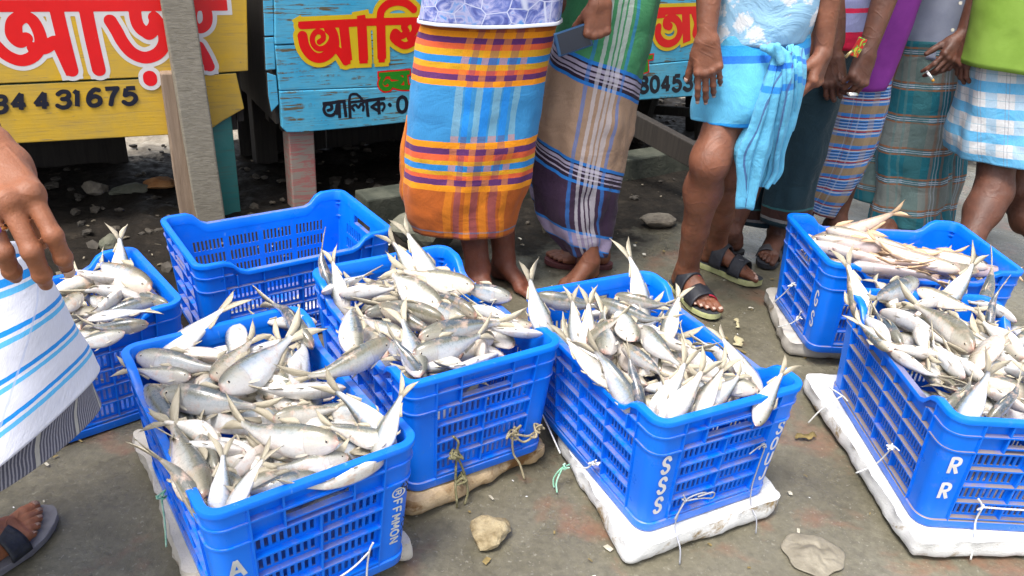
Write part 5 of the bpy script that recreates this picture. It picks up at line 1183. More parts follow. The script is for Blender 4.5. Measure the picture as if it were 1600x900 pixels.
# lower layers, seen through gaps and slots
for key, (cr, where, L) in LST.items():
    zb = cr.location[2]; c, s = math.cos(cr.rotation_euler[2]), math.sin(cr.rotation_euler[2]); r = random.Random(sum(map(ord, key)))
    cat = key == 'C5'; n = 9 if key == 'C6' else 20 if cat else 44 if key == 'C1' else 28
    for k in range(n):
        lay = 0.035 if key == 'C6' else (0.08, 0.15, 0.205, 0.232, 0.247, 0.258)[k % 6 if k < 6 else 2+(k % 4)]
        x, y = r.uniform(-0.22, 0.22), r.uniform(-0.13, 0.13); a = r.uniform(0, 6.28) if abs(x) < 0.15 else r.choice((1.57, -1.57))+r.uniform(-.4, .4); Ln = r.uniform(0.22, 0.27)*(1.5 if cat else 1)
        if key == 'C1' and k > 27: x, y, lay = r.uniform(0.02, 0.24), r.uniform(-0.15, 0.14), r.uniform(0.235, 0.262); a = r.uniform(0, 6.28)
        if cat: lay = min(lay, 0.235); a = r.choice((0.0, 3.14))+r.uniform(-.35, .35)
        if key == 'C6': x, y = r.uniform(-0.2, 0.2), r.uniform(-0.12, -0.02); a = r.choice((0, 3.14))+r.uniform(-.3, .3)
        dx, dy = math.cos(a)*Ln/2, math.sin(a)*Ln/2
        dx = np.clip(x+dx, -0.25, 0.25)-x; dy = np.clip(y+dy, -0.155, 0.155)-y; x2 = np.clip(x-dx, -0.25, 0.25); y2 = np.clip(y-dy, -0.155, 0.155)
        wl = lambda px_, py_, z: np.array([cr.location[0]+c*px_-s*py_, cr.location[1]+s*px_+c*py_, zb+z])
        H = wl(x+dx, y+dy, lay+r.uniform(0, .012)); T = wl(x2, y2, lay+r.uniform(0, .02))
        lab = ('pinkish slender fish lying' if cat else 'silver fish lying deep' if key != 'C6' else 'leftover silver fish lying')+' '+where
        put_fish(H, T, r.choice((10, 20, 190, 280, 30, 350)), lab, lab, 'cat' if cat else 'hilsa', fat=0.9, parts=lay > .22)
# ================================================================== PEOPLE
def skin_mat(name, c, c2, rough=0.56):
    m, t, b = new_mat(name); co = tex_co(t, 'Object')
    n = noise(t, co, 14, 5, 0.6); base = ramp(t, n, [(0.3, c), (0.7, c2)])
    sp = ramp(t, noise(t, co, 170, 2), [(0.66, (0, 0, 0)), (0.74, (1, 1, 1))]); base = mixc(t, math_n(t, 'MULTIPLY', sp, 0.25), base, tuple(x*0.5 for x in c))
    ds = ramp(t, noise(t, co, 22, 6, 0.75), [(0.52, (0, 0, 0)), (0.72, (1, 1, 1))]); base = mixc(t, math_n(t, 'MULTIPLY', ds, 0.35), base, tuple(0.5*x+0.09 for x in c2))
    dk = ramp(t, noise(t, co, 7, 4), [(0.40, (1, 1, 1)), (0.58, (0, 0, 0))]); base = mixc(t, math_n(t, 'MULTIPLY', dk, 0.35), base, tuple(x*0.62 for x in c))
    t.links.new(base, b.inputs['Base Color']); b.inputs['Roughness'].default_value = rough; b.inputs['Specular IOR Level'].default_value = 0.5
    b.inputs['Subsurface Weight'].default_value = 0.12; b.inputs['Subsurface Radius'].default_value = (0.010, 0.004, 0.002); b.inputs['Subsurface Scale'].default_value = 0.5
    vn = noise(t, co, 9, 2, 0.5, 1.2); ridge = ramp(t, vn, [(0.46, (0,)*3), (0.5, (1,)*3), (0.54, (0,)*3)])
    h = math_n(t, 'ADD', noise(t, co, 120, 4, 0.7), math_n(t, 'MULTIPLY', ridge, 0.6)); bump(t, b, h, 0.40, 0.003); return m
S_warm = skin_mat('warm brown skin', (0.235, 0.082, 0.036), (0.31, 0.115, 0.052)); S_mid = skin_mat('brown skin', (0.145, 0.050, 0.024), (0.22, 0.080, 0.040))
S_dark = skin_mat('dark brown skin', (0.085, 0.031, 0.018), (0.145, 0.055, 0.031)); S_red = skin_mat('reddish brown skin', (0.125, 0.036, 0.018), (0.18, 0.056, 0.029))
M_nail = simple('finger nails', (0.50, 0.33, 0.26), None, rough=0.25)
def unit(v): v = np.asarray(v, float); return v/np.linalg.norm(v)
def rot_about(v, ax, a):
    ax = unit(ax); return v*math.cos(a)+np.cross(ax, v)*math.sin(a)+ax*(ax @ v)*(1-math.cos(a))
def hand(S, W, fwd, palm, thumb_sign, curls, sc=1.0, thumb=(0.65, 0.6, 0.35), spread=0.06, nails=None, thumb_len=1.0):
    """wrist W, fwd to the knuckles, palm = the way the palm faces, thumb_sign picks the thumb's side of cross(fwd, palm)"""
    S.segs = {}; fwd = unit(fwd); palm = unit(np.asarray(palm)-fwd*(fwd @ unit(palm))); t = np.cross(fwd, palm)*thumb_sign; W = np.asarray(W, float); tips = []
    base_f = [.086, .090, .085, .076]; base_t = [.029, .0095, -.010, -.028]; seg = [(.044, .026, .021), (.049, .029, .022), (.045, .027, .021), (.035, .021, .019)]; rad = [.0092, .0096, .0092, .0080]
    S.cone(W-t*.011, W+t*.011, .0205*sc, .0205*sc, .01)
    for i in range(4):
        kn = W+(fwd*base_f[i]+t*base_t[i]-palm*.004)*sc
        S.cone(W+(t*base_t[i]*.62+fwd*.008)*sc, kn, .0185*sc, .0125*sc, .010)
        S.cone(W+(t*base_t[i]*.7+fwd*.03+palm*.008)*sc, kn+palm*.006*sc, .013*sc, .0105*sc, .010)
        d = unit(fwd+t*(1.5-i)*spread); ax = np.cross(d, palm); p = kn; r = rad[i]*sc; c = curls[i] if isinstance(curls[0], (tuple, list)) else curls
        S.ell(kn-palm*.005*sc, np.array([.0115, .0115, .0115])*sc, None, .006)
        for j in range(3):
            d = rot_about(d, ax, math.radians(c[j])); q = p+d*seg[i][j]*sc
            S.segs[(i, j)] = (p, q, r); S.cone(p, q, r, r*.93 if j < 2 else r*.80, .0035)
            if j < 2: S.ell(q, np.array([r, r, r])*.99, None, .003)
            p = q; r *= .93
        bk = rot_about(d, ax, -math.pi/2); tips.append((p, d, bk, r))
    b = W+(fwd*.028+t*.026+palm*.006)*sc; td = unit(fwd*thumb[0]+t*thumb[1]+palm*thumb[2])
    S.cone(W+(t*.010+fwd*.012)*sc, b+td*.012, .0185*sc, .0165*sc, .012)
    S.cone(b, b+td*.038*sc*thumb_len, .0165*sc, .0118*sc, .010); p = b+td*.038*sc*thumb_len
    td2 = unit(td*.9+fwd*.30+palm*.10); q = p+td2*.030*sc; S.cone(p, q, .0118*sc, .0105*sc, .004)
    td3 = unit(td2+fwd*.15); S.cone(q, q+td3*.022*sc, .0108*sc, .0085*sc, .004)
    tips.append((q+td3*.022*sc, td3, unit(t*.7-palm*.7), .0095*sc)); return tips
def nails_obj(tips, parent, sc=1.0):
    for (p, d, bk, r) in tips:
        bk = unit(bk-d*(bk @ d)); sd_ = np.cross(d, bk); V = []
        for i in range(5):
            for j in range(5):
                u, v = (i-2)/2, (j-2)/2; w = 0.78*(1-0.25*max(u, 0)**2)
                V.append(p+d*(u*.0062*sc+.001)+sd_*v*r*w+bk*(r*(0.93-0.30*v*v)+.0012-0.0016*max(u, 0)**2))
        F = [(i*5+j, i*5+j+1, i*5+j+6, i*5+j+5) for i in range(4) for j in range(4)]
        o = mesh_obj('nail', V, F, M_nail, parent, True); o.modifiers.new('s', 'SOLIDIFY').thickness = 0.0008
def foot(S, heel, toe, sole=0.0, mirror=1, L=0.245):
    """bare foot from heel to toe points on the ground; mirror=1: big toe on the left of the direction"""
    heel, toe = np.array(heel, float), np.array(toe, float); heel[2] = toe[2] = 0; d = unit(toe-heel); lat = np.array([-d[1], d[0], 0])*mirror
    P = lambda x, y, z: heel+d*x*L/.245+lat*y+np.array([0, 0, z+sole])
    an = P(.060, 0, .088)
    S.cone(P(.030, 0, .028), P(.034, 0, .045), .029, .027, .012); S.cone(P(.040, 0, .06), an, .028, .033, .02)
    S.cone(P(.066, .004, .068), P(.165, .014, .026), .034, .0205, .02); S.cone(P(.06, -.010, .05), P(.155, -.020, .020), .028, .0165, .02); S.cone(P(.03, -.004, .022), P(.15, -.024, .016), .022, .0145, .015)
    S.cone(P(.165, .022, .021), P(.165, -.028, .016), .019, .0145, .012)
    S.ell(P(.058, .030, .082), (.014, .014, .016), None, .012); S.ell(P(.055, -.030, .074), (.013, .013, .016), None, .012)
    tips = []
    for i, (y, l, r) in enumerate(((.026, .062, .0135), (.006, .060, .0095), (-.010, .052, .0090), (-.023, .042, .0085), (-.034, .030, .0080))):
        b = P(.172-.006*i, y, .017); m = P(.172-.006*i+l*.6, y*1.05, .0185 if i else .017); e = P(.172-.006*i+l, y*1.06, .0115)
        S.cone(b, m, r*1.05, r, .006); S.cone(m, e, r, r*.85, .003); tips.append((e, unit(e-m), np.array([0, 0, 1.0]), r*.9))
    return an, tips
def leg(S, hip, knee, an, rt=.084, rk=.055, fwd=(0, -1, 0), calf=.054, rank=.034):
    hip, knee, an = (np.array(v, float) for v in (hip, knee, an)); f = unit(fwd)
    S.cone(hip, knee, rt, rk, .03); S.ell(knee+f*.010, (rk*.80, rk*.80, rk*1.0), None, .045)
    s = knee+(an-knee)*.27-f*.016; S.cone(knee-f*.004, s, rk*.94, calf, .03); S.cone(s, knee+(an-knee)*.62-f*.005, calf, rank*1.22, .03); S.cone(knee+(an-knee)*.62-f*.005, an, rank*1.22, rank, .02)
    S.cone(knee+f*.012+(an-knee)*.08, an+f*.006, .032, .022, .03); S.cone(knee+(an-knee)*.55-f*.022, an-f*.026-np.array([0, 0, .03]), .020, .013, .02)
    S.ell(knee+(an-knee)*.25-f*.022+np.cross(f, (0, 0, 1))*.018, (.034, .034, .075), None, .03)
def arm(S, sh, el, wr, ru=.050, rf=.043, rw=.0245):
    sh, el, wr = (np.array(v, float) for v in (sh, el, wr))
    S.cone(sh, el, ru, rf*.88, .03); m = el+(wr-el)*.28; S.cone(el, m, rf*.92, rf, .02); S.cone(m, wr, rf, rw, .02)
def covered_legs(S, pel, C, w=.07, fy=.02, turn=((-.3, -1), (.1, -1)), sole=.012):
    """legs hidden by a long wrap: straight down inside it, feet showing below its hem"""
    h = np.array(C[-1]); out = []
    for k, sx in enumerate((-1, 1)):
        heel = np.array([h[0]+sx*w, h[1]+fy, 0]); toe = heel+np.array([turn[k][0], turn[k][1], 0])/np.hypot(*turn[k])*.2
        an, _ = foot(S, heel, toe, sole, 1 if k else -1); m = np.array(C[len(C)//2])+np.array([sx*w*.8, 0, 0])
        hip = pel+np.array([sx*.07, 0, -.03]); S.cone(hip, m, .075, .055, .03); S.cone(m, an, .052, .034, .02); out.append((heel, toe))
    return out
def torso(S, pel, sh_c, wsh=.19, g=1.0):
    pel, sh_c = np.array(pel, float), np.array(sh_c, float); x = np.array([1.0, 0, 0]); m = (pel+sh_c)/2
    S.cone(pel-x*.07*g, pel+x*.07*g, .10*g, .10*g, .05*g); S.cone(pel, m, .12*g, .115*g, .05*g); S.cone(m-x*.06, sh_c-x*.08-np.array([0, 0, .08]), .10, .10, .05); S.cone(m+x*.06, sh_c+x*.08-np.array([0, 0, .08]), .10, .10, .05)
    S.cone(sh_c-x*wsh*.86, sh_c+x*wsh*.86, .055, .055, .04); S.cone(sh_c, sh_c+np.array([0, -.01, .12]), .055, .052, .03)
    h = sh_c+np.array([0, -.025, .215]); S.ell(h, (.074, .092, .112), None, .03); S.cone(h+np.array([0, -.05, -.06]), h+np.array([0, -.06, -.085]), .042, .034, .03)
    S.cone(h+np.array([0, -.088, .0]), h+np.array([0, -.104, -.028]), .010, .014, .012); S.ell(h+np.array([-.077, 0, -.01]), (.01, .02, .03)); S.ell(h+np.array([.077, 0, -.01]), (.01, .02, .03))
    S.ell(h+np.array([0, -.088, -.052]), (.022, .010, .007), None, .008)
    return h
M_hair = simple('black hair', (0.010, 0.009, 0.008), (0.02, 0.018, 0.016), 60, 0.5, bmp=0.6, bscale=200)
def finish_person(root, S, skin, head, step=0.0036, zfine=1.02, eyes=True):
    V, F = S.mesh(step, zfine); o = mesh_obj('body', V, F, skin, root, True)
    sm = o.modifiers.new('smooth', 'SMOOTH'); sm.factor = 0.5; sm.iterations = 2
    if head is not None:
        B = SDF(); B.ell(head+np.array([0, .022, .030]), (.082, .092, .100)); B.ell(head+np.array([0, .05, -.03]), (.072, .06, .07), None, .02); v, f = B.mesh(.010)
        mesh_obj('hair', v, f, M_hair, root, True)
        for sx in (-1, 1):
            E2 = SDF(); E2.ell(head+np.array([sx*.031, -.081, .004]), (.014, .010, .009)); v, f = E2.mesh(.003); mesh_obj('eye', v, f, F_eye, root, True)
    return o
# ------------------------------------------------------------------ woven cloth
def ramp_stops(stripes, lo, hi, base):
    """constant ramp stops over [lo, hi] for non-overlapping (a, b, colour)"""
    s = sorted(stripes); out = [(0.0, base)]; N = lambda v: (v-lo)/(hi-lo)
    for i, (a, b, c) in enumerate(s):
        out.append((max(0.0, N(a)), c))
        if i+1 >= len(s) or s[i+1][0] > b+1e-4: out.append((min(1.0, N(b)), base))
    return out
def woven(name, base, weft, warp, vr, ur, mixf=0.5, skew=0.0, vper=None, uper=None, rough=0.85, wrinkle=0.25, zones=None, wscale=14, warp2=None):
    m, t, b = new_mat(name); uv = tex_co(t, 'UV'); sx = nd(t, 'ShaderNodeSeparateXYZ'); t.links.new(uv, sx.inputs[0])
    u, v = sx.outputs[0], sx.outputs[1]
    if skew: v = math_n(t, 'ADD', v, math_n(t, 'MULTIPLY', u, skew))
    nz = math_n(t, 'MULTIPLY', math_n(t, 'SUBTRACT', noise(t, uv, 60, 2), 0.5), 0.003)
    v = math_n(t, 'ADD', v, nz); u = math_n(t, 'ADD', u, nz)
    if vper: v2 = math_n(t, 'FRACT', math_n(t, 'DIVIDE', v, vper)); vlo, vhi = 0, 1
    else: vlo, vhi = vr; v2 = math_n(t, 'DIVIDE', math_n(t, 'SUBTRACT', v, vlo), vhi-vlo)
    if uper: u2 = math_n(t, 'FRACT', math_n(t, 'DIVIDE', u, uper)); ulo, uhi = 0, 1
    else: ulo, uhi = ur; u2 = math_n(t, 'DIVIDE', math_n(t, 'SUBTRACT', u, ulo), uhi-ulo)
    col = ramp(t, v2, ramp_stops(weft, vlo, vhi, base), 'CONSTANT') if weft else None
    if warp:
        wc = ramp(t, u2, ramp_stops(warp, ulo, uhi, base), 'CONSTANT'); mk = ramp(t, u2, ramp_stops([(a, c, (mixf,)*3) for a, c, _ in warp], ulo, uhi, (0, 0, 0)), 'CONSTANT')
        col = mixc(t, mk, col if col is not None else base, wc)
    if warp2:
        z0, z1, w2 = warp2
        wc = ramp(t, u2, ramp_stops(w2, ulo, uhi, base), 'CONSTANT'); mk = ramp(t, u2, ramp_stops([(a, c, (.85,)*3) for a, c, _ in w2], ulo, uhi, (0, 0, 0)), 'CONSTANT')
        zz = ramp(t, v2, ramp_stops([(z0, z1, (1, 1, 1))], vlo, vhi, (0, 0, 0)), 'CONSTANT'); pl_ = ramp(t, v2, ramp_stops(weft, vlo, vhi, base), 'CONSTANT')
        col = mixc(t, zz, col, mixc(t, mk, pl_, wc))
    mp = nd(t, 'ShaderNodeMapping'); mp.inputs['Scale'].default_value = (900, 60, 1); t.links.new(uv, mp.inputs['Vector'])
    th = noise(t, mp.outputs[0], 1.0, 3); fz = ramp(t, th, [(0.3, (0.86,)*3), (0.7, (1.08,)*3)]); col = mixc(t, 1.0, col, fz, 'MULTIPLY')
    t.links.new(col, b.inputs['Base Color']); b.inputs['Roughness'].default_value = rough; b.inputs['Specular IOR Level'].default_value = 0.2
    b.inputs['Sheen Weight'].default_value = 0.1
    h = math_n(t, 'ADD', noise(t, uv, wscale, 5, 0.6, 0.8), math_n(t, 'MULTIPLY', th, 0.08)); bump(t, b, h, wrinkle, 0.02); return m
OY, PU, SA, YE, BL, RU = (0.76, 0.26, 0.008), (0.105, 0.026, 0.115), (0.66, 0.105, 0.035), (0.60, 0.31, 0.014), (0.020, 0.21, 0.52), (0.40, 0.092, 0.012)
k = lambda y: 0.72*(380-y)/345
seq = [(36, 45, OY), (45, 54, PU), (54, 64, SA), (64, 74, YE), (74, 84, BL), (84, 93, YE), (93, 101, SA), (101, 109, PU), (109, 119, OY), (119, 207, (0.035, 0.22, 0.46)),
       (207, 217, OY), (217, 228, PU), (228, 238, SA), (238, 246, YE), (246, 256, BL), (256, 264, YE), (264, 272, SA), (272, 282, PU), (282, 292, OY), (368, 371, (0.16, 0.15, 0.20))]
M_l1 = woven('orange plaid lungi cloth', RU, [(k(b), k(a), c) for a, b, c in seq], [(-.044, -.024, OY), (-.020, -.006, PU), (.002, .016, OY), (.018, .034, PU), (.042, .060, OY), (.064, .082, PU), (.092, .108, OY), (.26, .28, OY), (.29, .31, PU), (-.30, -.28, OY)], (0, 0.8), (-.6, .6), 0.42, wrinkle=0.3, wscale=11, warp2=(k(197), k(119), [(-.044, -.024, (.16, .32, .42)), (-.020, -.006, (.012, .21, .62)), (.002, .016, (.16, .34, .44)), (.018, .034, (.012, .21, .62)), (.042, .060, (.16, .34, .44)), (.064, .082, (.012, .21, .62)), (.092, .108, (.16, .34, .44))]))
LB, LV, DK, TN, GR, DP, WB = (0.020, 0.17, 0.52), (0.36, 0.32, 0.42), (0.022, 0.012, 0.028), (0.36, 0.235, 0.155), (0.055, 0.24, 0.10), (0.040, 0.020, 0.045), (0.58, 0.55, 0.58)
def band(v0, v1):
    n = 7; w = (v1-v0)/n; return [(v0+i*w, v0+(i+1)*w, LV if i % 2 else DK) for i in range(n)]
M_l2 = woven('green tan and purple banded lungi cloth', GR, [(-.3, .045, DP), (.045, .054, LB), (.054, .115, (0.30, 0.25, 0.37)), (.115, .124, LB), (.124, .322, DP), (.322, .333, LB)]+band(.333, .393)+[(.393, .404, LB), (.404, .672, TN), (.672, .683, LB)]+band(.683, .743)+[(.743, .754, LB)],
             [(-.030, -.021, LB), (-.006, .004, WB), (.010, .020, WB), (.026, .036, WB), (.042, .052, WB), (.064, .073, LB), (.30, .31, LB), (.32, .36, WB), (-.32, -.28, WB)], (-.35, 1.2), (-.6, .6), 0.55, skew=0.38, wrinkle=0.45, wscale=9)
CB = (0.10, 0.40, 0.62)
M_l3 = woven('sky blue lungi cloth', CB, [(-.1, .016, (0.018, 0.27, 0.66)), (.185, .205, (0.02, 0.16, 0.60)), (.205, .235, (0.03, 0.30, 0.66))], [(.15, .16, (0.06, 0.28, 0.6))], (-.1, .5), (-.5, .5), 0.4, skew=-0.10, wrinkle=0.5, wscale=10)
M_l3t = woven('sky blue cloth end', (0.115, 0.42, 0.63), [(.03, .045, (0.02, 0.16, 0.6)), (.09, .11, (0.03, 0.25, 0.66))], [(0.0, .006, (0.05, 0.05, 0.20)), (.085, .090, (0.05, 0.05, 0.2))], (-.1, .9), (-.1, .5), 0.7, wrinkle=0.5, wscale=12)
M_l4 = woven('dark teal lungi cloth', (0.010, 0.030, 0.042), [(.02, .03, (0.20, 0.20, 0.20)), (.03, .07, (0.045, 0.020, 0.016)), (.07, .08, (0.03, 0.12, 0.13)), (.66, .67, (.3, .3, .3)), (.67, .71, (.06, .03, .02)), (.71, .715, (.3, .3, .3)), (.73, .775, (.12, .13, .09)), (.78, .825, (.12, .13, .09)), (.83, .88, (.13, .14, .10))], [], (-.1, 1.0), (-.5, .5), .4, wrinkle=0.5)
B5, R5, T5, W5 = (0.040, 0.18, 0.50), (0.26, 0.04, 0.055), (0.38, 0.27, 0.15), (0.42, 0.45, 0.52)
M_l5 = woven('blue tan and red plaid lungi cloth', B5, [(0, .06, R5), (.06, .1, W5), (.12, .14, (0.015, .03, .08)), (.17, .19, W5), (.22, .24, (.015, .03, .08)), (.27, .29, W5), (.32, .34, (.015, .03, .08)), (.38, .42, W5), (.42, .47, R5), (.58, .84, (.26, .19, .12)), (.93, .98, W5)],
             [(.1, .30, T5), (.55, .58, W5), (.64, .67, R5), (.8, .84, W5)], (0, 1), (0, 1), .32, vper=.125, uper=.12, wrinkle=.4)
G6, O6, TE = (0.175, 0.20, 0.19), (0.27, 0.12, 0.065), (0.012, 0.135, 0.185)
M_l6 = woven('teal and grey plaid lungi cloth', TE, [(.22, .25, O6), (.26, .275, W5), (.29, .305, W5), (.32, .35, O6), (.35, .72, G6), (.72, .75, O6), (.765, .78, W5), (.795, .81, W5), (.83, .86, O6)],
             [(.05, .09, O6), (.12, .14, W5), (.17, .19, W5), (.22, .26, O6), (.50, .53, (.10, .2, .2)), (.60, .63, (.1, .2, .2)), (.70, .95, (.055, .15, .15))], (0, 1), (0, 1), .45, vper=.27, uper=.24, wrinkle=.5)
WH, B7 = (0.62, 0.63, 0.64), (0.12, 0.42, 0.70)
M_l7 = woven('light blue and white checked cloth', WH, [(0, .42, B7), (.70, .73, (.35, .45, .5))], [(0, .40, (.16, .45, .70)), (.68, .71, (.2, .2, .25)), (.80, .83, (.25, .25, .3))], (0, 1), (0, 1), .5, vper=.088, uper=.088, wrinkle=.4)
M_l8 = woven('white cloth with blue stripes', (0.62, 0.63, 0.72), [(x+a, x+b, c) for x in (.05, .135, .225, .315) for a, b, c in ((0, .009, (0.10, 0.42, 0.74)), (.017, .029, (0.012, 0.24, 0.68)))], [(-.11, -.108, (.45, .5, .68)), (-.05, -.048, (.45, .5, .68)), (.0, .0015, (.45, .5, .68)), (.04, .0415, (.45, .5, .68)), (.09, .0915, (.45, .5, .68)), (.14, .1415, (.45, .5, .68)), (.19, .192, (.45, .5, .68))], (-.1, .6), (-.6, .6), .6, wrinkle=.2, wscale=9)
M_l8b = woven('dark pinstriped cloth', (0.085, 0.085, 0.115), None, [(0, .10, (.42, .40, .36)), (.14, .17, (.30, .29, .33)), (.21, .24, (.30, .29, .33)), (.28, .31, (.30, .29, .33)), (.35, .38, (.30, .29, .33)), (.42, .45, (.3, .29, .33)), (.49, .52, (.3, .29, .33)), (.56, .59, (.3, .29, .33)), (.63, .66, (.3, .29, .33)), (.70, .73, (.3, .29, .33)), (.77, .80, (.3, .29, .33)), (.84, .87, (.3, .29, .33)), (.91, .94, (.3, .29, .33))], (0, 1), (0, 1), .9, uper=.085, wrinkle=.3)
def hex_shirt():
    m, t, b = new_mat('blue polo with cell print'); uv = tex_co(t, 'UV')
    vo = nd(t, 'ShaderNodeTexVoronoi'); vo.feature = 'DISTANCE_TO_EDGE'; vo.inputs['Scale'].default_value = 17; vo.inputs['Randomness'].default_value = 0.55; t.links.new(uv, vo.inputs['Vector'])
    n = noise(t, uv, 22, 4, .6, 1.0); base = ramp(t, n, [(.34, (0.045, 0.06, 0.26)), (.46, (0.13, 0.17, 0.44)), (.56, (0.40, 0.40, 0.60)), (.66, (0.08, 0.26, 0.60))])
    t.links.new(mixc(t, ramp(t, vo.outputs['Distance'], [(.008, (1, 1, 1)), (.030, (0, 0, 0))]), base, (0.52, 0.55, 0.68)), b.inputs['Base Color']); b.inputs['Roughness'].default_value = .7
    bump(t, b, noise(t, uv, 10, 4), .2, .02); return m
def floral():
    m, t, b = new_mat('pale blue floral shirt cloth'); uv = tex_co(t, 'UV')
    vo = nd(t, 'ShaderNodeTexVoronoi'); vo.inputs['Scale'].default_value = 16; t.links.new(uv, vo.inputs['Vector'])
    n = math_n(t, 'ADD', vo.outputs['Distance'], math_n(t, 'MULTIPLY', math_n(t, 'SUBTRACT', noise(t, uv, 55, 4, .7), .5), .9))
    t.links.new(ramp(t, n, [(.28, (0.66, 0.68, 0.70)), (.40, (0.58, 0.64, 0.70)), (.46, (0.27, 0.48, 0.66))]), b.inputs['Base Color']); b.inputs['Roughness'].default_value = .8
    bump(t, b, noise(t, uv, 9, 5, .6, 1), .5, .025); return m
M_s1, M_s3 = hex_shirt(), floral()
M_s4 = woven('red and lavender striped shirt', (0.26, 0.28, 0.50), [(-.05, .060, (0.60, 0.012, 0.06)), (.125, .14, (.62, .02, .08)), (.18, .30, (.60, .55, .62)), (.30, .32, (.60, .02, .08))], [], (-.1, .7), (-.5, .5), .4, wrinkle=.3)
M_s5 = simple('purple shirt cloth', (0.20, 0.022, 0.25), (0.26, 0.035, 0.31), 8, .8, bmp=.2, bscale=9); M_s6 = simple('grey lavender shirt cloth', (0.24, 0.27, 0.38), (0.31, 0.34, 0.44), 8, .8, bmp=.3, bscale=12)
M_s7 = simple('olive green shirt cloth', (0.17, 0.30, 0.030), (0.22, 0.36, 0.05), 7, .85, bmp=.25, bscale=9); M_hem = simple('pale shirt hem', (.62, .64, .70), None, rough=.8); M_s2 = simple('grey shirt', (.3, .3, .32), None, rough=.8); M_s8 = simple('white shirt', (.6, .6, .62), None, rough=.8)
M_btn = simple('shirt button', (.62, .60, .52), None, rough=.3)
def shirt(root, rows, Y, depth, mat, ztop=1.44, folds=((5, .4, 0, .02, 1),), jitter=.004, sleeves=None, name='shirt', thick=.003):
    """rows from the highest visible outline down to the hem; continued up to the shoulders above them"""
    C, AX, A, B = rows_px(rows, Y, depth); c0 = C[0]; up = []
    for f, w in ((1.0, .38), (.86, .80), (.5, 1.0), (.2, 1.0)):
        z = c0[2]+(ztop-c0[2])*f; up.append((np.array([c0[0], c0[1], z]), AX[0]*np.array([1, 1, 0]), max(A[0]*w, .07)*(1 if f < .9 else 1), max(B[0]*w, .06)))
    C = [u[0] for u in up]+C; AX = [u[1] for u in up]+AX; A = [u[2] for u in up]+A; B = [u[3] for u in up]+B
    o = loft(name, C, AX, A, B, mat, root, 56, 88, folds, thick, jitter=jitter, seed=int(rows[0][0]) % 50)
    for (s, e) in (sleeves or []):
        m = MB(); s, e = np.array(s), np.array(e); P = [s, s+(e-s)*.35, s+(e-s)*.6]; m.tube(catmull(P, 8), [.062, .063, .064, .065, .066, .068, .07, .072], 16, False); q = m.build('sleeve', mat, root, True); q.modifiers.new('t', 'SOLIDIFY').thickness = .003
    return o
# ------------------------------------------------------------------ sandals
M_blk = simple('black rubber strap', (0.010, 0.011, 0.016), (0.022, 0.024, 0.032), 60, .55, bmp=.2); M_redlin = simple('red strap lining', (.38, .012, .035), None, rough=.7); M_whitep = simple('white print', (.7, .7, .7), None, rough=.5)
def sandal(root, heel, toe, mirror, sole_m, top_m, straps, h=.020, L=0.262, name='sandal', lining=None, wide=1.0):
    heel, toe = np.array(heel, float), np.array(toe, float); heel[2] = toe[2] = 0; d = unit(toe-heel); lat = np.array([-d[1], d[0], 0])*mirror
    q_ = L/.262; P = lambda x, y, z: heel+d*(x-.012)*q_+lat*y*wide*q_+np.array([0, 0, z])
    xs = [0, .006, .02, .05, .09, .13, .165, .20, .23, .25, .258, .262]; lw = [.004, .018, .028, .032, .031, .036, .045, .047, .042, .030, .018, .003]; rw = [.004, .018, .028, .031, .032, .039, .045, .042, .033, .022, .012, .002]
    n = len(xs); loop = [(x, w) for x, w in zip(xs, lw)]+[(x, -w) for x, w in zip(xs[::-1], rw[::-1])]; m = len(loop); V = []; F = []
    lift = lambda x: .006*max(0, (x-.19)/.07)**2
    for (z, g) in ((.0015, .97), (h*.5, 1.0), (h*.92, .995), (h, .96)):
        for x, y in loop: V.append(P(x, y*g, z+lift(x)))
    for j in range(3): F += [(j*m+i, j*m+(i+1) % m, (j+1)*m+(i+1) % m, (j+1)*m+i) for i in range(m)]
    nl = len(V); V += [P(x, 0, h+lift(x)) for x in xs]; F2 = []
    for i in range(n-1):
        F2.append((3*m+i, 3*m+i+1, nl+i+1, nl+i)); F2.append((nl+i, nl+i+1, 3*m+m-2-i, 3*m+m-1-i))
    o = mesh_obj(name, V, F+F2, None, root, True, mats=[sole_m, top_m], mi=[0]*len(F)+[1]*len(F2)); e = o.modifiers.new('e', 'EDGE_SPLIT'); e.split_angle = .7
    for (x0, x1, hh, w, mt, y0, y1) in straps:
        V = []; F = []; na, nb = 18, 6
        for i in range(na+1):
            a = math.pi*(y0+(y1-y0)*i/na)
            for j in range(nb+1):
                x = x0+(x1-x0)*j/nb; hz = (hh[0]+(hh[1]-hh[0])*j/nb); V.append(P(x, w*math.cos(a)*(1.0+.0*j), h*.7+hz*abs(math.sin(a))**.8))
        F = [(i*(nb+1)+j, i*(nb+1)+j+1, (i+1)*(nb+1)+j+1, (i+1)*(nb+1)+j) for i in range(na) for j in range(nb)]
        s = mesh_obj('strap', V, F, mt, o, True); q = s.modifiers.new('t', 'SOLIDIFY'); q.thickness = .0045; q.offset = 1
    return o
def wp(px, py, Y): return at_y(px, py, Y)
def person(label): return tag(empty('person'), label, 'person', 'men standing round the crates')
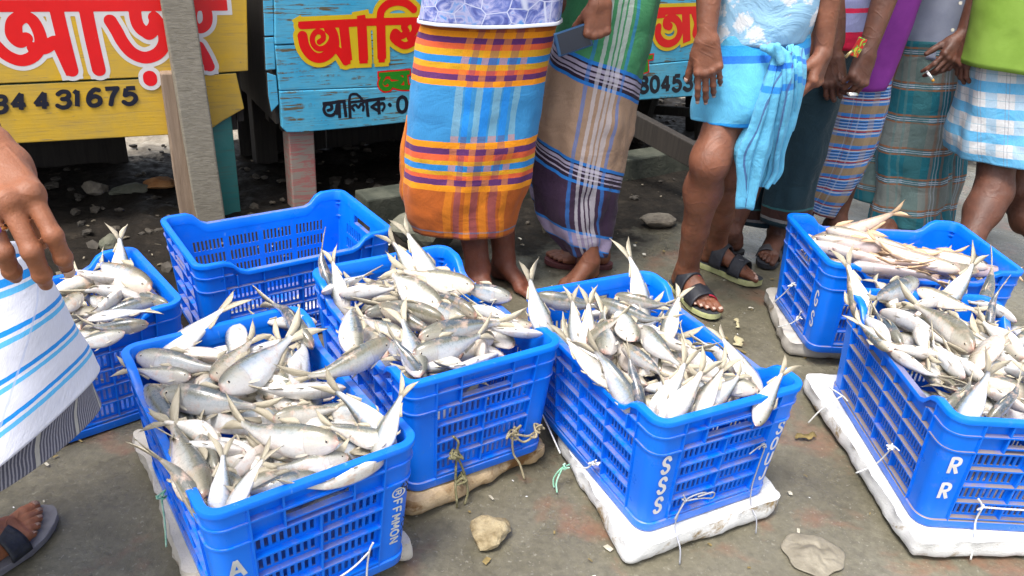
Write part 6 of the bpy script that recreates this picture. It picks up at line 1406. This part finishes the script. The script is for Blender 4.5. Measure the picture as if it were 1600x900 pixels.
# ------------------------------------------------------------------ man in the orange plaid lungi
r = person('man in orange plaid lungi with purple and yellow bands and blue cell print polo shirt'); S = SDF()
hl, tl_ = at_z(727, 438, 0), at_z(775, 480, 0); an1, _ = foot(S, at_z(738, 440, 0), at_z(768, 490, 0), 0, 1); an2, _ = foot(S, at_z(768, 428, 0), at_z(812, 452, 0), 0, -1)
hc = wp(760, 30, 2.47); pel = hc+np.array([0, .02, -.02])
leg(S, pel+np.array([-.08, .03, -.02]), (an1+pel)/2+np.array([-.07, .02, .0]), an1, .075, rank=.040, calf=.055); leg(S, pel+np.array([.08, .04, -.02]), (an2+pel)/2+np.array([.0, .02, .0]), an2, .075, rank=.038)
shc = pel+np.array([.02, 0, .50]); hd = torso(S, pel, shc)
for sx in (-1, 1): el = shc+np.array([sx*.27, .02, -.22]); arm(S, shc+np.array([sx*.17, 0, -.02]), el, el+np.array([-sx*.08, -.22, .06])); hand(S, el+np.array([-sx*.08, -.23, .06]), (-sx*.4, -.9, .2), (-sx, 0, -.2), sx, (30, 35, 25))
finish_person(r, S, S_red, hd)
C, AX, A, B = rows_px([(664, 32, 870, 36), (652, 70, 860, 76), (643, 120, 850, 124), (637, 185, 841, 185), (632, 240, 832, 240), (631, 280, 825, 284), (634, 320, 814, 322), (644, 358, 803, 362)], 2.45, [.50, .5, .5, .5, .48, .46, .44, .42])
loft('lungi', C, AX, A, B, M_l1, r, 70, 110, ((3, 1.3, .0, .018, 1.5), (7, .4, .004, .014, 2.0), (13, 2.0, .003, .009, -2)), jitter=.012, seed=1, vtot=.735)
shirt(r, [(664, -40, 884, -40), (660, -10, 880, -12), (655, 28, 876, 30)], 2.45, .62, M_s1, folds=((6, .5, .0, .022, 1), (11, 1.2, 0, .012, 2)), sleeves=[(shc+np.array([-.16, 0, -.03]), shc+np.array([-.30, .02, -.24])), (shc+np.array([.16, 0, -.03]), shc+np.array([.30, .02, -.24]))])
C, AX, A, B = rows_px([(654.5, 27, 876.5, 29), (654, 29, 877, 31), (654, 32, 877, 34)], 2.45, .625); loft('shirt_hem', C, AX, [a*1.012 for a in A], [b*1.012 for b in B], M_hem, r, 6, 88, ((6, 1.3, .022, .022, 0), (11, 2.8, .012, .012, 0)), .004)
C, AX, A, B = rows_px([(638, 180, 740, 180), (629, 240, 742, 240), (628, 292, 744, 294), (642, 338, 746, 344)], 2.50, .42); loft('lungi_fold', C, AX, A, B, woven('rust lungi cloth', RU, [(.06, .063, (.16, .15, .2))], [(-.12, -.10, OY), (-.095, -.08, PU)], (-.1, .6), (-.5, .5), .4, wrinkle=.4), r, 40, 70, ((3, .4, .02, .05, 1.0), (8, .4, .01, .03, 1.0)), jitter=.01, seed=44)
# ------------------------------------------------------------------ man with the phone, banded lungi
r = person('man in green tan and purple banded lungi holding a phone'); S = SDF()
an1, _ = foot(S, at_z(930, 430, 0), at_z(872, 462, 0), 0, 1); h2, t2 = at_z(952, 418, 0), at_z(836, 412, 0); an2, _ = foot(S, h2, t2, .02, -1)
hc = wp(944, -5, 2.66); pel = hc+np.array([0, .02, -.03])
leg(S, pel+np.array([-.07, .03, -.02]), (an1+pel)/2+np.array([-.02, .03, 0]), an1, .07, .05); leg(S, pel+np.array([.07, .05, -.02]), (an2+pel)/2+np.array([.02, .03, 0]), an2, .07, .05)
shc = pel+np.array([.02, 0, .49]); hd = torso(S, pel, shc)
wr = wp(938, 4, 2.40); el = wp(932, -130, 2.44); arm(S, shc+np.array([-.17, 0, -.02]), el, wr)
hand(S, wr, (-.02, -.05, -1), (-.25, 1, 0), -1, [(68, 92, 55), (70, 95, 60), (72, 95, 60), (76, 95, 60)], 1.0, thumb=(.6, .35, .7))
el2 = shc+np.array([.26, .0, -.24]); arm(S, shc+np.array([.17, 0, -.02]), el2, el2+np.array([-.04, -.2, -.05])); hand(S, el2+np.array([-.04, -.21, -.05]), (-.2, -1, -.2), (-1, 0, 0), 1, (30, 40, 30))
finish_person(r, S, S_mid, hd)
C, AX, A, B = rows_px([(880, -22, 1030, -14), (868, 55, 1019, 58), (857, 105, 1005, 112), (847, 165, 992, 175), (839, 225, 977, 235), (832, 280, 969, 284), (840, 326, 957, 330), (858, 362, 950, 368), (878, 388, 944, 398)], 2.64, [.60, .6, .6, .62, .62, .62, .64, .66, .7])
loft('lungi', C, AX, A, B, M_l2, r, 80, 120, ((4, .6, .008, .06, 1.8), (7, 1.7, .012, .045, 3.0), (13, .5, .004, .018, -2)), jitter=.017, seed=6, vtot=.985)
shirt(r, [(872, -70, 1040, -70), (872, -50, 1040, -50)], 2.66, .62, M_s2, sleeves=[(shc+np.array([.16, 0, -.03]), el2)])
sandal(r, h2, t2, -1, simple('dark red rubber', (.075, .018, .018), None, rough=.7), simple('dark red insole', (.10, .025, .025), None, rough=.7), [(.11, .15, (.075, .062), .046, simple('maroon strap', (.085, .02, .022), None, rough=.6), .02, .98)])
C, AX, A, B = rows_px([(850, 110, 935, 112), (838, 180, 935, 182), (829, 250, 935, 252), (828, 300, 930, 306), (846, 340, 915, 352)], 2.70, .45); loft('lungi_fold', C, AX, A, B, M_l2, r, 50, 80, ((3, 2.4, .02, .06, 1.0), (8, .4, .01, .04, 1.0)), jitter=.01, seed=45, vtot=.62)
# the phone
pc = wp(896, 62, 2.372); ph = empty('mobile_phone', tuple(pc)); tag(ph, 'dark blue mobile phone held in the fist of the man in the banded lungi', 'phone')
a1 = unit(wp(884, 88, 2.372)-wp(876, 52, 2.372)); a2 = unit(wp(906, 46, 2.39)-wp(876, 55, 2.365)); a2 = unit(a2-a1*(a1 @ a2)); a3 = np.cross(a1, a2); Rm = np.stack([a2, a1, a3], 1)
M_phb = simple('blue phone shell', (.012, .055, .13), None, rough=.3); M_phs = simple('dark phone screen', (.018, .022, .035), None, rough=.12)
m = MB(); m.box((0, 0, 0), (.115, .068, .009), Rm); m.build('shell', M_phb, ph, bevel=.004)
sg = -1 if (Rm @ np.array([0, 0, 1.0])) @ (CAM_O-pc) < 0 else 1
m = MB(); m.box(Rm @ np.array([0, 0, sg*.0046]), (.098, .058, .0012), Rm); m.build('screen', M_phs, ph)
# ------------------------------------------------------------------ man in light blue with the rolled lungi
r = person('man in pale blue floral shirt with sky blue lungi knotted above his knees'); S = SDF()
h1, t1 = at_z(1052, 446, 0), at_z(1122, 507, 0); an1, tp1 = foot(S, h1, t1, .020, 1, .268); h2, t2 = at_z(1088, 411, 0), at_z(1200, 452, 0); an2, tp2 = foot(S, h2, t2, .020, -1, .268)
k1 = wp(1110, 250, 2.40); hp1 = wp(1168, 92, 2.53); k2 = wp(1140, 262, 2.62); hp2 = wp(1222, 95, 2.58)
leg(S, hp1, k1, an1, .074, .056, (-.15, -1, 0), .058, .035); leg(S, hp2, k2, an2, .086, .056, (.3, -1, 0), .056, .034)
pel = (hp1+hp2)/2+np.array([0, .02, .05]); shc = pel+np.array([.05, .0, .48]); hd = torso(S, pel, shc)
wr = wp(1104, 62, 2.37); el = wp(1112, -90, 2.44); arm(S, shc+np.array([-.18, 0, -.02]), el, wr, rf=.042, rw=.026)
n1 = hand(S, wr, wp(1107, 110, 2.36)-wr, (.12, 1, .05), -1, [(10, 16, 12), (14, 20, 14), (18, 22, 16), (22, 24, 18)], 1.03, thumb=(.80, .42, .35), spread=.05)
wr2 = wp(1286, 84, 2.46); el2 = wp(1300, -80, 2.50); arm(S, shc+np.array([.18, 0, -.02]), el2, wr2, rf=.042, rw=.026)
n2 = hand(S, wr2, wp(1275, 118, 2.44)-wr2, (-.80, .55, -.1), 1 if np.cross(unit(wp(1275, 118, 2.44)-wr2), (-.8, .55, -.1))[1] < 0 else -1, [(25, 30, 20), (34, 36, 22), (42, 40, 25), (48, 42, 28)], 1.0, thumb=(.72, .45, .45), spread=.05)
finish_person(r, S, S_mid, hd, .0032); nails_obj(n1+n2, r); nails_obj(tp1+tp2, r, .9)
C, AX, A, B = rows_px([(1122, 48, 1264, 52), (1108, 85, 1262, 85), (1092, 125, 1256, 120), (1083, 160, 1248, 152), (1082, 182, 1236, 178)], 2.50, [.66, .72, .80, .86, .88])
loft('lungi', C, AX, A, B, M_l3, r, 50, 110, ((3, .4, .0, .03, 1.0), (6, 1.2, .018, .035, 2.6), (11, .3, .008, .02, -2.5)), .004, jitter=.014, seed=9)
Yt = 2.33
sheet('lungi_end', [[wp(x, y, yy) for x, y, yy in row] for row in (
    [(1207, 82, Yt+.02), (1216, 84, Yt), (1226, 84, Yt)], [(1188, 135, Yt+.04), (1203, 140, Yt-.02), (1224, 130, Yt)], [(1165, 190, Yt+.06), (1187, 200, Yt-.01), (1212, 190, Yt+.02)], [(1142, 235, Yt+.07), (1172, 245, Yt), (1203, 240, Yt+.03)],
    [(1150, 275, Yt+.07), (1168, 288, Yt+.01), (1190, 284, Yt+.04)], [(1157, 318, Yt+.06), (1164, 327, Yt+.02), (1174, 320, Yt+.04)])], M_l3t, r, 44, 60, ((2.0, .3, .004, .014, 1), (4.5, 1.2, .003, .008, 2)), .004, .006, 4)
sheet('lungi_end', [[wp(x, y, yy) for x, y, yy in row] for row in (
    [(1220, 80, Yt), (1227, 80, Yt-.01), (1234, 82, Yt+.02)], [(1214, 135, Yt+.03), (1230, 138, Yt-.03), (1246, 122, Yt+.04)], [(1205, 185, Yt+.05), (1220, 195, Yt), (1243, 172, Yt+.06)], [(1198, 235, Yt+.07), (1212, 242, Yt+.03), (1222, 232, Yt+.07)],
    [(1192, 270, Yt+.08), (1208, 272, Yt+.05), (1220, 262, Yt+.08)], [(1188, 292, Yt+.08), (1196, 291, Yt+.06), (1206, 282, Yt+.08)])], M_l3t, r, 44, 60, ((2.5, 1.3, .004, .014, 1), (5, .2, .003, .009, 2)), .004, .006, 7)
sheet('lungi_end', [[wp(x, y, yy) for x, y, yy in row] for row in (
    [(1228, 72, Yt+.05), (1240, 70, Yt+.04), (1256, 78, Yt+.08)], [(1232, 105, Yt+.02), (1246, 105, Yt), (1260, 108, Yt+.07)], [(1234, 140, Yt+.03), (1246, 142, Yt+.01), (1254, 140, Yt+.08)], [(1230, 175, Yt+.06), (1238, 180, Yt+.04), (1246, 172, Yt+.08)], [(1224, 205, Yt+.08), (1229, 208, Yt+.07), (1236, 198, Yt+.09)])], M_l3t, r, 36, 44, ((2, .8, .003, .010, 1), (4, .2, .003, .006, 2)), .004, .006, 5)
K = SDF(); kc = wp(1217, 82, Yt-.012); K.cone(kc+np.array([-.018, .012, .006]), kc+np.array([.014, .012, -.008]), .017, .017, .010); K.cone(kc+np.array([-.010, -.006, .018]), kc+np.array([.008, -.006, -.022]), .010, .012, .006); K.cone(kc+np.array([-.03, .06, .0]), kc+np.array([0, .01, 0]), .010, .014, .012)
v, f = K.mesh(.003); mesh_obj('knot', v, f, simple('sky blue knot cloth', (.10, .40, .62), (.16, .46, .66), 20, .85, bmp=.5, bscale=40), r, True)
shirt(r, [(1128, -70, 1284, -70), (1126, -20, 1284, -20), (1124, 30, 1276, 20), (1122, 66, 1258, 62)], 2.50, .74, M_s3, folds=((4, .5, .0, .03, 1), (7, 1.2, 0, .022, 2), (12, .3, .0, .012, 3)), jitter=.008, sleeves=[(shc+np.array([-.17, 0, -.03]), el), (shc+np.array([.17, 0, -.03]), el2)])
M_sole = simple('pale yellow green sole', (.36, .38, .16), (.46, .47, .24), 40, .7); M_ins = simple('dark insole', (.03, .034, .042), None, rough=.7); M_blue = simple('grey blue sole', (.10, .13, .19), None, rough=.7)
stp = [(.078, .122, (.112, .092), .046, M_blk, .03, .97), (.150, .196, (.070, .055), .050, M_blk, .03, .97), (.074, .126, (.107, .087), .0450, M_redlin, .02, .42), (.146, .200, (.0655, .0505), .0490, M_redlin, .02, .42)]
sA = sandal(r, h1, t1, 1, M_sole, M_ins, stp, .021, L=.286, wide=1.0); sB = sandal(r, h2, t2, -1, M_sole, M_ins, [(.078, .122, (.112, .092), .046, M_blk, .03, .97), (.152, .196, (.070, .055), .050, M_blk, .03, .97)], .024, L=.286, wide=1.0)
def swoosh(heel, toe, mirror, x, ya, parent, hh, w, hbase):
    """a small curved tick printed on the outer side of a strap"""
    heel, toe = np.array(heel, float), np.array(toe, float); heel[2] = toe[2] = 0; d = unit(toe-heel); lat = np.array([-d[1], d[0], 0])*mirror
    pts = catmull([(0.0, .15), (-.10, .0), (.05, -.10), (.35, .02), (1.0, .42)], 17); V = []; F = []
    for i, (a, b2) in enumerate(pts):
        wd = .16*math.sin(math.pi*min(1, (i+1)/13))*(1-i/17)+.01
        for s in (-1, 1):
            ang = math.pi*(ya+(b2+s*wd*.5)*.10); V.append(heel+d*(x+a*.030-.012)+lat*w*math.cos(ang)+np.array([0, 0, hbase*.7+hh*abs(math.sin(ang))**.8+.0048])+lat*math.cos(ang)*.0052)
    F = [(2*i, 2*i+1, 2*i+3, 2*i+2) for i in range(16)]; o = mesh_obj('emblem', V, F, M_whitep, parent, False); o.modifiers.new('t', 'SOLIDIFY').thickness = .0008
swoosh(h1, t1, 1, .092, .34, sA, .102, .050, .021); swoosh(h2, t2, -1, .172, .40, sB, .062, .0545, .024)
# ------------------------------------------------------------------ man in the dark lungi and striped shirt
r = person('man in red and lavender striped shirt with long dark teal lungi'); S = SDF()
h1, t1 = at_z(1158, 396, 0), at_z(1042, 392, 0); an1, _ = foot(S, h1, t1, .015, 1); h2, t2 = at_z(1212, 388, 0), at_z(1182, 438, 0); an2, _ = foot(S, h2, t2, .018, 1)
pel = wp(1278, 50, 2.97); leg(S, pel+np.array([-.06, .02, -.02]), (pel+an1)/2+np.array([-.0, .02, 0]), an1, .07, .048); leg(S, pel+np.array([.05, .03, -.02]), (pel+an2)/2+np.array([.0, .02, 0]), an2, .07, .048)
shc = pel+np.array([.07, 0, .50]); hd = torso(S, pel, shc)
wr = wp(1354, 84, 2.76); el = wp(1404, -70, 2.84); arm(S, shc+np.array([.18, 0, -.02]), el, wr, rf=.044, rw=.028)
n1 = hand(S, wr, wp(1338, 128, 2.74)-wr, (-.35, .9, -.2), 1, [(35, 45, 30), (42, 50, 35), (48, 55, 35), (52, 55, 35)], 1.05, thumb=(.75, .4, .5))
wr2 = wp(1303, 90, 2.84); el2 = wp(1296, -70, 2.92); arm(S, shc+np.array([-.18, 0, -.02]), el2, wr2); hand(S, wr2, wp(1304, 122, 2.82)-wr2, (.4, .8, 0), -1, (30, 40, 30), 1.0)
finish_person(r, S, S_dark, hd)
C, AX, A, B = rows_px([(1215, 40, 1350, 40), (1213, 90, 1330, 90), (1208, 150, 1312, 150), (1203, 220, 1292, 220), (1198, 290, 1275, 290), (1192, 345, 1262, 352)], 2.95, .66)
loft('lungi', C, AX, A, B, M_l4, r, 60, 100, ((4, .6, .0, .05, 1.0), (9, 1.2, .006, .025, 2)), jitter=.008, seed=14)
C, AX, A, B = rows_px([(1140, 255, 1230, 255), (1138, 300, 1225, 300), (1142, 345, 1215, 350)], 3.04, .5); loft('lungi_fold', C, AX, A, B, M_l4, r, 30, 70, ((4, 2, .02, .06, 1),), jitter=.01, seed=15)
shirt(r, [(1290, -70, 1400, -70), (1270, -20, 1382, -20), (1262, 30, 1366, 30), (1258, 70, 1350, 76)], 2.93, .66, M_s4, folds=((5, .5, 0, .02, 1),), sleeves=[(shc+np.array([.17, 0, -.03]), el)])
sandal(r, h1, t1, 1, simple('black flip flop rubber', (.012, .012, .014), None, rough=.6), simple('black flip flop top', (.02, .02, .022), None, rough=.7), [(.12, .145, (.066, .052), .044, M_blk, .02, .98)], .016, name='flip_flop')
sandal(r, h2, t2, 1, M_blk, M_ins, [(.075, .115, (.09, .075), .045, simple('blue grey strap', (.035, .05, .07), None, rough=.6), .02, .98), (.155, .19, (.058, .048), .049, simple('grey strap', (.05, .05, .056), None, rough=.6), .02, .98)], .020)
rg = MB(); c = wp(1333, 147, 2.735)
for q, rr_ in ((0, .006), (1, .0052)): rg.tube([c+np.array([-.022+.012*i+q*.003, -.004*q, .001*i-.004*q]) for i in range(4)], [rr_*.5, rr_, rr_, rr_*.5], 8)
rg.build('ring', simple('silver ring', (.75, .74, .68), None, rough=.2, metal=1.0), r, True)
pk = empty('packet', tuple(wp(1341, 74, 2.715))); tag(pk, 'small red, green and yellow packet at the wrist of the man in the striped shirt', 'packet')
def pack_mat():
    m, t, b = new_mat('printed packet'); n = noise(t, tex_co(t, 'Object'), 55, 2, .4, .6)
    t.links.new(ramp(t, n, [(.40, (.62, .03, .02)), (.47, (.02, .42, .07)), (.53, (.70, .60, .05)), (.60, (.55, .05, .03))], 'CONSTANT'), b.inputs['Base Color']); b.inputs['Roughness'].default_value = .3; return m
m = MB(); m.box((0, 0, 0), (.034, .006, .062), Euler((.1, .28, .3)).to_matrix()); m.build('wrapper', pack_mat(), pk, bevel=.002)
m = MB(); m.tube(catmull([(-.02, -.006, -.012), (-.030, -.010, -.022), (-.036, -.008, -.034)], 8), .005, 8); m.build('clasp', simple('brass clasp', (.55, .42, .2), None, rough=.3, metal=.8), pk, True)
# ------------------------------------------------------------------ man in the purple shirt
r = person('man in long purple shirt over a blue and tan plaid lungi'); S = SDF()
C5l = rows_px([(1312, 105, 1396, 105), (1291, 215, 1372, 215), (1257, 325, 1304, 338)], 3.2, .7)[0]; pel = wp(1362, 40, 3.22); covered_legs(S, pel, C5l, .035, .03, ((-.8, -1), (.9, -1))); shc = pel+np.array([.05, 0, .5]); hd = torso(S, pel, shc, g=.62)
for sx in (-1, 1): el = shc+np.array([sx*.09, .16, -.25]); arm(S, shc+np.array([sx*.13, .03, -.02]), el, el+np.array([-sx*.04, .0, -.2])); hand(S, el+np.array([-sx*.04, .0, -.21]), (0, .1, -1), (-sx, 0, 0), 1, (20, 30, 20))
finish_person(r, S, S_dark, hd, .005)
C, AX, A, B = rows_px([(1318, 60, 1404, 60), (1312, 105, 1396, 105), (1306, 160, 1387, 160), (1291, 215, 1372, 215), (1274, 268, 1350, 265), (1257, 325, 1304, 338)], 3.18, .7)
loft('lungi', C, AX, A, B, M_l5, r, 60, 100, ((3, .4, .02, .07, 1.0), (7, 1.2, .02, .05, 2)), jitter=.010, seed=20)
shirt(r, [(1340, -70, 1470, -70), (1334, -20, 1446, -20), (1330, 40, 1424, 40), (1330, 90, 1405, 90), (1334, 140, 1384, 138)], 3.14, .66, M_s5, folds=((4, .5, 0, .03, 1), (7, 1, 0, .02, 2)), jitter=.006)
# ------------------------------------------------------------------ man in the grey shirt with the cigarette
r = person('man in grey lavender shirt and teal plaid lungi with a cigarette between his fingers'); S = SDF()
C6l = rows_px([(1402, 60, 1512, 60), (1380, 210, 1493, 210), (1362, 340, 1478, 340)], 3.36, .6)[0]; pel = wp(1452, 40, 3.38); covered_legs(S, pel, C6l, .06, .03, ((-.5, -1), (.3, -1))); shc = pel+np.array([.06, 0, .5]); hd = torso(S, pel, shc, g=.62)
wr = wp(1506, 58, 3.10); el = wp(1552, -60, 3.18); arm(S, shc+np.array([.18, 0, -.02]), el, wr, rf=.046, rw=.030)
n1 = hand(S, wr, wp(1478, 100, 3.06)-wr, (-.2, 1, -.35), -1 if np.cross(unit(wp(1478, 100, 3.06)-wr), (-.2, 1, -.35))[0] > 0 else 1, [(16, 28, 20), (22, 34, 22), (30, 40, 25), (36, 42, 25)], 1.08, thumb=(.75, .45, .35))
el2 = shc+np.array([-.06, .16, -.26]); arm(S, shc+np.array([-.15, .03, -.02]), el2, el2+np.array([.05, .02, -.2])); hand(S, el2+np.array([.05, .02, -.21]), (0, .1, -1), (1, 0, 0), 1, (20, 30, 20))
finish_person(r, S, S_dark, hd)
C, AX, A, B = rows_px([(1402, 60, 1512, 60), (1398, 110, 1504, 110), (1392, 160, 1500, 160), (1380, 210, 1493, 210), (1372, 260, 1484, 260), (1366, 310, 1480, 310), (1362, 346, 1478, 346)], 3.34, .60)
loft('lungi', C, AX, A, B, M_l6, r, 60, 110, ((4, .3, .02, .08, 1.2), (7, 1.2, .02, .06, 2), (13, .5, .006, .022, 1)), jitter=.012, seed=26)
C, AX, A, B = rows_px([(1340, 200, 1420, 200), (1330, 260, 1420, 260), (1322, 305, 1415, 322)], 3.42, .5); loft('lungi_fold', C, AX, A, B, M_l6, r, 30, 70, ((4, 2, .02, .06, 1),), jitter=.01, seed=27)
C, AX, A, B = rows_px([(1440, 220, 1512, 220), (1440, 280, 1504, 280), (1440, 345, 1488, 345)], 3.45, .5); loft('lungi_fold', C, AX, A, B, M_l6, r, 30, 70, ((4, 1, .02, .06, 1),), jitter=.01, seed=28)
shirt(r, [(1440, -70, 1545, -70), (1426, -20, 1535, -20), (1416, 40, 1520, 40), (1410, 84, 1508, 96)], 3.34, .64, M_s6, folds=((4, .5, 0, .02, 1), (9, 1, 0, .01, 2)), jitter=.005)
for (x, y) in ((1500, 5), (1488, 47)):
    m = MB(); p = wp(x, y, 3.34-.155); m.tube([p, p+np.array([0, -.004, .001])], .0065, 12); m.build('button', M_btn, r)
cg = empty('cigarette', tuple(wp(1454, 120, 3.0))); tag(cg, 'burning down white cigarette with orange filter between two fingers', 'cigarette')
a = wp(1449, 113, 3.0)-wp(1454, 120, 3.0); b_ = wp(1456.5, 123.5, 3.0)-wp(1454, 120, 3.0); c_ = wp(1458.5, 127, 3.0)-wp(1454, 120, 3.0); a0 = wp(1448, 111.5, 3.0)-wp(1454, 120, 3.0)
m = MB(); m.tube([a, b_], .0048, 10); m.build('paper', M_whitep, cg, True); m = MB(); m.tube([b_, c_], .0049, 10); m.build('filter', simple('orange filter', (.60, .27, .03), None, rough=.7), cg, True); m = MB(); m.tube([a0, a], .0046, 10); m.build('ash', simple('grey ash', (.25, .24, .25), None, rough=.9), cg, True)
# ------------------------------------------------------------------ man in the green shirt
r = person('man in olive green shirt with light blue checked lungi folded above bare knees'); S = SDF()
h1, t1 = at_z(1490, 445, 0), at_z(1450, 478, 0); an1, _ = foot(S, h1, t1, .012, 1); h2, t2 = at_z(1640, 470, 0), at_z(1690, 500, 0); an2, _ = foot(S, h2, t2, .012, -1)
k1 = wp(1552, 300, 2.95); hp1 = wp(1575, 110, 3.10); k2 = wp(1592, 305, 3.06); hp2 = wp(1640, 110, 3.12)
leg(S, hp1, k1, an1, .080, .064, (-.4, -1, 0), .064, .038); leg(S, hp2, k2, an2, .080, .064, (.3, -1, 0), .060, .037)
pel = (hp1+hp2)/2+np.array([0, .02, .06]); shc = pel+np.array([.05, .0, .5]); hd = torso(S, pel, shc)
wr = wp(1520, 62, 3.04); el = shc+np.array([-.27, .03, -.24]); arm(S, shc+np.array([-.18, 0, -.02]), el, wr); hand(S, wr, (-.15, 0, -1), (.9, .3, 0), 1, (25, 35, 25)); el2 = shc+np.array([.27, .0, -.24]); arm(S, shc+np.array([.18, 0, -.02]), el2, el2+np.array([0, -.05, -.22])); hand(S, el2+np.array([0, -.06, -.23]), (0, 0, -1), (-1, 0, 0), 1, (20, 30, 20))
finish_person(r, S, S_dark, hd)
C, AX, A, B = rows_px([(1520, 80, 1700, 80), (1508, 120, 1696, 120), (1498, 170, 1692, 165), (1488, 215, 1688, 205), (1488, 240, 1684, 240)], 3.04, [.62, .66, .72, .76, .78])
loft('lungi', C, AX, A, B, M_l7, r, 50, 120, ((3, 2.0, .0, .06, .5), (6, 1.0, .015, .05, 1.5), (11, .3, .006, .02, 2)), jitter=.010, seed=31)
shirt(r, [(1548, -70, 1720, -70), (1535, -20, 1715, -20), (1522, 40, 1708, 40), (1510, 100, 1702, 112)], 3.0, .72, M_s7, folds=((4, .9, 0, .04, 1), (7, 1, 0, .02, 2)), jitter=.006, sleeves=[(shc+np.array([-.17, 0, -.03]), el)])
# ------------------------------------------------------------------ man at the left edge
r = person('man at the left edge in white cloth with blue stripes and a ringed hand'); S = SDF()
h1, t1 = at_z(-102, 955, 0), at_z(38, 842, 0); an1, tp = foot(S, h1, t1, .018, 1, L=.27); an2, _ = foot(S, an1*np.array([1, 1, 0])+np.array([-.35, -.15, 0]), an1*np.array([1, 1, 0])+np.array([-.2, -.1, 0]), .018, 1)
pel = np.array([-1.10, .98, .92]); leg(S, pel+np.array([.02, -.06, -.02]), np.array([-1.06, 1.02, .50]), an1, fwd=(1, .3, 0)); leg(S, pel+np.array([-.05, .06, -.02]), np.array([-1.22, .98, .50]), an2, fwd=(1, .3, 0))
shc = pel+np.array([.0, -.05, .5]); hd = torso(S, pel, shc)
D_ = lambda x, y, dep: CAM_O+ray(x, y)*dep
wr = D_(-42, 232, .80); el = D_(-130, 50, .90); arm(S, shc+np.array([.12, -.08, -.02]), el, wr, rf=.046, rw=.030)
fw_ = D_(0, 330, .76)-wr
n1 = hand(S, wr, fw_, -CAM_O*0+unit(D_(30, 345, 1.0)-D_(20, 300, .5)+np.array([.0, 0, 0])), 1, [(30, 42, 24), (34, 44, 26), (38, 48, 28), (44, 50, 30)], 1.02, thumb=(.55, -.05, 1.0), spread=.065, thumb_len=.8)
P8s = dict(S.segs); finish_person(r, S, S_warm, hd, .0022); nails_obj(n1[:1], r)
M_gold = simple('gold ring', (.72, .50, .22), None, rough=.25, metal=1.0); M_gem = simple('violet stone', (.16, .05, .32), None, rough=.1)
for i in (2, 3):
    p, q, rr_ = P8s[(i, 0)]; d = unit(q-p); c = p+(q-p)*.55; e1 = unit(np.cross(d, (0.2, .3, 1))); e2 = np.cross(d, e1); m = MB()
    m.tube([c+(e1*math.cos(a)+e2*math.sin(a))*(rr_*1.04) for a in np.linspace(0, 6.283, 25)], .0022, 8, False); g = m.build('ring', M_gold, r, True)
    tc = unit((CAM_O-c)-d*((CAM_O-c) @ d)); G = SDF(); G.ell(c+tc*rr_*1.12, (.0062, .0062, .0045)); v, f = G.mesh(.0014); mesh_obj('gem', v, f, M_gem if i == 2 else M_gold, g, True); nails_obj(tp, r, 1.0)
P8_tips = n1
C, AX, A, B = rows_px([(-160, 420, 40, 395), (-165, 480, 62, 440), (-168, 560, 82, 482), (-170, 650, 98, 530), (-170, 740, 114, 572), (-170, 800, 128, 612)], 1.02, [.6, .62, .66, .70, .72, .74])
loft('lungi', C, AX, A, B, M_l8, r, 60, 110, ((3, .4, .0, .02, 1.0), (6, 1.2, .004, .012, 2)), .003, jitter=.004, seed=41)
C, AX, A, B = rows_px([(-150, 600, 110, 540), (-160, 740, 124, 616), (-165, 782, 140, 660)], 1.05, [.6, .68, .70]); loft('inner_lungi', C, AX, A, B, M_l8b, r, 40, 100, ((3, .4, .0, .02, 1.0), (6, 1.2, .004, .012, 2)), .003, jitter=.004, seed=42)
shirt(r, [(-500, 200, -260, 200), (-500, 300, -260, 300)], 1.0, .62, M_s8)
M_gso = simple('grey worn rubber sole', (.11, .105, .12), (.17, .165, .18), 30, .6)
sandal(r, h1, t1, 1, M_gso, M_gso, [(.128, .168, (.066, .052), .046, M_blk, .02, .98)], .018, L=.292, wide=1.10)
